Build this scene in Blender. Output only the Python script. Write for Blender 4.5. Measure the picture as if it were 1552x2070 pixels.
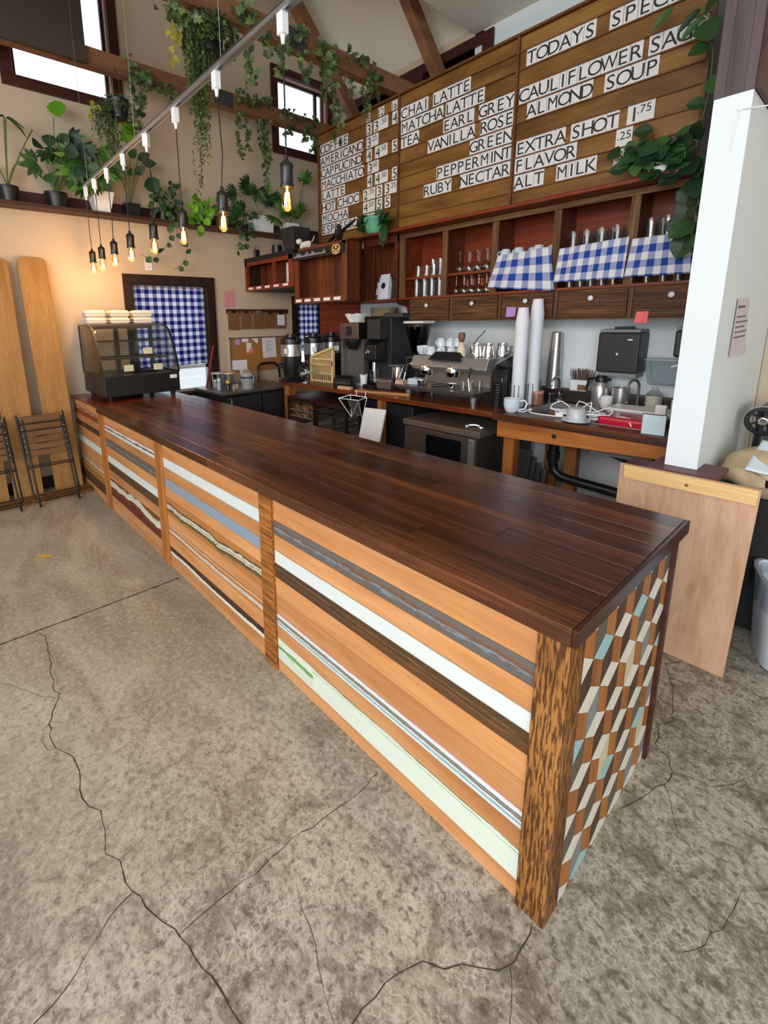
import bpy, bmesh, math, random
from mathutils import Vector, Matrix
from math import sin, cos, pi, radians
random.seed(7)
S = bpy.context.scene
C = S.collection
for o in list(bpy.data.objects): bpy.data.objects.remove(o)

# ---------------------------------------------------------------- camera
FP, PX, PY, EYE = 945.876, 645.405, 841.478, Vector((0, 0, 1.613))
RC = Matrix(((0.6369490, 0.7707352, -0.0162256), (0.1434375, -0.1391667, -0.9798257), (-0.7574442, 0.6217716, -0.1991943)))
cam_d = bpy.data.cameras.new('camera'); cam = bpy.data.objects.new('camera', cam_d); C.objects.link(cam)
cam_d.sensor_fit = 'VERTICAL'; cam_d.sensor_height = 24.0; cam_d.sensor_width = 24.0
cam_d.lens = FP / 2070 * 24.0
cam_d.shift_x = (776 - PX) / 2070; cam_d.shift_y = -(1035 - PY) / 2070
cam_d.clip_start = 0.05; cam_d.clip_end = 200
cam.matrix_world = Matrix(((RC[0][0], -RC[1][0], -RC[2][0], EYE[0]), (RC[0][1], -RC[1][1], -RC[2][1], EYE[1]), (RC[0][2], -RC[1][2], -RC[2][2], EYE[2]), (0, 0, 0, 1)))
S.camera = cam
def ray(u, v): return RC.transposed() @ Vector(((u - PX) / FP, (v - PY) / FP, 1))
def onz(u, v, z): d = ray(u, v); return EYE + d * ((z - EYE[2]) / d[2])
def ony(u, v, y): d = ray(u, v); return EYE + d * ((y - EYE[1]) / d[1])
def onx(u, v, x): d = ray(u, v); return EYE + d * ((x - EYE[0]) / d[0])

# ---------------------------------------------------------------- world, light, exposure
S.view_settings.view_transform = 'Standard'; S.view_settings.look = 'None'
S.view_settings.exposure = 0.0; S.view_settings.gamma = 1.0; S.view_settings.use_curve_mapping = False
W = bpy.data.worlds.new('sky'); S.world = W; W.use_nodes = True
_bg = W.node_tree.nodes['Background']; _bg.inputs[0].default_value = (0.86, 0.94, 1.0, 1); _bg.inputs[1].default_value = 1.6
def area(name, loc, target, sx, sy, power, col):
    l = bpy.data.lights.new(name, 'AREA'); l.shape = 'RECTANGLE'; l.size = sx; l.size_y = sy; l.energy = power; l.color = col
    o = bpy.data.objects.new(name, l); C.objects.link(o); o.location = loc
    o.rotation_euler = (Vector(target) - Vector(loc)).to_track_quat('-Z', 'Y').to_euler(); return o
area('daylight_front_windows', (1.0, -3.3, 1.8), (.3, .3, 0.6), 4.6, 2.2, 190, (0.94, 0.97, 1.0))
area('high_fill_back_wall', (-.6, -4.3, 3.3), (-1.8, 4.0, 1.25), 6.5, 1.2, 170, (0.94, 0.97, 1.0))  # unseen source, added high up to brighten the back wall
area('daylight_side_windows', (4.4, -.8, 1.75), (1.0, -.2, 0.6), 4.2, 2.2, 60, (0.94, 0.97, 1.0))

# ---------------------------------------------------------------- helpers
class MB:
    def __init__(s, org=(0, 0, 0)):
        s.bm = bmesh.new(); s.uv = s.bm.loops.layers.uv.new('UVMap'); s.o = Vector(org); s.m = 0
    def face(s, pts, uvs=None, m=None):
        vs = [s.bm.verts.new(Vector(p) - s.o) for p in pts]
        return s.vface(vs, uvs, m)
    def vface(s, vs, uvs=None, m=None):
        try: f = s.bm.faces.new(vs)
        except ValueError: return None
        f.material_index = s.m if m is None else m
        if uvs:
            for l, w in zip(f.loops, uvs): l[s.uv].uv = w
        return f
    def hexa(s, p, m=None):     # 8 points: bottom 0-3 ccw, top 4-7
        vs = [s.bm.verts.new(Vector(q) - s.o) for q in p]
        for q in ((3, 2, 1, 0), (4, 5, 6, 7), (0, 1, 5, 4), (1, 2, 6, 5), (2, 3, 7, 6), (3, 0, 4, 7)): s.vface([vs[i] for i in q], None, m)
        return s
    def box(s, x0, x1, y0, y1, z0, z1, m=None):
        return s.hexa(((x0, y0, z0), (x1, y0, z0), (x1, y1, z0), (x0, y1, z0), (x0, y0, z1), (x1, y0, z1), (x1, y1, z1), (x0, y1, z1)), m)
    def cbox(s, c, sx, sy, sz, rz=0, m=None, tilt=None):
        M = Matrix.Rotation(rz, 3, 'Z')
        if tilt: M = M @ Matrix.Rotation(tilt[1], 3, tilt[0])
        c = Vector(c)
        return s.hexa([c + M @ Vector((a * sx / 2, b * sy / 2, d * sz / 2)) for d in (-1, 1) for a, b in ((-1, -1), (1, -1), (1, 1), (-1, 1))], m)
    def bar(s, a, b, w, h, m=None, up=(0, 0, 1)):
        a = Vector(a); b = Vector(b); d = (b - a).normalized(); u = Vector(up)
        if abs(d.dot(u)) > .99: u = Vector((0, 1, 0))
        x = d.cross(u).normalized() * (w / 2); z = x.cross(d).normalized() * (h / 2)
        return s.hexa((a - x - z, a + x - z, b + x - z, b - x - z, a - x + z, a + x + z, b + x + z, b - x + z), m)
    def lathe(s, prof, c=(0, 0, 0), n=20, m=None, ax=None, ell=1.0):
        c = Vector(c); Q = Matrix.Identity(3)
        if ax is not None: Q = Vector((0, 0, 1)).rotation_difference(Vector(ax)).to_matrix()
        rings = []
        for r, z in prof:
            if r < 1e-6: rings.append([s.bm.verts.new(c + Q @ Vector((0, 0, z)) - s.o)])
            else: rings.append([s.bm.verts.new(c + Q @ Vector((r * cos(2 * pi * k / n), r * ell * sin(2 * pi * k / n), z)) - s.o) for k in range(n)])
        for i in range(len(rings) - 1):
            A, B = rings[i], rings[i + 1]
            for k in range(n):
                j = (k + 1) % n
                if len(A) == 1 and len(B) == 1: continue
                if len(A) == 1: s.vface((A[0], B[j], B[k]), None, m)
                elif len(B) == 1: s.vface((A[k], A[j], B[0]), None, m)
                else: s.vface((A[k], A[j], B[j], B[k]), None, m)
        return s
    def cyl(s, a, b, r, r2=None, n=12, m=None):
        a = Vector(a); b = Vector(b); L = (b - a).length; r2 = r if r2 is None else r2
        return s.lathe(((0, 0), (r, 0), (r2, L), (0, L)), a, n, m, (b - a).normalized())
    def tube(s, pts, r, n=6, m=None, r1=None):
        pts = [Vector(p) for p in pts]; rings = []; u = None
        for i, p in enumerate(pts):
            d = (pts[min(i + 1, len(pts) - 1)] - pts[max(i - 1, 0)])
            if d.length < 1e-9: d = Vector((0, 0, 1))
            d.normalize()
            if u is None: u = d.orthogonal().normalized()
            else:
                u = u - d * u.dot(d); u = u.normalized() if u.length > 1e-6 else d.orthogonal().normalized()
            w = d.cross(u); rr = r if r1 is None else r + (r1 - r) * i / max(1, len(pts) - 1)
            rings.append([s.bm.verts.new(p + (u * cos(2 * pi * k / n) + w * sin(2 * pi * k / n)) * rr - s.o) for k in range(n)])
        for A, B in zip(rings, rings[1:]):
            for k in range(n): s.vface((A[k], A[(k + 1) % n], B[(k + 1) % n], B[k]), None, m)
        s.vface(rings[0][::-1], None, m); s.vface(rings[-1], None, m)
        return s
    def grid(s, fn, nu, nv, m=None, us=1, vs=1):
        V = [[s.bm.verts.new(Vector(fn(i / nu, j / nv)) - s.o) for j in range(nv + 1)] for i in range(nu + 1)]
        for i in range(nu):
            for j in range(nv):
                q = ((i, j), (i + 1, j), (i + 1, j + 1), (i, j + 1))
                s.vface([V[a][b] for a, b in q], [(a / nu * us, b / nv * vs) for a, b in q], m)
        return s
    def prism(s, poly, a, b, axis='y', m=None):   # 2-D outline pushed from a to b along an axis
        def P(p, t): return {'y': (p[0], t, p[1]), 'x': (t, p[0], p[1]), 'z': (p[0], p[1], t)}[axis]
        A = [s.bm.verts.new(Vector(P(p, a)) - s.o) for p in poly]; B = [s.bm.verts.new(Vector(P(p, b)) - s.o) for p in poly]
        n = len(poly); s.vface(A[::-1], None, m); s.vface(B, None, m)
        for k in range(n): s.vface((A[k], A[(k + 1) % n], B[(k + 1) % n], B[k]), None, m)
        return s
    def build(s, name, mats, parent=None, smooth=None, bevel=0, thick=0, kind=None):
        bmesh.ops.recalc_face_normals(s.bm, faces=s.bm.faces[:])
        me = bpy.data.meshes.new(name); s.bm.to_mesh(me); s.bm.free()
        for q in (mats if isinstance(mats, (list, tuple)) else [mats]): me.materials.append(q)
        if smooth is not None:
            me.polygons.foreach_set('use_smooth', [True] * len(me.polygons)); me.set_sharp_from_angle(angle=radians(smooth))
        o = bpy.data.objects.new(name, me); C.objects.link(o)
        if parent is not None: o.parent = parent
        else: o.location = s.o
        if thick:
            q = o.modifiers.new('solid', 'SOLIDIFY'); q.thickness = thick; q.offset = 0
        if bevel:
            q = o.modifiers.new('bevel', 'BEVEL'); q.width = bevel; q.segments = 2; q.limit_method = 'ANGLE'; q.angle_limit = radians(50)
        if kind: o['kind'] = kind
        return o
def thing(name, label, cat, loc=(0, 0, 0), rz=0, group=None):
    o = bpy.data.objects.new(name, None); C.objects.link(o); o.empty_display_size = .05
    o.location = loc; o.rotation_euler = (0, 0, rz); o['label'] = label; o['category'] = cat
    if group: o['group'] = group
    return o
def tag(o, label, cat, group=None):
    o['label'] = label; o['category'] = cat
    if group: o['group'] = group
    return o
def dup(root, loc, rz=None, label=None, group=None):
    r = root.copy(); C.objects.link(r); r.location = loc
    if rz is not None: r.rotation_euler = (0, 0, rz)
    if label: r['label'] = label
    if group: r['group'] = group
    for ch in list(root.children):
        c = ch.copy(); C.objects.link(c); c.parent = r
        for g in list(ch.children):
            d = g.copy(); C.objects.link(d); d.parent = c
    return r
_fc = {}
def text_mesh(txt, size, mat):
    k = (txt, size, mat.name)
    if k not in _fc:
        cu = bpy.data.curves.new('t', 'FONT'); cu.body = txt; cu.size = size; cu.align_x = 'CENTER'; cu.align_y = 'CENTER'; cu.extrude = .0004; cu.resolution_u = 4
        o = bpy.data.objects.new('t', cu); C.objects.link(o)
        dg = bpy.context.evaluated_depsgraph_get(); me = bpy.data.meshes.new_from_object(o.evaluated_get(dg))
        bpy.data.objects.remove(o); me.materials.clear(); me.materials.append(mat); me.name = 'lettering'
        xs = [v.co.x for v in me.vertices] or [0]; ys = [v.co.y for v in me.vertices] or [0]
        cx, cy = (min(xs) + max(xs)) / 2, (min(ys) + max(ys)) / 2
        for v in me.vertices: v.co.x -= cx; v.co.y -= cy
        _fc[k] = me
    return _fc[k]
def text(name, txt, size, mat, parent, loc, rot=(pi / 2, 0, 0), sx=1.0):
    o = bpy.data.objects.new(name, text_mesh(txt, size, mat)); C.objects.link(o); o.parent = parent
    o.location = loc; o.rotation_euler = rot; o.scale = (sx, 1, 1); return o

# ---------------------------------------------------------------- materials
class NT:
    def __init__(s, name):
        s.mat = bpy.data.materials.new(name); s.mat.use_nodes = True; s.t = s.mat.node_tree; s.b = s.t.nodes['Principled BSDF']
    def n(s, typ, **kw):
        q = s.t.nodes.new(typ)
        for k, v in kw.items(): setattr(q, k, v)
        return q
    def l(s, a, b): s.t.links.new(a, b)
    def math(s, op, a, b=None):
        q = s.n('ShaderNodeMath', operation=op)
        for i, v in enumerate((a, b)):
            if v is None: continue
            if isinstance(v, (int, float)): q.inputs[i].default_value = v
            else: s.l(v, q.inputs[i])
        return q.outputs[0]
    def mix(s, fac, a, b, mode='MIX'):
        q = s.n('ShaderNodeMix', data_type='RGBA', blend_type=mode)
        for sock, v in ((q.inputs[0], fac), (q.inputs[6], a), (q.inputs[7], b)):
            if isinstance(v, (int, float)): sock.default_value = v
            elif isinstance(v, (tuple, list)): sock.default_value = (*v[:3], 1)
            else: s.l(v, sock)
        return q.outputs[2]
    def noise(s, vec, scale, detail=4, rough=.55, dist=0, out=0):
        q = s.n('ShaderNodeTexNoise'); q.inputs['Scale'].default_value = scale; q.inputs['Detail'].default_value = detail
        q.inputs['Roughness'].default_value = rough; q.inputs['Distortion'].default_value = dist
        if vec is not None: s.l(vec, q.inputs['Vector'])
        return q.outputs[out]
    def ramp(s, fac, stops, interp='LINEAR'):
        q = s.n('ShaderNodeValToRGB'); r = q.color_ramp; r.interpolation = interp
        while len(r.elements) < len(stops): r.elements.new(.5)
        for e, (p, c) in zip(r.elements, stops):
            e.position = p; e.color = (c, c, c, 1) if isinstance(c, (int, float)) else (*c[:3], 1)
        s.l(fac, q.inputs[0]); return q.outputs[0]
    def obj(s, scale=(1, 1, 1), isl=0):
        tc = s.n('ShaderNodeTexCoord'); mp = s.n('ShaderNodeMapping'); mp.inputs['Scale'].default_value = scale
        s.l(tc.outputs['Object'], mp.inputs[0]); v = mp.outputs[0]
        if isl:
            g = s.n('ShaderNodeNewGeometry'); a = s.n('ShaderNodeVectorMath', operation='MULTIPLY_ADD')
            cb = s.n('ShaderNodeCombineXYZ'); m1 = s.math('MULTIPLY', g.outputs['Random Per Island'], 37.0)
            for i in range(3): s.l(m1, cb.inputs[i])
            a2 = s.n('ShaderNodeVectorMath', operation='ADD'); s.l(v, a2.inputs[0]); s.l(cb.outputs[0], a2.inputs[1]); v = a2.outputs[0]
            s.isl = g.outputs['Random Per Island']
        return v
    def bump(s, h, strength=.2, dist=.01):
        q = s.n('ShaderNodeBump'); q.inputs['Strength'].default_value = strength; q.inputs['Distance'].default_value = dist
        s.l(h, q.inputs['Height']); s.l(q.outputs[0], s.b.inputs['Normal'])
    def fin(s, col, rough=.5, metal=0, spec=None):
        if isinstance(col, (tuple, list)): s.b.inputs['Base Color'].default_value = (*col[:3], 1)
        else: s.l(col, s.b.inputs['Base Color'])
        if isinstance(rough, (int, float)): s.b.inputs['Roughness'].default_value = rough
        else: s.l(rough, s.b.inputs['Roughness'])
        s.b.inputs['Metallic'].default_value = metal
        if spec is not None: s.b.inputs['Specular IOR Level'].default_value = spec
        return s.mat
def h(x):   # sRGB hex -> linear
    v = [int(x[i:i + 2], 16) / 255 for i in (0, 2, 4)]
    return tuple(c / 12.92 if c <= .04045 else ((c + .055) / 1.055) ** 2.4 for c in v)
def plain(name, col, rough=.5, metal=0, var=.12, sc=6, spec=None, bump=0):
    t = NT(name); c = h(col) if isinstance(col, str) else col
    v = t.obj(); f = t.noise(v, sc, 4)
    k = t.mix(f, tuple(x * (1 - var) for x in c), tuple(min(1, x * (1 + var)) for x in c))
    if bump: t.bump(t.noise(v, sc * 12, 3), bump, .002)
    return t.fin(k, rough, metal, spec)
def wood(name, dark, mid, light, ax='x', rough=.5, across=14, along=1.0, fine=.35, isl=.25, spec=.4, bump=.15, knots=0, fl=4, th=(.42, .56)):
    t = NT(name); sc = [across] * 3; sc['xyz'.index(ax)] = along
    v = t.obj(sc, 1)
    n1 = t.noise(v, 1.0, 5, .6, .6)
    base = t.ramp(n1, ((.25, h(dark)), (.5, h(mid)), (.75, h(light))))
    sc2 = [170] * 3; sc2['xyz'.index(ax)] = fl
    n2 = t.noise(t.obj(sc2, 1), 1.0, 3, .6)
    line = t.ramp(n2, ((th[0], 1.0), (th[1], 0.0)))
    col = t.mix(t.math('MULTIPLY', line, fine), base, h(dark))
    val = t.math('ADD', t.math('MULTIPLY', t.isl, isl), 1 - isl * .5)
    hsv = t.n('ShaderNodeHueSaturation'); t.l(val, hsv.inputs['Value']); t.l(col, hsv.inputs['Color']); col = hsv.outputs[0]
    if knots:
        vk = t.n('ShaderNodeTexVoronoi'); vk.inputs['Scale'].default_value = knots; t.l(t.obj(), vk.inputs['Vector'])
        col = t.mix(t.ramp(vk.outputs['Distance'], ((.03, .8), (.07, 0.0))), col, tuple(c * .35 for c in h(dark)))
    if bump: t.bump(n2, bump, .002)
    return t.fin(col, rough, 0, spec)
def metal(name, col, rough=.25, var=.1, brushed=None):
    t = NT(name); c = h(col); v = t.obj(brushed or (3, 3, 3)); f = t.noise(v, 2, 3)
    t.l(t.math('ADD', t.math('MULTIPLY', f, .15), rough - .07), t.b.inputs['Roughness'])
    m = t.fin(t.mix(f, tuple(x * (1 - var) for x in c), c), rough, 1)
    t.l(t.math('ADD', t.math('MULTIPLY', f, .15), max(.02, rough - .07)), t.b.inputs['Roughness']); return m
def glass(name, tint=(1, 1, 1), refl=.12, rough=.02):
    t = NT(name); nt = t.t; out = nt.nodes['Material Output']
    tr = t.n('ShaderNodeBsdfTransparent'); tr.inputs[0].default_value = (*tint, 1)
    gl = t.n('ShaderNodeBsdfGlossy'); gl.inputs['Roughness'].default_value = rough
    fr = t.n('ShaderNodeLayerWeight'); fr.inputs[0].default_value = .5
    f = t.math('ADD', t.math('MULTIPLY', t.math('POWER', fr.outputs['Facing'], 3.0), .55), refl * .4)
    mx = t.n('ShaderNodeMixShader'); t.l(f, mx.inputs[0]); t.l(tr.outputs[0], mx.inputs[1]); t.l(gl.outputs[0], mx.inputs[2])
    nt.nodes.remove(t.b); t.l(mx.outputs[0], out.inputs[0]); return t.mat
def leafmat(name, a, b, c, trans=.25, rough=.45):
    t = NT(name); v = t.obj((1, 1, 1), 1)
    f = t.math('ADD', t.math('MULTIPLY', t.isl, .8), t.math('MULTIPLY', t.noise(v, 40, 2), .2))
    col = t.ramp(f, ((.1, h(a)), (.5, h(b)), (.92, h(c))))
    t.fin(col, rough, 0, .4)
    td = t.n('ShaderNodeBsdfTranslucent'); t.l(col, td.inputs[0]); mx = t.n('ShaderNodeMixShader'); mx.inputs[0].default_value = trans
    t.l(t.b.outputs[0], mx.inputs[1]); t.l(td.outputs[0], mx.inputs[2]); t.l(mx.outputs[0], t.t.nodes['Material Output'].inputs[0]); return t.mat
def gingham(name, nu, nv, blue, trans=0.0, white='eef2fa'):
    t = NT(name); uv = t.n('ShaderNodeUVMap'); sp = t.n('ShaderNodeSeparateXYZ'); t.l(uv.outputs[0], sp.inputs[0])
    a = t.math('GREATER_THAN', t.math('FRACT', t.math('MULTIPLY', sp.outputs[0], nu)), .5)
    b = t.math('GREATER_THAN', t.math('FRACT', t.math('MULTIPLY', sp.outputs[1], nv)), .5)
    f = t.math('MULTIPLY', t.math('ADD', a, b), .5)
    bl = h(blue); wh = h(white); mid = tuple(x * .42 + y * .58 for x, y in zip(wh, bl))
    col = t.ramp(f, ((.0, wh), (.3, mid), (.8, bl)), 'CONSTANT')
    wv = t.noise(t.obj(), 400, 2); col = t.mix(t.math('MULTIPLY', wv, .2), col, (0, 0, 0.02)); t.bump(wv, .1, .001)
    t.fin(col, .85, 0, .1)
    if trans:
        td = t.n('ShaderNodeBsdfTranslucent'); t.l(col, td.inputs[0]); mx = t.n('ShaderNodeMixShader'); mx.inputs[0].default_value = trans
        t.l(t.b.outputs[0], mx.inputs[1]); t.l(td.outputs[0], mx.inputs[2]); t.l(mx.outputs[0], t.t.nodes['Material Output'].inputs[0])
    return t.mat
def emit(name, col, strength):
    t = NT(name); e = t.n('ShaderNodeEmission'); e.inputs[0].default_value = (*col, 1); e.inputs[1].default_value = strength
    t.t.nodes.remove(t.b); t.l(e.outputs[0], t.t.nodes['Material Output'].inputs[0]); return t.mat
def striped(name, stops, amt=.3, su=6, sv=3, rough=.55, wob=0, grain=True):
    """plank paint: bands across the board (UV v) with ragged edges"""
    t = NT(name); uv = t.n('ShaderNodeUVMap'); sp = t.n('ShaderNodeSeparateXYZ'); t.l(uv.outputs[0], sp.inputs[0])
    mp = t.n('ShaderNodeMapping'); mp.inputs['Scale'].default_value = (su, sv, 1); t.l(uv.outputs[0], mp.inputs[0])
    nz = t.noise(mp.outputs[0], 2.0, 6, .68, .4)
    f = t.math('ADD', sp.outputs[1], t.math('MULTIPLY', t.math('SUBTRACT', nz, .5), amt))
    if wob:
        m2 = t.n('ShaderNodeMapping'); m2.inputs['Scale'].default_value = (wob, 0, 0); t.l(uv.outputs[0], m2.inputs[0])
        f = t.math('ADD', f, t.math('MULTIPLY', t.math('SUBTRACT', t.noise(m2.outputs[0], 1.5, 2), .5), 1.1))
    col = t.ramp(f, [(p, h(c)) for p, c in stops], 'CONSTANT')
    m3 = t.n('ShaderNodeMapping'); m3.inputs['Scale'].default_value = (8, 60, 1); t.l(uv.outputs[0], m3.inputs[0])
    g = t.noise(m3.outputs[0], 1.0, 4); col = t.mix(t.math('MULTIPLY', g, .35), col, tuple(x * .5 for x in h('6b4426')))
    t.bump(g, .15, .002)
    return t.fin(col, rough, 0, .4)

FIR = dict(dark='8a5227', mid='b97c44', light='cf9659')
M = {}
M['fir_x'] = wood('orange_fir_boards', 'a4693c', 'c68a56', 'd9a271', 'x', .42, 10, 1.2, .22, .3, .4, .1, 3.2)
M['fir_z'] = wood('orange_fir_upright', '7a481f', 'a9692f', 'c58a4c', 'z', .5, 14, 1.2, .4, .3)
M['rough_post'] = wood('rough_sawn_fir_post', '3f2410', '97642f', 'b07a42', 'z', .65, 5, 1.5, .9, .1, .3, .6, 0, 16, (.46, .53))
M['saw_post'] = wood('band_sawn_fir_post', '5b3414', 'a2652b', 'bf8242', 'x', .6, 30, 4.0, .8, .2, .3, .4)
M['white_paint'] = plain('weathered_white_paint', 'dfe7e4', .5, 0, .1, 14)
M['worktop'] = wood('dark_varnished_plank_top', '2c160c', '55301c', '7c4a28', 'x', .2, 12, .8, .5, 1.0, .5, .22)
M['worktop_end'] = wood('dark_varnished_edge', '221009', '3c1b11', '55291a', 'y', .3, 14, 1, .5, .5)
M['red_top'] = wood('red_brown_top', '4a170c', '6e2917', '85391f', 'y', .22, 10, .8, .4, .4)
M['rough_top'] = wood('worn_brown_slab', '2e150a', '542d17', '704020', 'x', .35, 14, 1, .6, .5, .5, .4)
M['apron'] = wood('orange_apron_plank', '6e3a17', 'a9662d', 'c07c3c', 'x', .5, 9, .7, .3, .2)
M['leg_fir'] = wood('fir_leg', '6b3d1a', '9c602c', 'b57839', 'z', .5, 12, 1, .4, .2)
M['cab_red'] = wood('red_stained_ply', '5a1d0e', '7d3015', '94421e', 'x', .42, 10, .8, .35, .1)
M['cab_red_z'] = wood('red_brown_tongue_boards', '3f1a0f', '6b3019', '824021', 'z', .45, 12, .8, .5, .6)
M['cab_bead'] = wood('beadboard_brown', '3a1c0e', '70391b', '8a4c25', 'z', .45, 14, .8, .5, .7)
M['grey_frame'] = wood('weathered_brown_frame', '3d2817', '6d5033', '8a6a48', 'x', .6, 16, 1, .7, .3, .3, .4)
M['grey_frame_z'] = wood('weathered_brown_stile', '3d2817', '6b4d30', '896746', 'z', .6, 16, 1, .7, .3, .3, .4)
M['drawer'] = wood('rough_brown_drawer_front', '2e1b0e', '5d3d22', '7d5936', 'x', .6, 22, 1.5, .8, .5, .3, .5)
M['board'] = wood('golden_brown_ply_slats', '4f3416', '7d5628', '987038', 'x', .38, 7, 1.6, .25, .35)
M['rail'] = wood('brown_rail', '4a2c15', '6f4826', '7f562f', 'x', .45, 14, 1, .4, .2)
M['beam'] = wood('brown_roof_beam', '60402a', '845a3c', '976c4c', 'y', .6, 9, .7, .4, .2)
M['dark_trim'] = wood('dark_red_brown_trim', '2a100c', '44201a', '55281f', 'y', .45, 14, 1, .3, .2)
M['door_trim'] = wood('very_dark_brown_trim', '1a100b', '2a1a12', '352117', 'z', .5, 14, 1, .3, .2)
M['maroon'] = plain('maroon_paint', '5a2a30', .45, 0, .15, 8)
M['plank_pine'] = wood('knotty_pine_plank', '7d5529', 'a67a43', 'bd9055', 'z', .5, 9, .6, .35, .25, .35, .15, 7)
M['plywood'] = wood('pinkish_plywood', 'a87f60', 'c49d80', 'd2ae93', 'z', .55, 16, 2.4, .2, .05)
M['pine_light'] = wood('pale_pine_cleat', 'c99f63', 'e0bd84', 'ebcd9a', 'x', .5, 16, .7, .35, .1)
M['blond'] = wood('blond_balsa', 'b99f6c', 'd4bd8a', 'e2cf9f', 'z', .55, 18, 1, .3, .25)
M['slat_brown'] = wood('brown_chair_slat', '4a2f1a', '6e4c2e', '7f5b3a', 'y', .55, 14, 1, .4, .3)
M['wall_cream'] = plain('cream_wall_paint', 'c4b29b', .7, 0, .04, 2.5, .2, .15)
M['wall_white'] = plain('white_wall_paint', 'dde6ea', .65, 0, .03, 2.5, .2, .1)
M['ceil'] = plain('off_white_ceiling', 'd8d2c6', .8, 0, .03, 3, .1, .15)
M['black'] = plain('black_metal', '141415', .4, 0, .2, 8)
M['blackp'] = plain('black_plastic', '18191b', .35, 0, .2, 8)
M['blackm'] = plain('matte_black', '121213', .7, 0, .2, 8)
M['char'] = plain('charcoal_body', '26272b', .45, 0, .15, 8)
M['darkgrey'] = plain('dark_grey', '3b3b3d', .5, 0, .15, 8)
M['grey'] = plain('mid_grey', '85888c', .5, 0, .1, 8)
M['steel'] = plain('brushed_steel', 'b9babb', .27, .75)
M['steel_d'] = plain('dark_steel', '77726e', .34, .6)
M['chrome'] = metal('chrome', 'e6e6e8', .08)
M['alu'] = metal('white_aluminium_track', 'd8dbe0', .4)
M['whitepl'] = plain('white_plastic', 'e6e9ec', .4, 0, .03, 8)
M['paper'] = plain('white_paper', 'e3e5ea', .75, 0, .05, 8)
M['papercup'] = plain('white_paper_cup', 'e3eaf2', .55, 0, .03, 8)
M['china'] = plain('pale_blue_white_china', 'cfdde9', .18, 0, .03, 8)
M['foam'] = plain('white_foam', 'e0dcd3', .7, 0, .04, 20, None, .1)
M['ink'] = plain('black_lettering', '1d1e22', .5, 0, .1, 8)
M['tile'] = plain('white_letter_tile', 'dcdee0', .22, 0, .03, 10)
M['pink'] = plain('pink_paper', 'd08d96', .8, 0, .1, 20)
M['purple'] = plain('lilac_note', 'b892d6', .75, 0, .06, 20)
M['coral'] = plain('coral_note', 'ec6f70', .75, 0, .06, 20)
M['masonite'] = plain('brown_hardboard', '7a5233', .6, 0, .12, 20)
M['cork'] = plain('cork_sheet', 'a3713f', .85, 0, .2, 60, .2, .3)
M['red'] = plain('red_plastic', 'b3142c', .25, 0, .1, 6)
M['clear'] = glass('clear_glass', (.97, .985, .98), .12)
M['pane'] = glass('window_glass', (.97, .99, 1.0), .05)
M['tubclear'] = glass('cloudy_plastic', (.8, .84, .86), .2, .25)
M['smoke'] = glass('smoked_plastic', (.35, .3, .28), .2, .05)
M['bulb'] = glass('amber_bulb_glass', (1.0, .78, .45), .15)
M['fil'] = emit('glowing_filament', (1.0, .55, .16), 45)
M['beans'] = plain('coffee_beans', '2d1810', .5, 0, .4, 120, None, .5)
M['terra'] = plain('green_glazed_pot', '5aa583', .35, 0, .15, 12)
M['soil'] = plain('potting_soil', '2a1d14', .95, 0, .4, 60, None, .4)
M['cord'] = plain('white_cord', 'e8ebf0', .45, 0, .03, 8)
M['burlap'] = plain('burlap_sacking', 'c0ab8c', .9, 0, .25, 18, .1, .4)
M['cloth'] = plain('pale_blue_cloth', 'd3e2ee', .85, 0, .05, 14, .1, .2)
M['peach'] = plain('peach_cloth', 'dcb9a2', .85, 0, .08, 14, .1, .2)
M['leaf_dark'] = leafmat('dark_green_leaf', '16301b', '27482a', '3f6a35', .2)
M['leaf_mid'] = leafmat('mid_green_leaf', '27481f', '45702f', '6d9a44', .3)
M['leaf_lime'] = leafmat('lime_leaf', '4f8a1c', '72b52a', '8fd03c', .45)
M['leaf_ivy'] = leafmat('ivy_leaf', '2b3f20', '4a6334', '768a52', .25)
M['leaf_yel'] = leafmat('yellow_leaf', '8a8f26', 'b3b032', 'cfc84c', .4)
M['leaf_grey'] = leafmat('grey_green_string_leaf', '33452c', '51683f', '92a06c', .2)
M['stem'] = plain('green_stem', '5b6b35', .6, 0, .2, 10)
M['stem_b'] = plain('brown_stem', '59462c', .7, 0, .2, 10)
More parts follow.
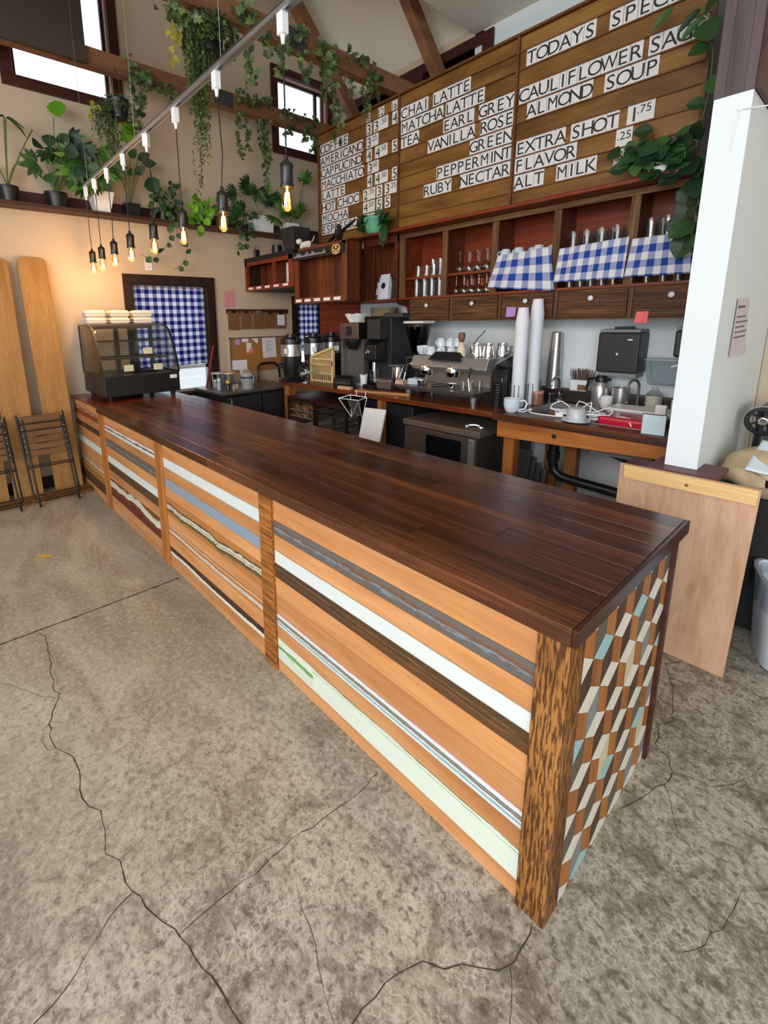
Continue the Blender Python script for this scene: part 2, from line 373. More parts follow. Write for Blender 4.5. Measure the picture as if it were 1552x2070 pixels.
# ================================================================ SETTING
def floor_mat():
    t = NT('worn_concrete'); v = t.obj()
    big = t.noise(v, 1.1, 3, .5); cloud = t.noise(t.obj((1.2, 4.0, 1)), 1.0, 4, .6, .8); mid = t.noise(v, 10, 5, .68, .8); fine = t.noise(v, 42, 6, .72, .3); spk = t.noise(v, 150, 4, .65)
    sx = t.n('ShaderNodeSeparateXYZ'); t.l(v, sx.inputs[0])
    zone = t.ramp(t.math('ADD', t.math('MULTIPLY', t.math('ADD', sx.outputs[0], 2.3), .42), t.math('MULTIPLY', t.math('SUBTRACT', big, .5), 1.2)), ((.1, .12), (.75, 1.0)))
    base = t.ramp(big, ((.3, h('8d8678')), (.5, h('9c9586')), (.7, h('aaa497'))))
    col = t.mix(t.ramp(cloud, ((.34, .55), (.52, 0.0))), base, h('776d5c')); col = t.mix(t.ramp(cloud, ((.5, 0.0), (.7, .5))), col, h('b9b2a2'))
    blot = t.ramp(mid, ((.40, 1.0), (.50, 0.0)))
    col = t.mix(t.math('MULTIPLY', t.math('MULTIPLY', blot, zone), .55), col, h('5f564a'))
    vo = t.n('ShaderNodeTexVoronoi', feature='DISTANCE_TO_EDGE'); vo.inputs['Scale'].default_value = 52
    w = t.n('ShaderNodeVectorMath', operation='MULTIPLY_ADD'); nz = t.n('ShaderNodeTexNoise'); nz.inputs['Scale'].default_value = 14; t.l(v, nz.inputs['Vector'])
    t.l(nz.outputs['Color'], w.inputs[0]); w.inputs[1].default_value = (.04, .04, .04); t.l(v, w.inputs[2]); t.l(w.outputs[0], vo.inputs['Vector'])
    vein = t.math('MULTIPLY', t.ramp(vo.outputs['Distance'], ((.0, .9), (.14, 0.0))), t.ramp(mid, ((.42, 0.0), (.6, 1.0))))
    col = t.mix(t.math('MULTIPLY', t.math('MULTIPLY', vein, zone), .8), col, h('cfcabf'))
    f2 = t.math('MULTIPLY', t.ramp(fine, ((.38, 1.0), (.48, 0.0))), t.math('ADD', t.math('MULTIPLY', zone, .5), .25))
    col = t.mix(f2, col, h('51493f'))
    col = t.mix(t.ramp(fine, ((.53, 0.0), (.66, .55))), col, h('c6c0b3'))
    col = t.mix(t.ramp(spk, ((.60, 0.0), (.68, .6))), col, h('5a5247')); col = t.mix(t.ramp(spk, ((.32, .5), (.4, 0.0))), col, h('d2ccc0'))
    t.bump(t.math('ADD', fine, t.math('MULTIPLY', spk, .4)), .18, .003)
    return t.fin(col, t.math('ADD', t.math('MULTIPLY', mid, .3), .38), 0, .35)
M['floor'] = floor_mat()
m = MB(); m.face(((-5.6, -4.6, 0), (5, -4.6, 0), (5, 5, 0), (-5.6, 5, 0)))
floor = m.build('floor', M['floor'], kind='structure')
M['crack'] = plain('dark_crack', '3a342c', .9, 0, .2, 30)
def ribbon(mb, px, w, jit=.006, step=.03):
    pts = [onz(u, v, .0008) for u, v in px]; out = []
    for a, b in zip(pts, pts[1:]):
        n = max(1, int((b - a).length / step))
        for k in range(n):
            p = a.lerp(b, k / n); d = (b - a).normalized(); q = Vector((-d.y, d.x, 0))
            out.append(p + q * random.uniform(-jit, jit))
    out.append(pts[-1]); L = len(out)
    for i in range(L - 1):
        a, b = out[i], out[i + 1]; d = (b - a).normalized(); q = Vector((-d.y, d.x, 0))
        w1 = w * random.uniform(.35, 1) * .5; w2 = w * random.uniform(.35, 1) * .5
        mb.face((a - q * w1, b - q * w2, b + q * w2, a + q * w1))
CR = [
 ([(79,1278),(92,1286),(99,1316),(104,1340),(104,1359),(110,1395),(119,1401),(110,1428),(102,1452),(101,1486),(114,1510),(135,1521),(155,1540),(160,1560),(162,1595),(166,1614),(182,1627),(207,1637),(209,1660),(213,1700),(214,1724),(242,1740),(255,1783),(265,1804),(283,1814),(309,1848),(350,1881),(363,1897),(384,1912),(389,1938),(412,1954),(428,1972),(448,2010),(472,2041),(490,2075)], .0045),
 ([(265,1804),(219,1853),(201,1892),(150,1969),(103,2031),(60,2078)], .003),
 ([(363,1887),(402,1850),(454,1807),(490,1778),(521,1765),(554,1732),(588,1698),(631,1670),(675,1642),(716,1613),(763,1562)], .003),
 ([(712,2072),(758,2015),(803,1969),(855,1943),(896,1953),(932,1948),(1005,1956),(1041,1948),(1051,1912),(1072,1887),(1074,1869)], .0035),
 ([(1383,1334),(1347,1341),(1353,1365),(1363,1393),(1357,1425),(1361,1456),(1331,1466),(1325,1504),(1349,1532),(1359,1561),(1341,1583),(1313,1603),(1281,1623),(1258,1633)], .004),
 ([(1359,1561),(1386,1567),(1438,1588),(1494,1582),(1552,1546)], .002),
 ([(1340,1585),(1355,1624),(1371,1680),(1401,1721),(1448,1763),(1499,1801),(1552,1871)], .002),
 ([(1028,1954),(1033,1990),(1030,2070)], .002), ([(598,1789),(613,1835),(634,1912),(642,1954),(655,2020),(675,2070)], .002),
 ([(0,1380),(30,1388),(62,1401),(112,1412)], .0022), ([(102,1452),(90,1477),(88,1498),(97,1515),(113,1514)], .002),
 ([(1499,1801),(1475,1860),(1420,1905),(1380,1925)], .002), ([(242,1740),(270,1715),(300,1685)], .0014),
]
m = MB()
for px, w in CR: ribbon(m, px, w)
o = m.build('crack', M['crack'], floor)
m = MB(); ribbon(m, [(-60, 1327), (0, 1303), (180, 1237), (362, 1168)], .015, .001); m.build('control_joint', M['crack'], floor)
M['yellow'] = plain('yellow_tape', 'c9a71e', .6, 0, .15, 30)
m = MB()
for q in (((79, 1122), (100, 1120), (104, 1124), (84, 1128)), ((66, 1131), (74, 1128), (78, 1130), (69, 1133))):
    m.face([onz(u, v, .001) for u, v in q])
tag(m.build('floor_tape', M['yellow']), 'small scrap of yellow tape stuck on the concrete floor at left', 'tape')

XL, YP, YB = -5.3, 4.05, 4.8
def wall_holes(name, axis, pos, thick, a0, a1, z0, z1, holes, mat):
    """wall made of blocks around rectangular openings"""
    m = MB(); ys = sorted({a0, a1} | {q for hh in holes for q in hh[:2]}); zs = sorted({z0, z1} | {q for hh in holes for q in hh[2:]})
    for i in range(len(ys) - 1):
        for j in range(len(zs) - 1):
            c = ((ys[i] + ys[i + 1]) / 2, (zs[j] + zs[j + 1]) / 2)
            if any(hh[0] < c[0] < hh[1] and hh[2] < c[1] < hh[3] for hh in holes): continue
            if axis == 'x': m.box(min(pos, pos + thick), max(pos, pos + thick), ys[i], ys[i + 1], zs[j], zs[j + 1])
            else: m.box(ys[i], ys[i + 1], min(pos, pos + thick), max(pos, pos + thick), zs[j], zs[j + 1])
    bmesh.ops.remove_doubles(m.bm, verts=m.bm.verts[:], dist=1e-5)
    return m.build(name, mat, kind='structure')
H1 = (.90, 1.76, 3.79, 4.95); H2 = (3.75, 4.56, 3.79, 4.60); H3 = (1.77, 2.64, .80, 2.045); H4 = (3.98, 4.42, 1.0, 1.86)
wall_holes('wall_left', 'x', XL, -.14, -4.6, 4.95, 0, 8, (H1, H2, H3, H4), M['wall_cream'])
H5 = (-4.95, -3.10, 3.74, 4.36)
wall_holes('wall_back', 'y', YB, .14, XL, -3.2, 0, 4.62, (H5,), M['wall_cream'])
m = MB(); m.box(-4.85, -.511, YP, YP + .12, 0, 3.41); m.build('wall_partition', M['wall_white'], kind='structure')
m = MB(); m.box(-3.2, -.2, YB, YB + .14, 0, 4.62); m.build('wall_hall', M['wall_white'], kind='structure')
m = MB(); m.box(-.508, 4.6, 4.06, 4.18, 0, 4.48); m.build('wall_right_back', M['wall_cream'], kind='structure')
m = MB(); m.box(-.638, -.509, 2.745, 4.045, .887, 2.515); m.box(-.638, -.509, 2.91, 4.045, 0, .886); m.build('wall_stub', M['wall_white'], kind='structure')
m = MB()
for a, b in ((-.640, -.603), (-.602, -.542), (-.541, -.507)): m.box(a, b, 2.742, 2.77, 2.516, 4.48)
m.box(-.636, -.509, 2.771, 4.045, 2.516, 4.48)
m.build('trim_1', wood('grey_brown_header_boards', '3c3030', '54474a', '5f5255', 'z', .6, 12, 1, .3, .2), kind='structure')
m = MB(); m.box(-.506, -.49, 2.75, 4.04, 2.516, 4.48); m.build('trim_2', M['dark_trim'], kind='structure')
m = MB(); m.box(-.78, -.44, 2.71, 2.86, 0, .86); m.box(-.80, -.772, 2.69, 2.88, 0, .862); m.build('wall_half', M['maroon'], kind='structure')
m = MB(); m.box(-.69, -.415, 2.655, 2.90, .862, .886); m.build('trim_3', M['maroon'], bevel=.004, kind='structure')
# far sides of the room: big shop windows behind and to the right of the camera
wall_holes('wall_front', 'y', -4.6, -.14, XL, 4.6, 0, 8, ((-1.6, .3, .5, 2.8), (.5, 2.3, .5, 2.8), (2.5, 4.3, .5, 2.8), (-3.6, -.2, 3.0, 4.0), (.1, 3.0, 3.0, 4.0)), M['wall_cream'])  # upper row of openings added to go with the high fill lamp
wall_holes('wall_right', 'x', 4.6, .14, -4.6, 4.2, 0, 4.6, ((-4.2, -2.4, .5, 2.8), (-2.1, -.3, .5, 2.8), (0, 1.8, .5, 2.8)), M['wall_cream'])
# ceilings
m = MB(); m.hexa(((XL - .1, 4.95, 4.40), (-3.2, 4.95, 4.40), (-3.2, 1.0, 8.35), (XL - .1, 1.0, 8.35), (XL - .1, 4.95, 4.55), (-3.2, 4.95, 4.55), (-3.2, 1.0, 8.5), (XL - .1, 1.0, 8.5)))
m.box(XL - .1, -3.2, -4.6, 1.0, 8.35, 8.5); m.build('ceiling_slope', M['ceil'], kind='structure')
m = MB(); m.box(-3.2, 4.6, -4.6, 4.95, 4.49, 4.6); m.box(-3.2, -3.1, -4.6, 4.95, 4.6, 8.4); m.build('ceiling_flat', M['ceil'], kind='structure')

M['reveal'] = plain('pinkish_reveal', 'a9827a', .6)
def win(name, hole, xin, trim, tw, mat, mullions_v=(), mullions_h=(), sash='f'):
    y0, y1, z0, z1 = hole; r = thing(name, 'x', 'y', (xin, (y0 + y1) / 2, z0)); del r['label']; del r['category']; r['kind'] = 'structure'
    oy, oz = (y0 + y1) / 2, z0
    def lb(): return MB((xin, oy, oz))
    m = lb()
    m.box(xin + .002, xin + .03, y0 - tw, y1 + tw, z1, z1 + tw); m.box(xin + .002, xin + .03, y0 - tw, y1 + tw, z0 - tw, z0)
    m.box(xin + .002, xin + .03, y0 - tw, y0, z0, z1); m.box(xin + .002, xin + .03, y1, y1 + tw, z0, z1)
    m.build('window_trim', mat, r)
    m = lb(); m.box(xin - .12, xin + .0, y0, y0 + .012, z0, z1); m.box(xin - .12, xin, y1 - .012, y1, z0, z1); m.box(xin - .12, xin, y0, y1, z1 - .012, z1); m.box(xin - .12, xin, y0, y1, z0, z0 + .012); m.build('window_reveal', M['reveal'] if z0 > 3 else mat, r)
    m = lb()
    for a in mullions_v: m.box(xin - .09, xin - .06, a - .02, a + .02, z0, z1)
    for a in mullions_h: m.box(xin - .09, xin - .06, y0, y1, a - .02, a + .02)
    m.box(xin - .09, xin - .06, y0 + .012, y0 + .04, z0, z1); m.box(xin - .09, xin - .06, y1 - .04, y1 - .012, z0, z1)
    m.box(xin - .09, xin - .06, y0, y1, z0 + .012, z0 + .04); m.box(xin - .09, xin - .06, y0, y1, z1 - .04, z1 - .012)
    m.build('window_frame', M['dark_trim'] if sash == 'f' else M['whitepl'], r)
    m = lb(); m.box(xin - .08, xin - .075, y0 + .03, y1 - .03, z0 + .03, z1 - .03); m.build('window_pane', M['pane'], r)
    return r
win('window_1', H1, XL, None, .09, M['dark_trim'])
win('window_2', H2, XL, None, .09, M['dark_trim'], (4.42,))
win('window_3', H3, XL, None, .095, M['door_trim'], (), (1.10,), 'w')
win('window_4', H4, XL, None, .09, M['door_trim'])
# clerestory in the back wall, blind down
r = thing('window_5', 'x', 'y', (-4, YB, 3.74)); del r['label']; del r['category']; r['kind'] = 'structure'
m = MB((-4, YB, 3.74)); x0, x1, z0, z1 = H5
for q in ((x0 - .12, x1 + .12, z1, z1 + .1), (x0 - .12, x1 + .12, z0 - .12, z0), (x0 - .12, x0, z0, z1), (x1, x1 + .12, z0, z1), (-4.05, -3.85, z0, z1)): m.box(q[0], q[1], YB - .03, YB + .1, q[2], q[3])
m.build('window_trim', M['dark_trim'], r)
m = MB((-4, YB, 3.74)); m.box(x0, x1, YB + .1, YB + .13, z0, z1); m.build('window_blind', M['char'], r)
m = MB((-4, YB, 3.74))
for a, b in ((x0 + .08, -4.1), (-3.8, x1 - .12)): m.box(a, b, YB + .05, YB + .09, 4.10, 4.145)
m.build('window_sash_rail', M['whitepl'], r)
m = MB(); m.box(XL, XL + .05, -4.6, 1.03, 0, .11); m.build('baseboard_left', M['blackm'], kind='structure')
m = MB(); m.box(-5.0, -4.83, -2.5, 1.05, 0, .03); m.build('trim_4', M['rough_post'], kind='structure')
def boards_(m, x0, x1, y, z0, z1):
    for k in range(6): m.box(x0, x1, y, y + .018, z0 + (z1 - z0) * k / 6 + .002, z0 + (z1 - z0) * (k + 1) / 6)
m = MB(); boards_(m, -4.85, -4.12, YP - .02, .8, 2.2); m.box(-4.865, -4.85, YP - .02, YP + .13, .0, 3.4); m.build('trim_5', M['cab_red'], kind='structure')
# outside: pale house siding beyond the lower window
m = MB()
for k in range(5): m.box(-8.2, -8.17, .2, 5.2, .2 + k * .22, .41 + k * .22)
m.build('wall_neighbour', M['whitepl'], kind='structure')

# roof timbers
for k, (x, lb) in enumerate(((-4.9, 'brown roof tie beam nearest the cream left wall, ivy on it'), (-3.585, 'brown roof tie beam farther from the left wall, passing behind the menu board top'))):
    t = thing('roof_beam', lb, 'beam', (x, 1.8, 3.85), 0, 'roof tie beams')
    m = MB(); m.box(-.05, .05, -3.4, 2.99, 0, .155); m.build('beam', M['beam'], t, bevel=.006)
    m = MB()
    yc = .95 if k == 0 else .93
    m.box(.05, .054, yc - .11, yc + .11, .002, .153); m.build('plate', M['darkgrey'], t)
for x, lb in ((-4.86, 'sloping brown rafter above the left part of the menu board'), (-3.545, 'sloping brown rafter rising from the middle of the menu board top')):
    m = MB((x, 4.75, 4.1)); m.bar((x, 4.80, 4.06), (x, 1.6, 7.30), .1, .15); tag(m.build('rafter', M['beam'], bevel=.005), lb, 'beam', 'roof rafters')
m = MB((-4.8, .5, 3.85)); y1 = onx(166, 50, -4.82).y
m.box(-4.84, -4.80, -1.2, y1, 3.845, 5.4); tag(m.build('canvas_panel', plain('dark_grey_brown_canvas', '41382f', .9, 0, .25, 2.5)), 'dark grey brown panel hung on the beam before the high left window', 'panel')
# plant shelf on the left wall
t = thing('wall_shelf', 'long dark brown plant shelf high along the cream left wall', 'shelf', (XL, 1.5, 2.665))
m = MB(); m.box(.002, .20, -3.0, 3.2, 0, .032); m.build('shelf_board', wood('dark_shelf_board', '2c1811', '46281c', '6a4a38', 'y', .5, 14, 1, .3, .1), t)
m = MB(); m.box(.002, .024, -3.0, 3.2, .032, .16); m.build('back_board', M['dark_trim'], t)
ZSH = 2.697

# ================================================================ BAR COUNTER
def plank(m, x0, x1, y, z0, z1, mi, seed):
    ofs = random.uniform(0, 20)
    vs = [(x0, y, z0), (x1, y, z0), (x1, y, z1), (x0, y, z1)]
    m.face(vs, [(ofs, 0), (ofs + (x1 - x0), 0), (ofs + (x1 - x0), 1), (ofs, 1)], mi)
    b = y + .02
    m.face([(x0, y, z1), (x1, y, z1), (x1, b, z1), (x0, b, z1)], None, mi); m.face([(x0, y, z0), (x0, b, z0), (x1, b, z0), (x1, y, z0)], None, mi)
F1, F2, F3 = 'b97a40', 'a5652f', 'cc8f54'
PM = {
 'fir': M['fir_x'], 'white': striped('chalky_white_plank', ((0, 'c9cfc8'), (.06, 'dfe7e5'), (.93, 'b9946a')), .12, 3, 3),
 'mint': striped('mint_white_plank', ((0, 'd7e2d3'), (.05, 'dde7da'), (.83, '9fbf86'), (.86, 'dbe6d8'), (.96, '9a7044')), .22, 2.2, 2.5),
 'mintg': striped('mint_white_plank_green', ((0, 'd7e2d3'), (.48, '6aa24c'), (.62, '8dbb74'), (.7, 'dde7da')), .7, 3, 2.5),
 'pinkteal': striped('pink_teal_white_plank', ((0, 'd9e1e0'), (.16, '8fb4bd'), (.30, 'dbe4e4'), (.40, '6f6c66'), (.47, 'a08466'), (.56, '5c7f88'), (.64, 'dfe6e6'), (.86, 'd79a9a'), (.95, F1)), .16, 14, 2.2),
 'dark': striped('charred_brown_plank', ((0, '4d3826'), (.3, '5d4630'), (.42, '43301f'), (.62, '6c5237'), (.72, '4a3523')), .8, 5, 9),
 'burn': striped('burnt_brown_plank', ((0, '5b3d22'), (.34, '7c5730'), (.42, '47301c'), (.6, '8a6438'), (.66, '4f3820')), .9, 3.5, 10),
 'greyfl': striped('flaked_grey_blue_plank', ((0, '64605c'), (.36, '7d8890'), (.5, '5e5a55'), (.56, '7b4f34'), (.66, '68645f')), .85, 5, 3),
 'greyblue': plain('smooth_grey_blue_paint', '8694a4', .5, 0, .06, 12),
 'lichen': striped('live_edge_bark_plank', ((0, F1), (.18, '6a5a34'), (.30, '4c4029'), (.36, 'cfc8b4'), (.46, '8c8064'), (.50, 'd8d3c4'), (.60, '5c4c30'), (.70, F1)), .30, 9, 6, .65, 1.6),
 'lines': striped('white_line_plank', ((0, F1), (.14, 'e4e3da'), (.24, '6d7a80'), (.30, 'dfe2dd'), (.42, F1), (.74, 'e2ded3'), (.82, F1)), .16, 3, 2, .6, .9),
 'torn': striped('torn_white_pink_plank', ((0, 'd9dfdb'), (.34, '4b5452'), (.50, 'dfe4e0'), (.72, 'cf8f83'), (.88, F1)), .45, 6, 2.5),
 'darkwhite': striped('torn_white_dark_plank', ((0, F2), (.06, 'e1e0d6'), (.46, '3c2a1f'), (.9, '4a3426')), .35, 8, 2, .6, .7),
 'creamred': striped('cream_on_dark_red_plank', ((0, '5f2a20'), (.30, '6f3122'), (.52, 'd9d8c4'), (.68, 'cdd5bd'), (.86, '7a4228')), .45, 3, 2.2, .6, 1.0),
 'mottled': striped('mottled_ochre_plank', ((0, 'a0713a'), (.35, 'b98a4e'), (.5, '86592a'), (.62, 'bf9258')), .9, 10, 6),
 'redfl': striped('red_plank_white_flakes', ((0, '8a4524'), (.62, '9b5230'), (.8, 'e0ddd0'), (.88, '8a4a28')), .5, 4, 2.5),
}
PN = list(PM); PMATS = [PM[k] for k in PN]
bar = thing('bar_counter', 'long bar counter clad in striped reclaimed planks with patterned end', 'counter', (-2.4, 1.5, 0))
BO = Vector((-2.4, 1.5, 0))
side = thing('side_counter', 'short far section of the striped counter under the display case', 'counter', (-2.4, 1.5, 0))
PANELS = [
 ((-1.63, -.45), [0, .06, .17, .237, .305, .482, .55, .618, .69, .758, .862], 'fir mint fir pinkteal fir burn white fir greyfl fir'),
 ((-2.90, -1.725), [0, .09, .15, .235, .302, .375, .50, .567, .63, .702, .772, .862], 'fir darkwhite fir lines fir lichen fir greyblue fir white fir'),
 ((-4.206, -3.01), [0, .135, .297, .375, .442, .512, .585, .66, .722, .79, .862], 'fir creamred fir dark white fir greyfl fir torn fir'),
 ((-5.27, -4.335), [0, .07, .165, .27, .347, .453, .53, .627, .682, .747, .818, .893], 'fir dark mottled lines fir white fir dark fir redfl fir'),
]
for (x0, x1), zs, kinds in PANELS:
    m = MB(BO)
    for i, k in enumerate(kinds.split()):
        if k == 'mint':   # green patch at the far end of this plank
            plank(m, x0, x0 + .26, 1.065, zs[i] + .0008, zs[i + 1] - .0008, PN.index('mintg'), i); plank(m, x0 + .26, x1, 1.065, zs[i] + .0008, zs[i + 1] - .0008, PN.index('mint'), i); continue
        if k == 'burn':
            plank(m, x0, x0 + .5, 1.065, zs[i] + .0008, zs[i + 1] - .0008, PN.index('dark'), i); plank(m, x0 + .5, x1, 1.065, zs[i] + .0008, zs[i + 1] - .0008, PN.index('burn'), i); continue
        if k == 'fir' and zs[i + 1] - zs[i] > .12:
            q = (zs[i] + zs[i + 1]) / 2
            plank(m, x0, x1, 1.065, zs[i] + .0008, q - .0008, 0, i); plank(m, x0, x1, 1.065, q + .0008, zs[i + 1] - .0008, 0, i); continue
        plank(m, x0, x1, 1.065, zs[i] + .0008, zs[i + 1] - .0008, PN.index(k), i)
    m.build('front_panel', PMATS, bar if x1 > -4.3 else side)
for k, (x0, x1) in enumerate(((-.452, -.372), (-1.727, -1.628), (-3.012, -2.898), (-4.337, -4.204))):
    m = MB(BO); m.box(x0, x1, 1.050, 1.138 if k == 0 else 1.09, 0, .864); m.build('post', (M['rough_post'], M['saw_post'], M['fir_z'], M['fir_z'])[k], bar, bevel=.003)
m = MB(BO); m.box(-4.33, -.385, 1.09, 1.93, 0, .86); m.build('carcass', M['door_trim'], bar)
m = MB(BO); m.box(-5.28, -4.342, 1.09, 1.93, 0, .893); m.build('carcass', M['door_trim'], side)
m = MB(BO); m.box(-.40, -.362, 1.831, 1.86, 0, .864); m.build('corner_trim', M['dark_trim'], bar)
# tumbling-block end panel
tm = [M['fir_z'], plain('cream_white_tile_wood', 'd9d8cc', .5, 0, .1, 20), plain('teal_painted_wood', '9cc0c2', .5, 0, .08, 20),
      wood('dark_brown_block', '33221a', '4a3226', '573c2d', 'z', .5, 14, 1, .4, .3), plain('slate_grey_block', '7f8589', .5, 0, .1, 20), plain('olive_grey_block', '5a564b', .5, 0, .15, 20), plain('cream_yellow_block', 'c9bf9c', .5, 0, .12, 20), wood('orange_block', '82491f', 'a9692f', 'b97a40', 'z', .5, 14, 1, .35, .2)]
def clip(poly, box):
    for ax, lim, sgn in ((0, box[0], 1), (0, box[1], -1), (1, box[2], 1), (1, box[3], -1)):
        out = []
        for i in range(len(poly)):
            a, b = poly[i], poly[(i + 1) % len(poly)]; da, db = sgn * (a[ax] - lim), sgn * (b[ax] - lim)
            if da >= 0: out.append(a)
            if da * db < 0:
                s = da / (da - db); out.append((a[0] + (b[0] - a[0]) * s, a[1] + (b[1] - a[1]) * s))
        poly = out
        if not poly: return None
    return poly
m = MB(BO); a = .0815; Wv, Dv, Hv = (a * .866, -a * .5), (a * .866, a * .5), (0, a)
add = lambda *v: (sum(q[0] for q in v), sum(q[1] for q in v))
sub = lambda p, q: (p[0] - q[0], p[1] - q[1])
rr = random.Random(5)
for i in range(-14, 15):
    for j in range(-14, 22):
        P = (1.21 + i * Dv[0] + j * Wv[0], .747 - a + i * (Dv[1] + Hv[1]) + j * (Wv[1] - Hv[1]))
        q = [[P, add(P, Wv), add(P, Wv, Hv), add(P, Hv)], [add(P, Hv), add(P, Hv, Wv), add(P, Hv, Wv, Dv), add(P, Hv, Dv)], [add(P, Wv), add(P, Wv, Dv), add(P, Wv, Dv, Hv), add(P, Wv, Hv)]]
        teal = (i * 2 + j * 3) % 7 in (0, 3) and (i + j) % 2 == 0
        ms = [7, 2 if teal else 1, rr.choice([3, 3, 3, 4, 5, 5, 6])]
        for poly, mi in zip(q, ms):
            c = (sum(p[0] for p in poly) / 4, sum(p[1] for p in poly) / 4); poly = [(c[0] + (p[0] - c[0]) * .985, c[1] + (p[1] - c[1]) * .985) for p in poly]
            pc = clip(poly, (1.139, 1.829, .0, .862))
            if pc and len(pc) > 2: m.face([(-.374, p[0], p[1]) for p in pc], None, mi)
m.build('end_panel', tm, bar)
# plank worktop
wt = thing('bar_worktop', 'glossy dark brown plank worktop of the long bar counter', 'worktop', (-2.4, 1.5, .866))
m = MB(Vector((-2.4, 1.5, .866)) - Vector((0, 0, 0))); rw = random.Random(11); y = 1.04; rows = []
widths = [.083, .092, .075, .098, .088, .094, .08, .1, .086]; ss = .913 / sum(widths)
for w in widths:
    w *= ss; x = -4.335; first = True
    while x < -.372:
        L = rw.uniform(.5, 1.9) if not first else rw.uniform(.3, 1.5); first = False
        e = min(x + L, -.371)
        if -.371 - e < .25: e = -.371
        m.box(x + .0006, e - .0006, y + .0007, y + w - .0007, .868, .914); x = e
    y += w
m.build('plank_top', M['worktop'], wt, bevel=.0016)
m = MB(Vector((-2.4, 1.5, .866))); m.box(-.3705, -.358, 1.04, 1.953, .867, .9135); m.build('end_board', M['worktop_end'], wt, bevel=.002)
m = MB(Vector((-2.4, 1.5, .866))); m.box(-4.337, -.371, 1.042, 1.95, .866, .869); m.build('underlay', M['worktop_end'], wt)
m = MB((-4.8, 1.5, .894)); m.box(-5.285, -4.34, 1.045, 1.93, .895, .912); tag(m.build('side_worktop', M['red_top'], bevel=.002), 'reddish brown short worktop under the glass display case', 'worktop')
# ================================================================ PENDANT TRACK
t = thing('track_rail', 'white track rail hung over the bar carrying eight pendant bulbs', 'light track', (-2.6, 1.3, 2.86))
m = MB()
for q in ((-.018, -.010), (.010, .018)): m.box(-2.36, 3.2, q[0], q[1], -.012, .012)
m.box(-2.36, 3.2, -.018, .018, .008, .014); m.box(-2.362, -2.35, -.018, .018, -.012, .014); m.build('rail', M['alu'], t)
m = MB()
for x in (-2.2, -.95, .3, 1.6): m.cyl((x, 0, .014), (x, 0, 5.48 if x < -.65 else 1.63), .0015, n=5)
m.build('suspension_wire', M['steel'], t)
PXS = [-1.78, -2.36, -2.87, -3.35, -3.83, -4.24, -4.60, -4.90]
def make_pendant(label, dz=0, bend=0):
    p = thing('pendant_light', label, 'pendant lamp', (0, 0, 0), 0, 'pendant lights on the track')
    m = MB(); m.box(-.02, .02, -.017, .017, -.09, -.012); m.box(-.012, .012, -.010, .010, -.012, .004); m.build('adaptor', M['whitepl'], p, bevel=.003)
    m = MB(); m.cyl((0, 0, -.125), (0, 0, -.09), .007, .012, 10); m.build('strain_relief', M['whitepl'], p, 40)
    zs = -.545 + dz
    m = MB(); m.tube([(0, 0, -.12), (bend * .3, 0, -.25), (bend * .5, 0, -.4), (0, 0, zs + .005)], .0035, 6); m.build('cord', M['black'], p, 60)
    m = MB(); m.lathe(((0, 0), (.008, 0), (.010, -.02), (.026, -.03), (.031, -.045), (.028, -.05), (.028, -.115), (.031, -.118), (.031, -.13), (.0, -.13)), (0, 0, zs), 18); m.build('socket', M['blackp'], p, 40)
    m = MB(); m.lathe(((.014, -.128), (.018, -.14), (.0265, -.165), (.027, -.185), (.022, -.21), (.011, -.225), (0, -.228)), (0, 0, zs), 18)
    b = m.build('bulb', M['bulb'], p, 60)
    m = MB()
    for k in range(5):
        a = 2 * pi * k / 5; m.tube([(.009 * cos(a), .009 * sin(a), zs - .15), (.013 * cos(a + .3), .013 * sin(a + .3), zs - .205)], .0016, 5)
    m.cyl((0, 0, zs - .13), (0, 0, zs - .155), .004, .003, 8); m.build('filament', M['fil'], b)
    return p
ORD = ['nearest the camera', 'second from the near end', 'third from the near end', 'fourth from the near end', 'fourth from the far end', 'third from the far end', 'second from the far end', 'nearest the left wall']
protos = []
for k, x in enumerate(PXS):
    lab = 'black pendant with glowing amber bulb, %s along the white track' % ORD[k]
    if k == 0:
        p0 = make_pendant(lab, 0, 0); p0.location = (x, 1.3, 2.86)
    elif k == 1:
        p1 = make_pendant(lab, 0, .05); p1.location = (x, 1.3, 2.86)
    else: dup(p1 if k % 2 else p0, (x, 1.3, 2.86), [0, .6, -.5, 2.6, 1, 3][k - 2], lab)
    l = bpy.data.lights.new('bulb_glow', 'POINT'); l.energy = 3 if k < 4 else 8; l.color = (1.0, .58, .25); l.shadow_soft_size = .06
    o = bpy.data.objects.new('bulb_glow', l); C.objects.link(o); o.location = (x, 1.3, 2.11)

# ================================================================ MENU BOARD
YT = 3.285
mbd = thing('menu_board', 'large slatted brown wooden menu board with rails holding white letter tiles', 'menu board', (-2.38, 3.3, 2.4))
MO = Vector((-2.38, 3.3, 2.4))
ZR = [3.232 - .1078 * k for k in range(8)]
COLS = ((-3.94, -2.895), (-2.88, -1.862), (-1.845, -.82))
m = MB(MO); rows = [ZR[0] + .1078] + ZR + [2.398]
for (x0, x1) in COLS:
    for k in range(len(rows)): 
        za = rows[k]; zb = 3.425 if k == 0 else rows[k - 1] - .008
        m.box(x0, x1, 3.296, 3.31, za, zb)
m.build('slat_panel', M['board'], mbd)
m = MB(MO)
for (x0, x1) in COLS:
    for z in rows[:-1]: m.box(x0, x1, 3.280, 3.2955, z - .010, z - .002)
m.build('rail', M['rail'], mbd)
m = MB(MO)
for x in (-3.948, -2.8875, -1.8535, -.812): m.box(x - .008, x + .008, 3.274, 3.2955, 2.39, 3.43)
m.box(-3.956, -.804, 3.27, 3.63, 3.43, 3.445); m.build('frame', M['rail'], mbd)
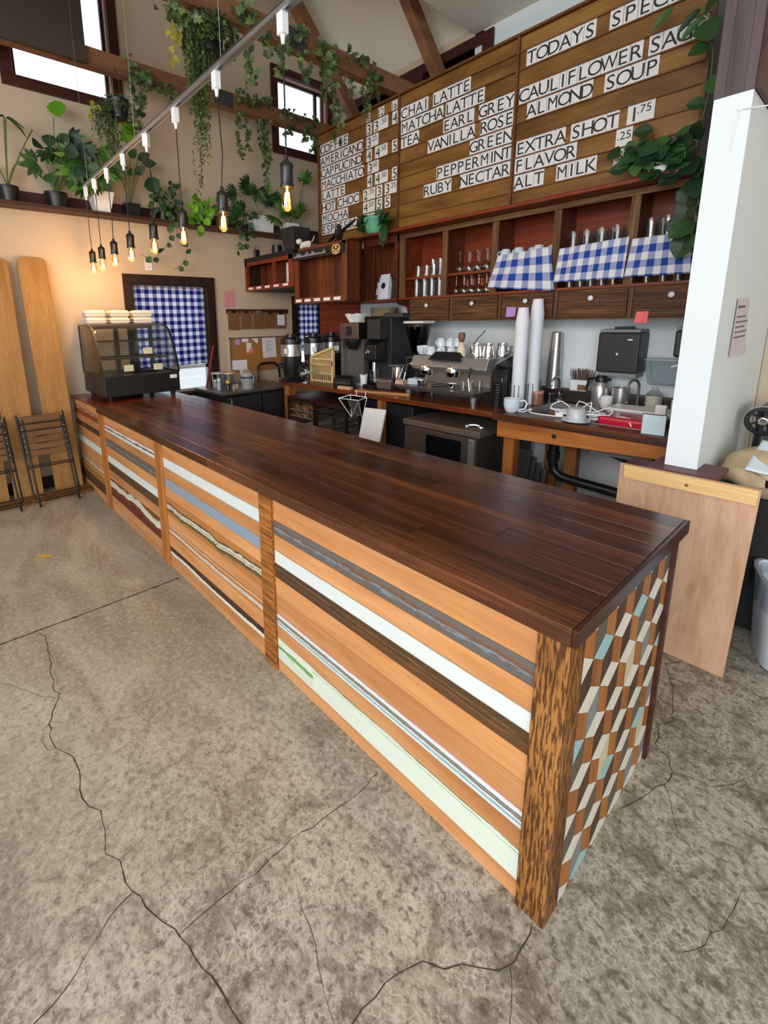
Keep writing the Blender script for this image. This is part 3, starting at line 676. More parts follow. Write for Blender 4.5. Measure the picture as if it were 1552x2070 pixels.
m = MB(MO); m.box(-3.955, -.805, 3.312, 3.63, 2.395, 3.428); m.build('backing', M['rail'], mbd)
TY = 3.2925
def tile(ch, cx, zb, w, hgt, label, wide=False):
    t = thing('letter_tile', label, 'letter tile', (cx, TY, zb), 0, 'letter tiles on the menu board')
    k = (round(w, 3), round(hgt, 3))
    if k not in _tiles:
        mb = MB(); mb.box(-w / 2 + .0012, w / 2 - .0012, -.0035, 0, 0, hgt); o = mb.build('plate', M['tile'], t); _tiles[k] = o.data
    else:
        o = bpy.data.objects.new('plate', _tiles[k]); C.objects.link(o); o.parent = t
    if isinstance(ch, str): text('letter', ch, .108 * hgt / .1, M['ink'], t, (0, -.0039, hgt * .5), sx=.82 if ch in 'MW' else (1 if len(ch) == 1 else .85))
    else:
        big, sm = ch; n = w / 2
        if big: text('letter', big, .108, M['ink'], t, (-n + .036, -.0039, hgt * .5)); text('letter', sm, .06, M['ink'], t, (n - .052, -.0039, hgt * .68))
        else: text('letter', sm, .062, M['ink'], t, (0, -.0039, hgt * .62))
_tiles = {}
NTH = ['first', 'second', 'third', 'fourth', 'fifth', 'sixth', 'seventh', 'eighth', 'ninth', 'tenth', 'last']
def word(w, x0, x1, row, note=''):
    wt_ = [{'I': .62, 'M': 1.2, 'W': 1.25}.get(c, 1) for c in w]; u = (x1 - x0) / sum(wt_); x = x0
    for i, c in enumerate(w):
        ww = wt_[i] * u
        tile(c, x + ww / 2, ZR[row] - .002, round(ww, 3), .1, 'white menu tile lettered %s, %s letter of %s%s' % (c, NTH[i], w, note)); x += ww
for a in (('COFFEE', -3.92, -3.516, 0), ('AMERICANO', -3.92, -3.318, 1), ('CAPPUCINO', -3.916, -3.337, 2), ('MACCHIATO', -3.915, -3.309, 3), ('LATTE', -3.91, -3.562, 4, ' in the left column'), ('HOT', -3.908, -3.704, 5), ('CHOC', -3.67, -3.37, 5), ('MOCHA', -3.91, -3.52, 6), ('ESPRESSO', -3.908, -3.393, 7),
          ('CHAI', -2.875, -2.593, 0), ('LATTE', -2.55, -2.214, 0, ' after CHAI'), ('MATCHA', -2.87, -2.446, 1), ('LATTE', -2.428, -2.096, 1, ' after MATCHA'), ('TEA', -2.866, -2.677, 2), ('EARL', -2.445, -2.174, 2), ('GREY', -2.137, -1.865, 2), ('VANILLA', -2.588, -2.164, 3), ('ROSE', -2.119, -1.865, 3), ('GREEN', -2.201, -1.865, 4), ('PEPPERMINT', -2.495, -1.866, 5), ('RUBY', -2.616, -2.349, 6), ('NECTAR', -2.276, -1.867, 6),
          ('TODAYS', -1.80, -1.376, 0), ('SPECIAL', -1.306, -.835, 0), ('CAULIFLOWER', -1.834, -1.116, 2), ('SAGE', -1.091, -.831, 2), ('ALMOND', -1.775, -1.365, 3), ('SOUP', -1.303, -1.029, 3), ('EXTRA', -1.833, -1.505, 5), ('SHOT', -1.476, -1.203, 5), ('FLAVOR', -1.837, -1.428, 6), ('ALT', -1.833, -1.625, 7), ('MILK', -1.547, -1.303, 7)): word(*a)
def price(ch, x0, x1, row, lab, hgt=.1): tile(ch, (x0 + x1) / 2, (ZR[row] if row >= 0 else ZR[0] + .1078) - .002, round(x1 - x0, 3), hgt, lab)
for lab, row, items in (('COFFEE', 0, ((('3'), -3.276, -3.208), (('3', '.50'), -3.186, -3.014), ('4', -2.969, -2.905))), ('AMERICANO', 1, ((('3', '.25'), -3.275, -3.126),)), ('CAPPUCINO', 2, (('4', -3.275, -3.206), (('4', '.50'), -3.169, -3.017), ('5', -2.968, -2.90))),
                       ('MACCHIATO', 3, ((('3', '.50'), -3.259, -3.12),)), ('left column LATTE', 4, (('4', -3.263, -3.199), (('4', '.50'), -3.167, -3.011), ('5', -2.964, -2.899))), ('HOT CHOC', 5, ((('2', '.75'), -3.316, -3.16), ('3', -3.147, -3.074), (('3', '.25'), -3.048, -2.898))),
                       ('MOCHA', 6, ((('4', '.50'), -3.316, -3.164), ('5', -3.147, -3.075), ('5', -3.046, -2.978))), ('ESPRESSO', 7, ((('3', '.50'), -3.312, -3.16),)), ('EXTRA SHOT', 5, ((('1', '.75'), -1.163, -1.026),)), ('FLAVOR', 6, ((('', '.25'), -1.212, -1.124),)), ('ALT MILK', 7, ((('', '.50'), -1.213, -1.124),))):
    for i, (ch, x0, x1) in enumerate(items):
        price(ch, x0, x1, row, 'white price tile reading %s, %s price beside %s' % (ch if isinstance(ch, str) else ''.join(ch), NTH[i], lab))
for s_, x0, x1 in (('8', -3.276, -3.227), ('12', -3.129, -3.061), ('16', -2.978, -2.911)): price(s_, x0, x1, -1, 'small white size tile reading %s at the top of the price column' % s_, .075)

# ================================================================ UPPER CABINETS
YE = 3.29
gc = thing('glass_cabinet', 'open brown wall cabinet of five bays holding glasses under the menu board', 'cabinet', (-1.8, 3.3, 1.79)); GO = Vector((-1.8, 3.3, 1.79))
ST = ((-2.865, -2.80), (-2.415, -2.367), (-1.98, -1.929), (-1.536, -1.488), (-1.093, -1.044), (-.76, -.72))
for a, b in ST:
    m = MB(GO); m.box(a, b, YE, YE + .022, 1.80, 2.299); m.build('stile', M['grey_frame_z'], gc, bevel=.002)
m = MB(GO); m.box(-2.865, -.72, YE - .002, YE + .022, 2.30, 2.338); m.build('top_rail', M['grey_frame'], gc, bevel=.002)
m = MB(GO); m.box(-2.87, -.715, YE - .16, YE + .005, 2.340, 2.362); m.build('cornice', M['cab_red'], gc, bevel=.003)
m = MB(GO); m.box(-2.865, -.72, YE + .31, 3.63, 1.79, 2.362); m.build('rear_box', M['cab_red'], gc)
m = MB(GO); m.box(-2.865, -.72, YE + .295, YE + .305, 1.79, 2.362); m.build('back_panel', M['cab_red'], gc)
m = MB(GO); m.box(-2.865, -.72, YE - .004, YE + .295, 1.786, 1.803); m.build('bottom_board', M['cab_red'], gc)
m = MB(GO); m.box(-2.865, -.72, YE + .023, YE + .295, 2.345, 2.36); m.build('top_board', M['cab_red'], gc)
for (a, b) in ST:
    m = MB(GO); m.box((a + b) / 2 - .009, (a + b) / 2 + .009, YE + .023, YE + .294, 1.804, 2.344); m.build('divider', M['cab_red_z'] if a > -2.8 else M['cab_red'], gc)
SHZ = (1.972, 1.972, 2.03, 1.985, 1.985)
for i, z in enumerate(SHZ):
    m = MB(GO); m.box(ST[i][1] - .01, ST[i + 1][0] + .01, YE + .024, YE + .293, z - .018, z); m.build('shelf', M['cab_red'], gc)
dw = thing('drawer_unit', 'row of five rough brown drawers with white knobs below the glass cabinet', 'drawers', (-1.75, 3.3, 1.6)); DO = Vector((-1.75, 3.3, 1.6))
m = MB(DO); m.box(-2.735, -.725, YE + .01, 3.63, 1.604, 1.783); m.build('carcass', M['grey_frame'], dw)
m = MB(DO)
for x in (-2.309, -1.885, -1.48, -1.038): m.box(x - .010, x + .010, YE - .004, YE + .01, 1.604, 1.783)
m.box(-2.735, -.725, YE - .006, YE + .01, 1.596, 1.606); m.build('face_frame', M['grey_frame_z'], dw)
for i, (a, b) in enumerate(((-2.728, -2.325), (-2.295, -1.902), (-1.866, -1.497), (-1.461, -1.056), (-1.019, -.735))):
    m = MB(DO); m.box(a, b, YE - .012, YE + .008, 1.61, 1.778); d = m.build('drawer', M['drawer'], dw, bevel=.002)
    kx = (-2.539, -2.107, -1.682, -1.256, -.832)[i]
    m = MB(DO); m.lathe(((.0, 0), (.006, .0), (.006, .01), (.015, .014), (.016, .02), (.01, .025), (0, .026)), (kx, YE - .013, 1.728), 14, ax=(0, -1, 0)); m.build('knob', M['china'], d, 50)

def gingham_sheet(name, label, cat, corners, mat, folds, amp, sag=0, nu=48, nv=14, group=None, thick=.002, parent=None):
    A, B, D, E_ = [Vector(c) for c in corners]     # TL TR BL BR
    nrm = (B - A).cross(D - A).normalized()
    def fn(u, v):
        p = A.lerp(B, u).lerp(D.lerp(E_, u), v); f = sum(a * sin(2 * pi * (k * u + ph + .12 * v)) for k, ph, a in folds)
        p = p + nrm * f * amp * (.4 + .6 * v); p.z -= sag * sin(pi * u) * (1 - v)
        return p
    m = MB((A + B + D + E_) / 4 if parent is None else Vector(parent.location)); m.grid(fn, nu, nv); o = m.build(name, mat, parent, 60, thick=thick)
    if parent is None: tag(o, label, cat, group)
    return o
CY = 3.70 - .03
for i, (q, nu_, nv_, lb) in enumerate(((((1006, 517), (1113, 498), (984, 582), (1119, 588)), 4.7, 2.6, 'blue gingham cloth hung across the bay of white cups'), (((1131, 503), (1272, 478), (1118, 571), (1259, 562)), 6.2, 2.6, 'blue gingham cloth hung across the middle right bay of glasses'), (((1279, 483), (1400, 466), (1261, 560), (1398, 552)), 4.6, 2.6, 'blue gingham cloth hung across the bay nearest the white wall end'))):
    cs = [ony(u, v, CY) for u, v in q]
    gingham_sheet('cabinet_cloth', lb, 'cloth', cs, gingham('blue_gingham_%d' % i, nu_, nv_, '2b4fae', .12), ((2, .1, .5), (5, .3 + i * .2, .3), (3, .7, .3)), .012, .0, group='gingham cloths on the glass cabinet')

# left cabinets over the passage
def boards(m, x0, x1, y, z0, z1, n, d=.014):
    w = (x1 - x0) / n
    for k in range(n): m.box(x0 + k * w + .0015, x0 + (k + 1) * w - .0015, y, y + d, z0, z1)
ca = thing('small_wall_cabinet', 'small open red brown cabinet against the left wall with black top', 'cabinet', (-4.8, 3.4, 2.0)); AO = Vector((-4.8, 3.4, 2.0))
m = MB(AO)
m.box(-5.295, -5.255, 3.18, 3.22, 1.995, 2.335); m.box(-4.37, -4.27, 3.18, 3.22, 1.995, 2.335); m.box(-5.295, -4.27, 3.178, 3.2, 1.992, 2.045); m.box(-5.295, -4.27, 3.18, 3.2, 2.29, 2.335); m.box(-4.70, -4.66, 3.19, 3.22, 2.04, 2.29); m.build('face_frame', M['cab_red'], ca)
m = MB(AO); m.box(-5.297, -4.27, 3.175, 3.56, 2.337, 2.385); m.build('top', M['blackm'], ca)
m = MB(AO); m.box(-5.295, -4.27, 3.2, 3.95, 1.995, 2.012); m.box(-5.295, -5.28, 3.22, 3.95, 2.012, 2.335); m.build('shell', M['door_trim'], ca)
m = MB(AO); boards(m, -5.28, -4.68, 3.40, 2.012, 2.335, 8); m.build('back_boards', M['cab_red_z'], ca)
m = MB(AO)
for k in range(9): m.box(-4.66 + k * .034, -4.632 + k * .034, 3.36, 3.375, 2.05, 2.29)
m.build('white_slats', M['whitepl'], ca)
for k in range(5):
    m = MB(AO); m.box(-5.22 + k * .185, -5.12 + k * .185, 3.175, 3.178, 2.01, 2.035); m.build('price_label', M['paper'], ca)
cb = thing('display_cabinet', 'open red brown display cabinet with chalk sign over the coffee airpots', 'cabinet', (-3.8, 3.3, 1.82)); BB = Vector((-3.8, 3.3, 1.82))
m = MB(BB)
m.box(-4.225, -4.155, 3.15, 3.175, 1.84, 2.36); m.box(-3.465, -3.405, 3.15, 3.175, 1.84, 2.36); m.box(-4.225, -3.405, 3.14, 3.175, 1.80, 1.862); m.box(-4.225, -3.405, 3.15, 3.175, 2.325, 2.362); m.build('face_frame', M['cab_red_z'], cb, bevel=.002)
m = MB(BB); m.box(-4.235, -3.42, 3.135, 3.149, 2.245, 2.335); m.build('chalk_sign', M['blackm'], cb)
m = MB(BB); m.box(-4.215, -4.20, 3.18, 4.03, 1.82, 2.35); m.box(-3.43, -3.415, 3.18, 3.34, 1.82, 2.35); m.box(-4.21, -3.72, 3.34, 4.03, 1.80, 1.82); m.box(-4.21, -3.43, 3.18, 3.34, 1.80, 1.82); m.box(-4.21, -3.43, 3.17, 3.34, 2.345, 2.36); m.box(-4.21, -3.72, 3.34, 4.03, 2.345, 2.36); m.build('shell', M['cab_red_z'], cb)
m = MB(BB); boards(m, -4.2, -3.43, 3.33, 1.83, 2.345, 9); m.build('back_boards', M['cab_bead'], cb)
for k in range(5):
    m = MB(BB); m.box(-4.19 + k * .155, -4.09 + k * .155, 3.136, 3.139, 1.815, 1.845); m.build('price_label', M['paper'], cb)
m = MB(BB)      # chalk handwriting
rs = random.Random(3); x = -4.20; chalk = plain('chalk', 'b9b7b5', .9, 0, .2, 40)
while x < -3.66:
    w = rs.uniform(.018, .03); hh = rs.choice([.02, .022, .024, .045])
    m.tube([(x, 3.1325, 2.27), (x + w * .2, 3.1325, 2.27 + hh), (x + w * .5, 3.1325, 2.272), (x + w * .8, 3.1325, 2.27 + hh * .6), (x + w, 3.1325, 2.27)], .0022, 4); x += w + (rs.random() < .22) * .03
m.build('chalk_writing', chalk, cb)
m = MB((-3.52, 3.125, 2.28))     # carved pretzel
m.tube([(-3.52 + .03, 3.126, 2.245)] + [(-3.53, 3.126, 2.275)] + [(-3.52 - .022 - .03 * cos(a), 3.128, 2.292 + .034 * sin(a)) for a in [radians(d) for d in range(0, 181, 20)]] , .009, 8)
m.tube([(-3.52 - .03, 3.130, 2.245)] + [(-3.51, 3.130, 2.275)] + [(-3.52 + .022 + .03 * cos(a), 3.128, 2.292 + .034 * sin(a)) for a in [radians(d) for d in range(0, 181, 20)]], .009, 8)
m.tube([(-3.572, 3.128, 2.29), (-3.56, 3.128, 2.255), (-3.52, 3.128, 2.243), (-3.48, 3.128, 2.255), (-3.468, 3.128, 2.29)], .009, 8)
tag(m.build('pretzel_ornament', plain('pale_wood_pretzel', 'c9a26a', .5), None, 60), 'pale wooden pretzel ornament on the chalk sign corner', 'ornament')
cd_ = thing('open_wall_cabinet', 'open brown beadboard cabinet holding coffee bags beside the glass cabinet', 'cabinet', (-3.1, 3.35, 1.79)); DD = Vector((-3.1, 3.35, 1.79))
m = MB(DD); m.box(-3.29, -3.245, 3.27, 3.295, 1.79, 2.375); m.box(-2.905, -2.875, 3.27, 3.295, 1.79, 2.375); m.box(-3.29, -2.875, 3.268, 3.295, 2.28, 2.345); m.box(-3.29, -2.872, 3.13, 3.295, 2.346, 2.364); m.box(-3.29, -2.875, 3.265, 3.295, 1.775, 1.80); m.build('face_frame', M['cab_red_z'], cd_, bevel=.002)
m = MB(DD); boards(m, -3.245, -2.905, 3.50, 1.8, 2.36, 6); m.box(-3.262, -3.246, 3.297, 3.5, 1.79, 2.36); m.box(-2.905, -2.889, 3.297, 3.5, 1.79, 2.36); m.build('boards', M['cab_bead'], cd_)
m = MB(DD); m.box(-3.26, -2.89, 3.297, 3.56, 1.777, 1.797); m.box(-3.26, -2.89, 3.297, 3.56, 2.345, 2.362); m.build('shelf', M['cab_red'], cd_)
m = MB(BB)     # angled side boards running back towards the beadboard cabinet
for k in range(3):
    a = Vector((-3.40, 3.158, 0)).lerp(Vector((-3.705, 3.665, 0)), k / 3); b = Vector((-3.40, 3.158, 0)).lerp(Vector((-3.705, 3.665, 0)), (k + .985) / 3); za, zb = 2.37 + .03 * k, 2.40 + .03 * k
    m.hexa([(a.x, a.y, 1.81), (b.x, b.y, 1.81), (b.x - .012, b.y - .008, 1.81), (a.x - .012, a.y - .008, 1.81), (a.x, a.y, za), (b.x, b.y, zb), (b.x - .012, b.y - .008, zb), (a.x - .012, a.y - .008, za)])
m.build('angled_side', M['cab_bead'], cb)
m = MB(DD)
for z in (2.10, 1.96): m.box(-2.897, -2.883, 3.266, 3.27, z, z + .016)
m.build('hinge_mortise', M['blackm'], cd_)
m = MB((-3.30, 3.95, 1.62)); m.prism([(4.04, 1.58), (4.04, 1.79), (3.80, 1.79), (3.84, 1.765), (3.95, 1.75), (4.0, 1.66)], -3.34, -3.29, 'x'); tag(m.build('shelf_bracket', M['cab_red_z']), 'curved brown wooden bracket under the coffee bag cabinet', 'bracket')

# glasses
def g_tumbler(label, r, hh, taper=.88, group=None):
    m = MB(); m.lathe(((0, .004), (r * taper * .9, .004), (r * taper, 0), (r, hh), (r - .003, hh), (r * taper - .003, .012), (0, .012)), n=18)
    return tag(m.build('tumbler', M['clear'], None, 50), label, 'glass', group)
def g_stem(label, r, hh, group):
    t = thing('stemmed_glass', label, 'glass', (0, 0, 0), 0, group)
    m = MB(); m.lathe(((r * .75, 0), (r, hh * .22), (r * .8, hh * .42), (.006, hh * .52), (.0, hh * .52)), n=16); m.build('bowl', M['clear'], t, 60)
    m = MB(); m.lathe(((.0045, hh * .52), (.004, hh * .93), (r * .85, hh * .98), (r * .85, hh), (0, hh)), n=14); m.build('foot', M['clear'], t, 60); return t
def g_mug(label, r, hh, group):
    t = thing('dimpled_beer_glass', label, 'glass', (0, 0, 0), 0, group)
    m = MB(); prof = [(0, .006), (r * .8, .006), (r * .82, 0)]
    for k in range(1, 9): prof.append((r * (.82 + .18 * k / 8) + (.003 if k % 2 else -.002), hh * k / 8))
    prof += [(r - .004, hh), (r * .8, .02), (0, .02)]; m.lathe(prof, n=16); m.build('body', M['clear'], t, 25); return t
def shelf_row(proto, x0, x1, ny, y0, dy, z, n, jit=.008):
    first = True
    for j in range(ny):
        for i in range(n):
            loc = (x0 + (x1 - x0) * (i + .5 * (j % 2) * .8) / max(1, n - 1 + .4) + random.uniform(-jit, jit) * .4, y0 + dy * j + random.uniform(-jit, jit) * .5, z)
            if first and 'placed' not in proto: proto.location = loc; proto['placed'] = 1; first = False; continue
            if isinstance(proto.data, bpy.types.Mesh): o = proto.copy(); C.objects.link(o); o.location = loc
            else: o = dup(proto, loc)
Z0 = 1.804
shelf_row(g_tumbler('short straight tumbler on the top shelf of the leftmost bay', .034, .09, .94, 'short tumblers in the leftmost bay'), -2.70, -2.50, 1, 3.36, .08, SHZ[0] + .001, 3)
shelf_row(g_tumbler('tall straight tumbler at the back of the leftmost bay top shelf', .033, .15, .9, 'tall tumblers on the top shelf of the leftmost bay'), -2.64, -2.46, 1, 3.50, .08, SHZ[0] + .001, 3)
shelf_row(g_tumbler('tall pint glass on the bottom shelf of the leftmost bay', .038, .155, .8, 'pint glasses in the leftmost bay'), -2.73, -2.46, 2, 3.38, .1, Z0, 4)
shelf_row(g_stem('stemmed glass upside down on the upper shelf of the second bay', .036, .155, 'stemmed glasses upper shelf'), -2.29, -2.02, 3, 3.37, .085, SHZ[1] + .001, 4)
shelf_row(g_stem('stemmed glass upside down on the lower shelf of the second bay', .034, .14, 'stemmed glasses lower shelf'), -2.31, -2.02, 3, 3.36, .085, Z0, 5)
shelf_row(g_mug('tall dimpled glass above the middle gingham cloth', .040, .175, 'dimpled glasses middle bay'), -1.44, -1.14, 2, 3.38, .1, SHZ[3] + .001, 4)
shelf_row(g_mug('tall dimpled glass in the bay nearest the white wall end', .042, .185, 'dimpled glasses right bay'), -1.0, -.80, 2, 3.38, .1, SHZ[4] + .001, 3)
shelf_row(g_tumbler('small tumbler seen below the middle gingham cloth', .034, .11, .85, 'tumblers under middle cloth'), -1.43, -1.14, 1, 3.36, .08, Z0, 5)
shelf_row(g_tumbler('small tumbler seen below the right gingham cloth', .034, .11, .85, 'tumblers under right cloth'), -.99, -.80, 1, 3.36, .08, Z0, 3)
def cup(label, r=.04, hh=.062, group=None, inv=False, mat=None, name='cup'):
    t = thing(name, label, 'cup', (0, 0, 0), 0, group); s = -1 if inv else 1; zz = (lambda z: hh - z) if inv else (lambda z: z)
    m = MB(); m.lathe([(q, zz(z)) for q, z in ((0, .004), (r * .55, .004), (r * .58, 0), (r * .72, .006), (r * .95, hh * .5), (r, hh), (r - .003, hh), (r * .9, hh * .5), (r * .6, .01), (0, .01))], n=22); m.build('body', mat or M['china'], t, 50)
    m = MB(); m.tube([(r * .93, 0, zz(hh * .78)), (r * 1.35, 0, zz(hh * .82)), (r * 1.55, 0, zz(hh * .55)), (r * 1.3, 0, zz(hh * .28)), (r * .8, 0, zz(hh * .25))], .005, 7); m.build('handle', mat or M['china'], t, 60); return t
c0 = cup('white cup turned upside down above the left gingham cloth', .043, .075, 'white cups above the left gingham cloth', True)
for i, (x, y, rz) in enumerate(((-1.90, 3.36, 4.2), (-1.80, 3.36, 4.5), (-1.66, 3.37, 5.4), (-1.85, 3.46, 1), (-1.74, 3.46, 2), (-1.60, 3.46, 0.3))):
    if i == 0: c0.location = (x, y, SHZ[2] + .001); c0.rotation_euler.z = rz
    else: dup(c0, (x, y, SHZ[2] + .001), rz)

# the menu wall is pushed back in depth and scaled up about the camera
CAM_SCALE, MID, MID_PUSHED = 1.125, Vector((-2.38, 3.3, 2.4)), Vector((-2.6775, 3.71, 2.4984))
for o in list(C.objects):
    if o.parent or o.get('pushed_back'): continue
    n = o.name.split('.')[0]
    if n in ('menu_board', 'letter_tile', 'glass_cabinet', 'drawer_unit', 'open_wall_cabinet', 'tumbler', 'stemmed_glass', 'dimpled_beer_glass', 'cup'):
        d_ = o.location - MID; o.location = MID_PUSHED + Vector((d_.x * CAM_SCALE, d_.y, d_.z * CAM_SCALE)); o.scale = (CAM_SCALE, 1, CAM_SCALE) if n not in ('tumbler', 'stemmed_glass', 'dimpled_beer_glass', 'cup') else (CAM_SCALE, CAM_SCALE, CAM_SCALE); o['pushed_back'] = 1
for o in C.objects:
    if 'pushed_back' in o: del o['pushed_back']
    if 'placed' in o: del o['placed']
YE = 3.70
# ================================================================ BACK COUNTER
ZB, YF, YW = .945, 3.078, YP - .004
def B_(u, v, z=ZB): p = onz(u, v, z); return Vector((p.x, min(p.y, YW - .06), z))
bw = thing('back_worktop', 'brown slab worktop along the back wall carrying the coffee machines', 'worktop', (-3.1, 3.6, .90)); WO = Vector((-3.1, 3.6, .90))
m = MB(WO); m.box(-4.47, -1.775, YF, YW, .902, ZB - .0008); m.build('slab', wood('red_brown_slab_top', '3a170c', '5f2b15', '8a4a24', 'x', .3, 12, 1, .5, .3), bw, bevel=.004)
m = MB(WO); m.box(-4.42, -4.33, YF + .03, YF + .12, 0, .90); m.build('leg', M['leg_fir'], bw)
m = MB(WO); m.box(-2.96, -2.90, YF + .05, YF + .11, 0, .90); m.build('leg', M['leg_fir'], bw)
sw = thing('sink_worktop', 'rough brown plank sink counter with orange apron by the white wall end', 'worktop', (-1.25, 3.6, .9)); SO = Vector((-1.25, 3.6, .9))
S1 = (-1.66, -1.30, 3.22, 3.80); S2 = (-1.16, -.80, 3.20, 3.72)
m = MB(SO); xs = [-1.772, S1[0], S1[1], S2[0], S2[1], -.70]; ysx = [YF - .004, 3.20, 3.22, 3.72, 3.80, YW]
for i in range(5):
    for j in range(5):
        cx, cy = (xs[i] + xs[i + 1]) / 2, (ysx[j] + ysx[j + 1]) / 2
        if S1[0] < cx < S1[1] and S1[2] < cy < S1[3] or S2[0] < cx < S2[1] and S2[2] < cy < S2[3]: continue
        m.box(xs[i], xs[i + 1], ysx[j], ysx[j + 1], .895, ZB)
bmesh.ops.remove_doubles(m.bm, verts=m.bm.verts[:], dist=1e-5); m.build('slab', M['rough_top'], sw)
m = MB(SO); m.hexa([(-1.735, 3.085, .772), (-.70, 3.085, .815), (-.70, 3.12, .815), (-1.735, 3.12, .772), (-1.735, 3.085, .892), (-.70, 3.085, .892), (-.70, 3.12, .892), (-1.735, 3.12, .892)]); m.build('apron', M['apron'], sw, bevel=.003)
m = MB(SO); m.lathe(((0, .002), (.014, .002), (.016, 0)), (-1.33, 3.084, .845), 12, ax=(0, -1, 0)); m.build('knot_hole', M['blackm'], sw)
for a, b, c, d in ((-1.70, -1.62, 3.125, 3.20), (-1.62, -1.54, 3.62, 3.69), (-1.42, -1.34, 3.50, 3.57)):
    m = MB(SO); m.box(a, b, c, d, 0, .893); m.build('leg', M['leg_fir'], sw)
m = MB(SO); m.box(-1.95, -.70, 3.90, YW, ZB + .001, 1.035); m.build('back_ledge', M['door_trim'], sw)
for nm, (a, b, c, d), lb in (('sink', S1, 'left stainless sink bowl set in the rough plank counter'), ('sink', S2, 'right sink bowl under the red tray by the white wall end')):
    m = MB(((a + b) / 2, (c + d) / 2, .74)); t_ = .004
    a += .002; b -= .002; c += .002; d -= .002
    m.box(a, b, c, d, .75, .754); m.box(a, a + t_, c, d, .754, ZB + .003); m.box(b - t_, b, c, d, .754, ZB + .003); m.box(a, b, c, c + t_, .754, ZB + .003); m.box(a, b, d - t_, d, .754, ZB + .003)
    tag(m.build(nm, M['steel']), lb, 'sink', 'counter sinks')
def faucet(label, loc, hh=.2, rz=0, mat='chrome'):
    t = thing('gooseneck_faucet', label, 'faucet', loc, rz, 'gooseneck taps')
    m = MB(); m.lathe(((0, 0), (.024, 0), (.022, .02), (.012, .03), (.012, .05), (0, .05)), n=14); m.build('base', M[mat], t, 40)
    m = MB(); m.tube([(0, 0, .04), (0, 0, hh * .7)] + [(0, -.045 + .045 * cos(a), hh * .7 + .05 * sin(a)) for a in [radians(k) for k in range(15, 181, 15)]] + [(0, -.09, hh * .6)], .009, 9); m.build('spout', M[mat], t, 60)
    m = MB(); m.cyl((-.09, 0, 0), (-.09, 0, .04), .014, .012, 10); m.cyl((-.09, 0, .045), (-.09, .0, .06), .018, .012, 10); m.build('tap_handle', M['chrome'], t, 40); return t
f = B_(1150, 806); faucet('chrome gooseneck faucet over the left sink', (f.x, 3.86, ZB), .21, -.3)
f = B_(1285, 826); faucet('dark gooseneck faucet over the right sink with red tray', (-1.10, 3.84, ZB), .25, -.5, 'steel_d')

# --- machines
def pbox(uL, uR, uB, vT, vB, y0):
    x0 = ony(uL, vB, y0).x; x1 = ony(uR, vB, y0).x; return x0, x1, y0, onx(uB, (vT + vB) / 2, x1).y, ony(uR, vT, y0).z
def airpot(label, loc, rz, h_=.53):
    t = thing('coffee_airpot', label, 'coffee dispenser', loc, rz, 'coffee airpots'); k = h_ / .53
    m = MB(); m.lathe(((0, 0), (.15, 0), (.155, .012), (.13, .022), (.09, .05), (.085, .06), (0, .06)), n=24); m.build('stand', M['blackp'], t, 40)
    m = MB(); m.lathe(((0, .061), (.09, .061), (.112, .17 * k), (.118, .28 * k), (.114, .281 * k), (0, .281 * k)), n=26); m.build('lower_shell', M['blackp'], t, 40)
    m = MB(); m.lathe(((.118, .282 * k), (.119, .283 * k), (.119, .415 * k), (.118, .416 * k)), n=28); m.build('steel_band', M['steel'], t, 40)
    m = MB(); m.lathe(((.12, .417 * k), (.122, .45 * k), (.118, .475 * k), (.095, .485 * k), (.05, .49 * k), (.045, .53 * k), (0, .53 * k)), n=26); m.build('lid', M['blackp'], t, 40)
    m = MB(); m.tube([(-.115, 0, .455 * k), (-.12, 0, .50 * k), (-.06, 0, .515 * k), (.06, 0, .515 * k), (.12, 0, .50 * k), (.115, 0, .455 * k)], .011, 8); m.build('carry_handle', M['blackp'], t, 60)
    m = MB(); m.cyl((0, -.13, .20 * k), (0, -.16, .20 * k), .014, .012, 10); m.cyl((0, -.16, .21 * k), (0, -.16, .15 * k), .012, .009, 10); m.build('spigot', M['blackp'], t, 40)
    m = MB(); m.box(.03, .085, -.118, -.108, .315 * k, .37 * k); m.build('paper_label', M['paper'], t)
    return t
a1 = airpot('black and steel coffee airpot farthest left on the back counter', B_(590, 769), 0)
dup(a1, (ony(634, 700, 3.55).x, 3.55, ZB), .5, 'black and steel coffee airpot behind the glass cake dome')
dup(a1, (ony(670, 700, 3.86).x, 3.86, ZB), .9, 'black coffee airpot mostly hidden behind the blond wooden rack')
# cake stand
t = thing('cake_stand', 'glass cake stand with clear dome in front of the airpots', 'cake stand', B_(622, 773))
m = MB(); m.lathe(((0, 0), (.075, 0), (.07, .008), (.02, .02), (.016, .07), (.03, .10), (.125, .105), (.127, .112), (.12, .112), (0, .108)), n=28); m.build('pedestal', M['clear'], t, 40)
m = MB(); m.lathe(((.108, .113), (.106, .16), (.09, .195), (.05, .212), (.012, .215), (.010, .225), (.018, .235), (.014, .25), (0, .252)), n=28); m.build('dome', M['clear'], t, 50)
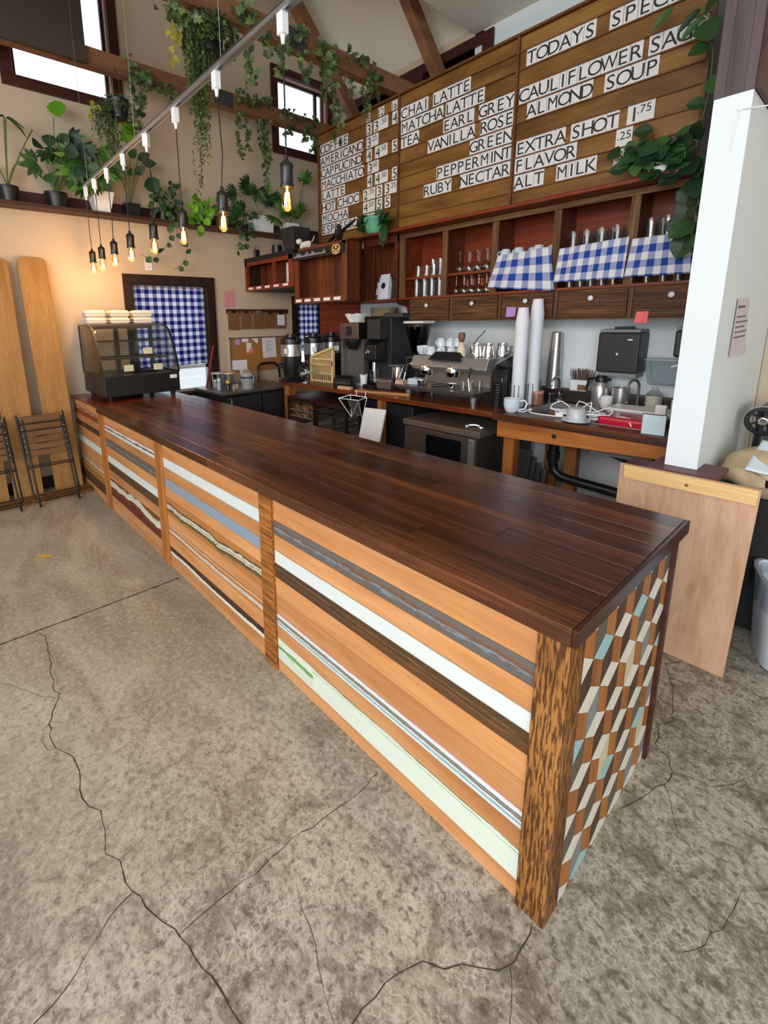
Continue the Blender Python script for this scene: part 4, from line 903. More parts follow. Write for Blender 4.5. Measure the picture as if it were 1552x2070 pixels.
# blond wooden rack shaped like a half gable
P0 = B_(632, 771); 
t = thing('gable_rack', 'blond wooden rack with slanted roof line beside the coffee brewer', 'rack', (-4.04, 3.36, ZB), radians(6))
m = MB()
for a in ((-.17, -.145), (.165, .19)):
    zt = .28 if a[0] < 0 else .36
    m.box(a[0], a[1], -.015, .015, 0, zt)
m.hexa([(-.17, -.015, .262), (.19, -.015, .375), (.19, .015, .375), (-.17, .015, .262), (-.17, -.015, .285), (.19, -.015, .40), (.19, .015, .40), (-.17, .015, .285)])
for z in (.0, .085, .185, .245): m.box(-.145, .165, -.014, .014, z, z + .018)
m.build('frame', M['blond'], t)
m = MB()
for k in range(15):
    x = -.143 + k * .0205; m.box(x, x + .019, .002, .010, .10, .27 + (x + .15) * .31)
m.build('back_slats', plain('dark_blond_slat', 'a98f60', .6, 0, .1, 20), t)
m = MB()
for k in range(11): m.box(-.14 + k * .029, -.13 + k * .029, -.012, -.004, .018, .085)
m.build('gallery', M['blond'], t)
m = MB(); m.cyl((.17, -.03, .19), (.17, -.03, .24), .018, .012, 10); m.build('red_bow', M['red'], t)
# coffee brewer
x0, x1, y0, y1, zt = pbox(687, 724, 745, 652, 776, 3.36)
t = thing('coffee_brewer', 'tall steel coffee brewer with paper filters stacked on top', 'coffee brewer', ((x0 + x1) / 2, y0, ZB)); BO2 = Vector(((x0 + x1) / 2, y0, ZB)); H = zt - ZB; w = (x1 - x0) / 2; dp = y1 - y0
m = MB(); m.box(-w, w, 0, dp, H * .74, H); m.build('head', metal('bronze_steel', '8f8078', .35), t, bevel=.004)
m = MB(); m.box(-w, w, dp * .55, dp, .03, H * .74); m.box(-w, -w + .03, .02, dp * .6, .02, H * .74); m.build('column', M['steel_d'], t)
m = MB(); m.box(-w, w, -.02, dp, 0, .03); m.build('base', M['steel'], t, bevel=.003)
m = MB(); m.box(-.035, .045, -.004, 0, H * .80, H * .94); m.build('screen', M['blackp'], t)
m = MB(); m.lathe(((0, 0), (.045, 0), (.085, .06), (.09, .10), (0, .10)), (.02, dp * .28, H * .74 - .105), 20); m.build('filter_basket', M['blackp'], t, 40)
m = MB(); n_ = 48; prof = []
for k in range(n_):
    a = 2 * pi * k / n_; a2 = 2 * pi * (k + 1) / n_; r0, r1 = (.115, .108) if k % 2 else (.108, .115); q0, q1 = (.062, .057) if k % 2 else (.057, .062)
    zz = [.085 + .006 * sin(7 * a), .085 + .006 * sin(7 * a2)]
    m.face([(q0 * cos(a), q0 * sin(a), 0), (q1 * cos(a2), q1 * sin(a2), 0), (r1 * cos(a2), r1 * sin(a2), zz[1]), (r0 * cos(a), r0 * sin(a), zz[0])])
m.face([(.06 * cos(2 * pi * k / 16), .06 * sin(2 * pi * k / 16), .001) for k in range(16)])
o = m.build('coffee_filters', M['paper'], None, None, thick=.0015); o.location = (BO2.x + .0, BO2.y + .1, zt + .0025); tag(o, 'stack of white fluted paper coffee filters on the steel brewer', 'coffee filters')
# bulk grinder
x0, x1, y0, y1, zt = pbox(741, 766, 817, 643, 780, 3.40)
t = thing('bulk_grinder', 'large black bulk coffee grinder between brewer and espresso grinder', 'coffee grinder', ((x0 + x1) / 2, y0, ZB)); H = zt - ZB; w = (x1 - x0) / 2; dp = min(.48, y1 - y0)
m = MB(); m.box(-w, w + .03, .14, .14 + dp, .0, H); m.box(-w, w, .0, .14, H * .70, H * .99); m.build('body', M['char'], t, bevel=.006)
m = MB(); m.hexa([(-w - .01, -.03, H * .40), (w - .02, -.03, H * .40), (w - .02, .14, H * .36), (-w - .01, .14, H * .36), (-w - .01, -.03, H * .62), (w - .02, -.03, H * .62), (w - .02, .1, H * .70), (-w - .01, .1, H * .70)]); m.build('grind_head', M['blackp'], t, bevel=.01)
m = MB(); m.lathe(((0, .0), (.028, 0), (.026, .008), (0, .01)), (-w + .045, -.032, H * .52), 18, ax=(0, -1, 0)); m.build('dial_badge', M['chrome'], t)
m = MB(); m.lathe(((.02, 0), (.022, -.09)), (0.0, .02, H * .37), 14); m.build('chute', M['chrome'], t, 40)
m = MB(); m.lathe(((0, 0), (.04, 0), (.05, .13), (.048, .13), (.038, .005), (0, .005)), (0, .02, .05), 18); m.build('grounds_jar', M['clear'], t, 40)
m = MB(); m.box(-w - .01, w - .01, -.05, .14, 0, .03); m.build('foot', M['blackp'], t)
gz = zt
m = MB((0, 0, 0)); m.box(-.13, .12, -.10, .09, 0, .045); o = m.build('blue_cloth', M['darkgrey'], None, bevel=.012); o.location = ((x0 + x1) / 2 + .06, y0 + .32, gz + .003); tag(o, 'dark folded cloth on top of the black bulk grinder', 'cloth')
t = thing('wicker_basket', 'grey brown woven basket on a box behind the bulk grinder', 'basket', ((x0 + x1) / 2 - .28, 3.86, gz + .022))
m = MB(); m.lathe(((0, 0), (.14, 0), (.15, .09), (.145, .09), (.135, .006), (0, .006)), n=28); m.build('weave', wood('wicker', '5a4a34', '8a775a', 'a08d6e', 'x', .8, 60, 60, .5, .1), t, 40)
m = MB(((x0 + x1) / 2 - .28, 3.86, ZB)); m.box((x0 + x1) / 2 - .44, (x0 + x1) / 2 - .12, 3.72, 3.99, ZB, gz + .02); tag(m.build('storage_box', M['blackm']), 'matte black box behind the coffee brewer and bulk grinder', 'box')
# small black printer, block, cup, pan
p = B_(690, 783); t = thing('receipt_printer', 'small black receipt printer in front of the coffee brewer', 'printer', (p.x, p.y + .04, ZB), radians(15))
m = MB(); m.prism([(-.06, 0), (.075, 0), (.075, .105), (.0, .12), (-.06, .085)], -.10, .10, 'x'); m.build('housing', M['blackp'], t, bevel=.008)
m = MB(); m.box(-.07, .07, -.0625, -.055, .04, .06); m.build('slot', M['darkgrey'], t)
p = B_(704, 786); m = MB(); m.box(-.085, .085, -.022, .022, 0, .03); o = m.build('wood_block', plain('pale_pink_wood', 'c79c7c', .55), None, bevel=.003); o.location = (p.x, p.y - .045, ZB); o.rotation_euler.z = .12; tag(o, 'pale wooden block beside the black receipt printer', 'block')
p = B_(735, 780); m = MB(); m.lathe(((0, 0), (.032, 0), (.041, .112), (.044, .114), (.043, .118), (.04, .114), (.031, .003), (0, .003)), n=24); o = m.build('paper_cup', M['papercup'], None, 40); o.location = p; tag(o, 'single white paper cup standing by the black bulk grinder', 'paper cup')
p = B_(783, 785); t = thing('steel_pan', 'deep stainless steel insert pan between bulk grinder and towels', 'pan', (p.x + .02, p.y - .03, ZB), .1)
m = MB(); m.hexa([(-.085, -.06, .0), (.085, -.06, 0), (.085, .06, 0), (-.085, .06, 0), (-.095, -.07, .09), (.095, -.07, .09), (.095, .07, .09), (-.095, .07, .09)]); m.build('basin', M['steel_d'], t, bevel=.012)
m = MB(); m.box(-.13, .115, -.085, .085, .091, .097); m.build('rim', M['steel'], t, bevel=.003)
p = B_(806, 797); m = MB(); m.box(-.28, .28, -.014, .014, 0, .024); o = m.build('wooden_stick', plain('brown_stick', 'a5733f', .55), None, bevel=.002); o.location = (-2.93, 3.15, ZB + .0); o.rotation_euler.z = .28; tag(o, 'wooden stick lying at the counter edge before the espresso machine', 'stick')
# espresso grinder with bean hopper
gx = ony(849, 690, 3.56).x; t = thing('espresso_grinder', 'espresso grinder with tall bean hopper beside the espresso machine', 'coffee grinder', (gx - .02, 3.56, ZB))
m = MB(); m.lathe(((0, 0), (.11, 0), (.11, .03), (.07, .05), (.075, .2), (.085, .24), (.08, .29), (.055, .32), (0, .32)), n=22); m.build('body', M['blackp'], t, 35)
m = MB(); m.lathe(((.05, .32), (.062, .35), (.098, .50), (.118, .605), (.115, .605), (.094, .50), (.055, .35), (.05, .33)), n=26); m.build('hopper', M['smoke'], t, 40)
m = MB(); m.lathe(((0, .33), (.048, .335), (.088, .49), (.095, .54), (0, .55)), n=22); m.build('beans', M['beans'], t, 40)
m = MB(); m.lathe(((.12, .605), (.122, .625), (.0, .63)), n=26); m.build('hopper_lid', M['blackp'], t, 40)
m = MB(); m.box(-.11, .12, -.10, .09, .632, .655); m.build('paper_towel_pad', M['paper'], t, bevel=.012)
m = MB(); m.lathe(((0, .0), (.055, 0), (.055, .17), (.05, .172), (.0, .172)), (-.12, -.15, .06), 20); m.build('doser', M['chrome'], t, 40)
m = MB(); m.box(-.18, -.05, -.21, -.07, .24, .25); m.cyl((-.03, -.17, .24), (-.09, -.19, .05), .007, .007, 8); m.build('lever', M['steel'], t)
m = MB(); m.tube([(-.05, -.1, .27), (-.02, -.14, .32), (.05, -.14, .33), (.08, -.1, .29)], .005, 6); m.build('wire', M['steel'], t, 60)
# espresso machine
EX0, EX1, EY = -2.80, -2.0, 3.19
t = thing('espresso_machine', 'long polished two group espresso machine on the back counter', 'espresso machine', (-2.36, 3.45, ZB)); EO = Vector((-2.36, 3.45, ZB))
m = MB(EO); m.hexa([(-2.76, EY + .02, ZB + .06), (-2.02, EY + .02, ZB + .06), (-2.0, 3.66, ZB + .06), (-2.78, 3.66, ZB + .06), (-2.81, EY - .01, ZB + .098), (-1.99, EY - .01, ZB + .098), (-1.97, 3.66, ZB + .098), (-2.83, 3.66, ZB + .098)]); m.build('drip_tray', M['steel_d'], t, bevel=.006)
m = MB(EO); m.box(-2.70, -2.05, 3.52, 3.70, ZB + .10, ZB + .30); m.build('back_splash', plain('satin_steel', 'a59c93', .25, .55), t)
m = MB(EO); m.prism([(3.30, .245), (3.27, .275), (3.31, .36), (3.74, .365), (3.74, .10), (3.70, .10), (3.70, .245)], -2.70, -1.96, 'x')
for v in m.bm.verts: v.co.z += EO.z
m.build('upper_body', M['steel'], t, bevel=.006)
m = MB(EO); m.hexa([(-2.50, 3.25, ZB + .33), (-2.19, 3.25, ZB + .33), (-2.19, 3.32, ZB + .33), (-2.50, 3.32, ZB + .33), (-2.46, 3.30, ZB + .40), (-2.23, 3.30, ZB + .40), (-2.23, 3.36, ZB + .40), (-2.46, 3.36, ZB + .40)]); m.build('control_panel', M['blackp'], t, bevel=.006)
for gxp in (-2.56, -2.29):
    m = MB(EO); m.lathe(((0, -.005), (.05, -.005), (.058, .02), (.058, .07), (.05, .085), (0, .085)), (gxp, 3.32, ZB + .20), 22); m.build('group_head', M['chrome'], t, 35)
for gxp, s in ((-2.69, -.02), (-2.10, .02)):
    m = MB(EO); m.tube([(gxp, 3.30, ZB + .30), (gxp + s, 3.25, ZB + .28), (gxp + s * 1.2, 3.22, ZB + .20), (gxp + s * 2, 3.215, ZB + .11)], .006, 8); m.build('steam_wand', M['chrome'], t, 60)
    m = MB(EO); m.cyl((gxp + s, 3.248, ZB + .285), (gxp + s * 1.2, 3.222, ZB + .21), .011, .010, 10); m.build('wand_grip', M['blackp'], t, 60)
m = MB(EO)
for x in (-2.72, -2.06):
    for y in (3.28, 3.62): m.cyl((x, y, ZB), (x, y, ZB + .06), .022, .03, 12)
m.build('feet', M['steel'], t, 40)
def portafilter(label, loc, rz):
    t = thing('portafilter', label, 'portafilter', loc, rz, 'portafilters on the drip tray')
    m = MB(); m.lathe(((0, .0), (.02, 0), (.033, .012), (.035, .045), (.031, .045), (.028, .015), (0, .012)), n=18); m.build('basket', M['chrome'], t, 40)
    m = MB(); m.tube([(.034, 0, .03), (.07, 0, .03), (.09, 0, .028), (.17, 0, .018)], .012, 9, r1=.014); m.build('handle', M['blackp'], t, 50); return t
pf = portafilter('portafilter lying at the left of the espresso machine drip tray', (-2.60, 3.30, ZB + .0995), -1.0)
dup(pf, (-2.27, 3.29, ZB + .0995), 3.6, 'portafilter lying in the middle of the espresso machine drip tray')
sg = g_tumbler('small shot glass at the right end of the espresso drip tray', .026, .075, .8, 'shot glasses on the drip tray')
for i, (x, y) in enumerate(((-2.14, 3.25), (-2.08, 3.26), (-2.11, 3.33), (-2.05, 3.34))):
    o = sg if i == 0 else sg.copy()
    if i: C.objects.link(o)
    o.location = (x, y, ZB + .0995)
def folded(name, label, cat, loc, sx, sy, n, mat, rz):
    m = MB(); rs = random.Random(len(label))
    for k in range(n):
        z0, z1 = k * .017, (k + 1) * .017; jx = rs.uniform(-.008, .008)
        def fn(u, v, k=k): return ((u - .5) * sx * (1 - .05 * k) + .008 * sin(9 * v + k), (v - .5) * sy + .006 * sin(7 * u), z1 + .004 * sin(11 * u + 5 * v + k) - .01 * (2 * abs(v - .5)) ** 4)
        m.grid(fn, 12, 10); m.box(-sx / 2 * .95 + jx, sx / 2 * .95 + jx, -sy / 2 * .96, sy / 2 * .96, z0, z1 - .006)
    o = m.build(name, mat, None, 50); o.location = loc; o.rotation_euler.z = rz; tag(o, label, cat); return o
folded('towel', 'folded pale blue towel on the left of the espresso drip tray', 'towel', (-2.69, 3.36, ZB + .10), .13, .13, 3, M['cloth'], .2)
folded('towel', 'folded peach towel at the left end of the espresso drip tray', 'towel', (-2.79, 3.28, ZB + .10), .10, .11, 2, M['peach'], .1)
# cups on the espresso machine
ZM = ZB + .3655
cc = cup('pale blue cup upside down on the espresso machine', .043, .07, 'cups on the espresso machine', True)
spots = [(-2.56, 3.38), (-2.47, 3.40), (-2.38, 3.42), (-2.52, 3.50), (-2.43, 3.52), (-2.34, 3.54)]
for i, (x, y) in enumerate(spots):
    o = cc if i == 0 else dup(cc, (0, 0, 0)); o.location = (x, y, ZM); o.rotation_euler.z = -2 + i
for i, (x, y) in enumerate(((-2.51, 3.45), (-2.425, 3.47), (-2.36, 3.48))): dup(cc, (x, y, ZM + .0715), -1.7 + i, 'pale blue cup in the upper layer on the espresso machine', 'cups in the upper layer on the espresso machine')
cu = cup('wide pale blue bowl cup at the left end of the espresso machine', .06, .075, None, False); cu.location = (-2.645, 3.38, ZM); cu.rotation_euler.z = -1
b1 = cup('pale blue cup upright behind the steel milk pitchers', .055, .08, None, False); b1.location = (-2.2, 3.66, ZM + .0); b1.rotation_euler.z = 2
b2 = cup('pale blue cup upright behind the right end of the espresso machine', .055, .08, None, False); b2.location = (-2.03, 3.665, ZM); b2.rotation_euler.z = 1
def pitcher(label, loc, r=.042, hh=.1, rz=0):
    t = thing('milk_pitcher', label, 'milk pitcher', loc, rz, 'steel milk pitchers')
    m = MB(); m.lathe(((0, 0), (r, 0), (r * 1.02, hh * .3), (r * .85, hh * .75), (r * .92, hh), (r * .88, hh), (r * .8, hh * .75), (r * .95, .005), (0, .005)), n=24); m.build('body', M['chrome'], t, 40)
    m = MB(); m.tube([(r * .9, 0, hh * .9), (r * 1.7, 0, hh * .85), (r * 1.75, 0, hh * .35), (r * 1.02, 0, hh * .2)], .005, 7); m.build('handle', M['chrome'], t, 60); return t
pt = pitcher('steel milk pitcher on the espresso machine, left of three', (-2.13, 3.40, ZM), .044, .105, -1.5)
dup(pt, (-2.05, 3.44, ZM), -.8, 'steel milk pitcher on the espresso machine, middle of three'); dup(pt, (-1.985, 3.54, ZM), -.4, 'steel milk pitcher on the espresso machine, right of three')
t = thing('syrup_bottle', 'cream bottle with brown pump cap among cups on the espresso machine', 'bottle', (-2.245, 3.36, ZM))
m = MB(); m.lathe(((0, 0), (.036, 0), (.038, .01), (.036, .07), (.018, .10), (.016, .115), (0, .115)), n=18); m.build('body', plain('cream_label_bottle', 'd5cba6', .4, 0, .15, 40), t, 40)
m = MB(); m.lathe(((.018, .115), (.022, .125), (.03, .165), (.026, .19), (0, .195)), n=16); m.build('cap', plain('brown_cap', '7a4b2e', .5), t, 40)
m = MB(); m.tube([(-2.19, 3.42, ZM + .06), (-2.14, 3.42, ZM + .14), (-2.08, 3.42, ZM + .20)], .004, 6); m.lathe(((0, -.008), (.007, 0), (0, .008)), (-2.078, 3.42, ZM + .204), 8); m.box(-2.20, -2.175, 3.41, 3.43, ZM, ZM + .075); o = m.build('thermometer', M['steel_d']); tag(o, 'thin black stirring thermometer leaning over the milk pitchers', 'thermometer')
# knock-box style black bin, lid stacks, cup racks
p = B_(1000, 822)
t = thing('black_bin', 'rounded black bin with tilted lid at the right of the espresso machine', 'bin', (-1.90, 3.50, ZB), 0)
m = MB(); pr = [(-.16, 0), (.15, 0), (.15, .27), (.08, .29), (-.06, .30), (-.13, .28), (-.165, .22), (-.17, .1)]; m.prism([(a, b) for a, b in pr], -.056, .05, 'x'); m.build('shell', M['blackp'], t, bevel=.012)
m = MB(); m.bar((0, -.12, .30), (0.06, .16, .40), .10, .018); m.build('tilted_lid', M['blackp'], t)
def lidstack(label, loc, n, r=.046):
    t = thing('lid_stack', label, 'lid stack', loc, 0, 'black lid stacks')
    m = MB(); prof = [(0, 0)]
    for k in range(n): prof += [(r * .9, k * .021), (r, k * .021 + .004), (r, k * .021 + .012), (r * .88, k * .021 + .017)]
    prof.append((0, n * .021)); m.lathe(prof, n=22); m.build('lids', M['blackp'], t, 30)
    m = MB()
    for a in (0.4, 2.5, 4.6): m.cyl((r * 1.1 * cos(a), r * 1.1 * sin(a), 0), (r * 1.1 * cos(a), r * 1.1 * sin(a), n * .021 + .02), .003, .003, 6)
    m.build('rack_wires', M['black'], t); return t
l1 = lidstack('stack of black cup lids next to the white mug', B_(1004, 822), 9)
dup(l1, B_(1021, 817), 1.0, 'stack of black cup lids in front of the white cup columns')
def cupstack(label, loc, n, r=.046, lean=0):
    t = thing('paper_cup_stack', label, 'paper cup stack', loc, 0, 'paper cup columns')
    m = MB(); prof = [(0, 0), (r, 0)]; z = 0
    for k in range(n): prof += [(r, z + .001), (r * .985, z + .009)]; z += .0105
    prof += [(r * .97, z), (r * .72, z + .10), (r * .70, z + .102), (0, z + .102)]; m.lathe(prof, n=26); m.build('cups', M['papercup'], t, 25)
    m = MB()
    for a in (.3, 1.9, 3.4, 5.0):
        c_, s_ = cos(a), sin(a); q = Vector((-s_, c_, 0)) * .016; b = Vector((c_, s_, 0)) * r * 1.14
        m.tube([b + q, b + q + Vector((0, 0, .165)), b - q + Vector((0, 0, .165)), b - q], .0025, 5)
    m.build('rack_wires', M['black'], t); return t
z_top1 = ony(1055, 619, 3.46).z; z_top2 = ony(1081, 603, 3.61).z
p1 = Vector((ony(1050, 740, 3.46).x, 3.46, ZB)); p2 = Vector((ony(1078, 740, 3.61).x, 3.61, ZB))
cupstack('nearer tall column of stacked white paper cups in a wire rack', p1, int((z_top1 - ZB - .102) / .0105), .05)
cupstack('farther and taller column of stacked white paper cups by the wall', p2, int((z_top2 - ZB - .102) / .0105), .05)
ts = thing('tumbler_stack', 'tall stack of steel tumblers standing behind the left sink', 'tumbler stack', (ony(1120, 750, 3.98).x, 3.98, 1.036))
hz = ony(1128, 671, 3.98).z - 1.036
m = MB(); m.lathe(((0, 0), (.058, 0), (.057, .01), (.050, hz * .66), (.048, hz * .665), (.040, hz * .985), (.036, hz), (0, hz)), n=28); m.build('tumblers', M['steel'], ts, 25)
# mug, jars
t = thing('coffee_mug', 'large white mug standing at the front edge of the sink counter', 'mug', (-1.69, 3.19, ZB), radians(10))
m = MB(); m.lathe(((0, .004), (.03, .004), (.032, 0), (.044, .01), (.056, .05), (.058, .1), (.054, .1), (.052, .05), (.038, .012), (0, .012)), n=28); m.build('body', M['china'], t, 50)
m = MB(); m.tube([(.052, 0, .085), (.085, 0, .092), (.105, 0, .07), (.09, 0, .03), (.046, 0, .02)], .007, 8); m.build('handle', M['china'], t, 60)
p = B_(1048, 826); m = MB(); m.lathe(((0, 0), (.02, 0), (.022, .04), (.010, .065), (.010, .09), (0, .09)), n=16); o = m.build('glass_shaker', M['clear'], None, 40); o.location = (-1.64, 3.30, ZB); tag(o, 'small glass shaker beside the white mug', 'shaker')
p = B_(1090, 812); t = thing('spice_jar', 'clear plastic jar with pinkish lid beside the left sink', 'jar', (-1.72, 3.62, ZB))
m = MB(); m.lathe(((0, 0), (.05, 0), (.052, .07), (.05, .09), (0, .09)), n=22); m.build('body', plain('brown_jar', '8a6250', .3, 0, .15, 20), t, 40)
m = MB(); m.lathe(((.053, .09), (.053, .108), (0, .11)), n=22); m.build('lid', plain('pink_lid', 'c98874', .4), t, 40)
t = thing('sugar_jar', 'glass sugar jar with metal lid behind the pink lidded jar', 'jar', (-1.82, 3.80, ZB))
m = MB(); m.lathe(((0, 0), (.045, 0), (.047, .12), (.04, .14), (0, .14)), n=20); m.build('body', M['clear'], t, 40)
m = MB(); m.lathe(((0, .003), (.042, .003), (.043, .075), (0, .08)), n=20); m.build('sugar', M['paper'], t, 40)
m = MB(); m.lathe(((.044, .14), (.046, .16), (.02, .17), (0, .17)), n=20); m.build('lid', M['steel'], t, 40)
p = B_(1100, 805); m = MB(); m.cbox((0, 0, .035), .09, .07, .07); o = m.build('small_tub', M['tubclear'], None, bevel=.006); o.location = (-1.66, 3.84, ZB); tag(o, 'small cloudy plastic tub by the left sink', 'tub')
# stirrer box
sx = ony(1176, 770, 3.98).x
t = thing('stirrer_box', 'white box full of brown wooden stirrers below the outlet', 'box', (sx, 3.98, 1.036))
m = MB(); m.box(-.065, .065, -.05, .05, 0, .085); m.build('box', M['paper'], t)
m = MB(); m.box(-.01, .05, -.052, -.05, .005, .05); m.build('kraft_patch', M['masonite'], t)
m = MB(); rs = random.Random(2)
for k in range(46):
    x = -.058 + .116 * (k % 23) / 22; y = -.02 + .04 * (k // 23); m.bar((x, y, .03), (x * 1.55, y + rs.uniform(-.02, .02), .17 + rs.uniform(-.015, .012) - abs(x) * .3), .006, .0015)
m.build('stirrers', plain('dark_brown_stirrer', '5e443a', .6, 0, .3, 60), t)
# wall outlet, dispensers
def outlet(label, loc, axis, gangs):
    t = thing('wall_outlet', label, 'outlet', loc, 0 if axis == 'y' else pi / 2, 'wall outlets'); w = .04 * gangs
    m = MB(); m.box(-w, w, -.006, 0, -.06, .06); m.build('cover_plate', M['whitepl'], t, bevel=.002)
    m = MB()
    for g in range(gangs):
        cx = (g - (gangs - 1) / 2) * .075
        for z in (-.028, .028):
            for dx in (-.008, .008): m.box(cx + dx - .0015, cx + dx + .0015, -.0075, -.006, z - .006, z + .006)
    m.build('slots', M['ink'], t); return t
p = ony(1166, 752, YP); outlet('white double outlet plate on the wall behind the left sink', (p.x, YP - .001, p.z), 'y', 2)
p = onx(300, 535, XL); outlet('single white outlet on the cream left wall above the curtained window', (XL + .001, p.y, p.z), 'x', 1)
def dispenser(label, uv, mat):
    (u0, v0), (u1, v1) = uv; a = ony(u0, v0, YP - .2); b = ony(u1, v1, YP - .2); t = thing('towel_dispenser', label, 'paper towel dispenser', ((a.x + b.x) / 2, YW - .001, b.z), 0, 'wall dispensers'); w = (b.x - a.x) / 2; hh = a.z - b.z
    m = MB(); m.box(-w, w, -.20, 0, .02, hh); m.build('cover', M['char'], t, bevel=.012)
    m = MB(); m.box(-w + .004, w - .004, -.19, 0, hh + .001, hh + .022); m.build('top_trim', M['grey'], t, bevel=.003)
    m = MB(); m.box(-w + .01, w - .01, -.17, 0, -.012, .019); m.build('bottom_trim', M['grey'], t, bevel=.003)
    m = MB(); m.box(-.05, .05, -.15, -.05, hh + .022, hh + .04); m.build('lock', M['blackp'], t)
    m = MB(); m.box(w - .075, w - .045, -.202, -.2, hh - .055, hh - .045); m.box(-.006, .006, -.202, -.2, hh * .48, hh * .53); m.build('mark', M['whitepl'], t); return t
dispenser('black paper towel dispenser on the white wall above the faucets', ((1211, 672), (1285, 762)), None)
dispenser('black wall dispenser partly hidden by the white wall end', ((1366, 668), (1420, 730)), None)
# carafe, canister, white cup with spoon
def S_(u, v): return onz(u, v, ZB)
t = thing('thermal_carafe', 'steel thermal carafe with black handle and lid between the sinks', 'carafe', (-1.36, 3.88, ZB), pi - .2)
m = MB(); m.lathe(((0, 0), (.058, 0), (.062, .02), (.06, .13), (.045, .175), (.04, .185), (0, .185)), n=24); m.build('body', M['steel'], t, 40)
m = MB(); m.lathe(((.043, .185), (.045, .21), (.03, .235), (0, .235)), n=20); m.box(-.065, -.03, -.015, .015, .195, .215); m.build('lid', M['blackp'], t, 40)
m = MB(); m.tube([(.045, 0, .21), (.095, 0, .20), (.11, 0, .12), (.095, 0, .06), (.06, 0, .04)], .010, 8); m.build('handle', M['blackp'], t, 60)
t = thing('steel_canister', 'open stainless canister behind the white handled cup', 'canister', (-1.23, 3.90, ZB)); m = MB(); m.lathe(((0, 0), (.062, 0), (.062, .15), (.058, .15), (.058, .004), (0, .004)), n=26); m.build('body', M['steel'], t, 40)
t = cup('white cup with spoon between carafe and canister', .042, .10, None, False, M['whitepl']); t.location = (-1.265, 3.74, ZB); t.rotation_euler.z = 2.6
# cable heap, upturned bowl
t = thing('coiled_cord', 'tangled heap of white cord on the sink counter', 'cord', (-1.24, 3.25, ZB)); rs = random.Random(4)
m = MB(); pts = [(-.46, -.02, .006), (-.38, -.03, .006), (-.33, .0, .03), (-.30, -.03, .006)]
for k in range(36):
    a = k * .62; r = .09 + .05 * sin(k * 1.7); pts.append((-.02 + r * 1.5 * cos(a), .03 + r * .45 * sin(a), .012 + .04 * abs(sin(k * .9)) + (.07 if k % 9 == 4 else 0)))
pts += [(.24, .02, .05), (.29, -.03, .03), (.31, -.05, .006)]
sp = []
for i in range(len(pts) - 1):
    p0, p1_, p2_, p3 = [Vector(pts[max(0, min(len(pts) - 1, i + d))]) for d in (-1, 0, 1, 2)]
    for s in (0, .34, .67): sp.append(.5 * ((2 * p1_) + (-p0 + p2_) * s + (2 * p0 - 5 * p1_ + 4 * p2_ - p3) * s * s + (-p0 + 3 * p1_ - 3 * p2_ + p3) * s ** 3))
m.tube(sp, .0045, 6); m.build('cord', M['cord'], t, 60)
m = MB(); m.cbox((-.13, -.02, .02), .05, .03, .03, .4); m.build('plug', M['whitepl'], t, bevel=.004)
m = MB(); m.cbox((.13, .02, .02), .035, .03, .03, .9); m.build('plug', M['whitepl'], t, bevel=.004)
t = thing('grey_bowl', 'pale grey bowl upturned on a saucer beside the cord heap', 'bowl', (-1.235, 3.165, ZB + .0005)); 
m = MB(); m.lathe(((0, 0), (.05, 0), (.085, .010), (.085, .014), (.045, .006), (0, .006)), n=26); m.build('saucer', M['china'], t, 50)
m = MB(); m.lathe(((.058, .0075), (.06, .02), (.05, .085), (.046, .09), (0, .09)), n=26); m.build('bowl', plain('pale_grey_glaze', 'b9c0c8', .3), t, 50)
# red tray and white tray in right sink, tiles, bottles
t = thing('red_tub', 'red plastic tub standing in the right sink', 'tub', (-.98, 3.36, ZB - .09)); m = MB(); m.hexa([(-.145, -.13, .0), (.145, -.13, 0), (.145, .10, 0), (-.145, .10, 0), (-.155, -.145, .14), (.155, -.145, .14), (.155, .115, .14), (-.155, .115, .14)]); m.build('body', M['red'], t, bevel=.02)
t = thing('white_tray', 'white tray resting over the back of the right sink', 'tray', (-.97, 3.58, ZB + .004)); m = MB()
m.hexa([(-.19, -.07, 0), (.17, -.07, 0), (.17, .10, 0), (-.19, .10, 0), (-.22, -.10, .06), (.20, -.10, .06), (.20, .12, .06), (-.22, .12, .06)]); m.build('body', M['whitepl'], t, bevel=.01)
def artile(name, label, c, w, hh, dpt, rz, mat):
    t = thing(name, label, 'tile sample', c, rz); m = MB(); m.box(-w / 2, w / 2, -dpt, 0, 0, hh); m.build('edge', M['darkgrey'], t); m = MB(); m.box(-w / 2 + .003, w / 2 - .003, -dpt - .003, -dpt - .0005, .003, hh - .002); m.build('face', mat, t); return t
cloud = plain('pale_blue_marbled_tile', 'c3d7e0', .3, 0, .14, 9)
artile('square_tile', 'pale blue square tile standing at the counter end', (-.80, 3.13, ZB), .115, .118, .02, .1, cloud)
artile('square_tile', 'grey blue square tile leaning behind the front tile by the white wall', (-.745, 3.42, ZB + .05), .11, .12, .02, .1, plain('grey_blue_tile', 'a9b8c4', .3, 0, .2, 9))
m = MB(); m.box(-.08, .08, -.05, .05, 0, .048); o = m.build('black_block', M['blackp'], None, bevel=.004); o.location = (-.745, 3.42, ZB); tag(o, 'black block under the rear grey blue tile', 'block')
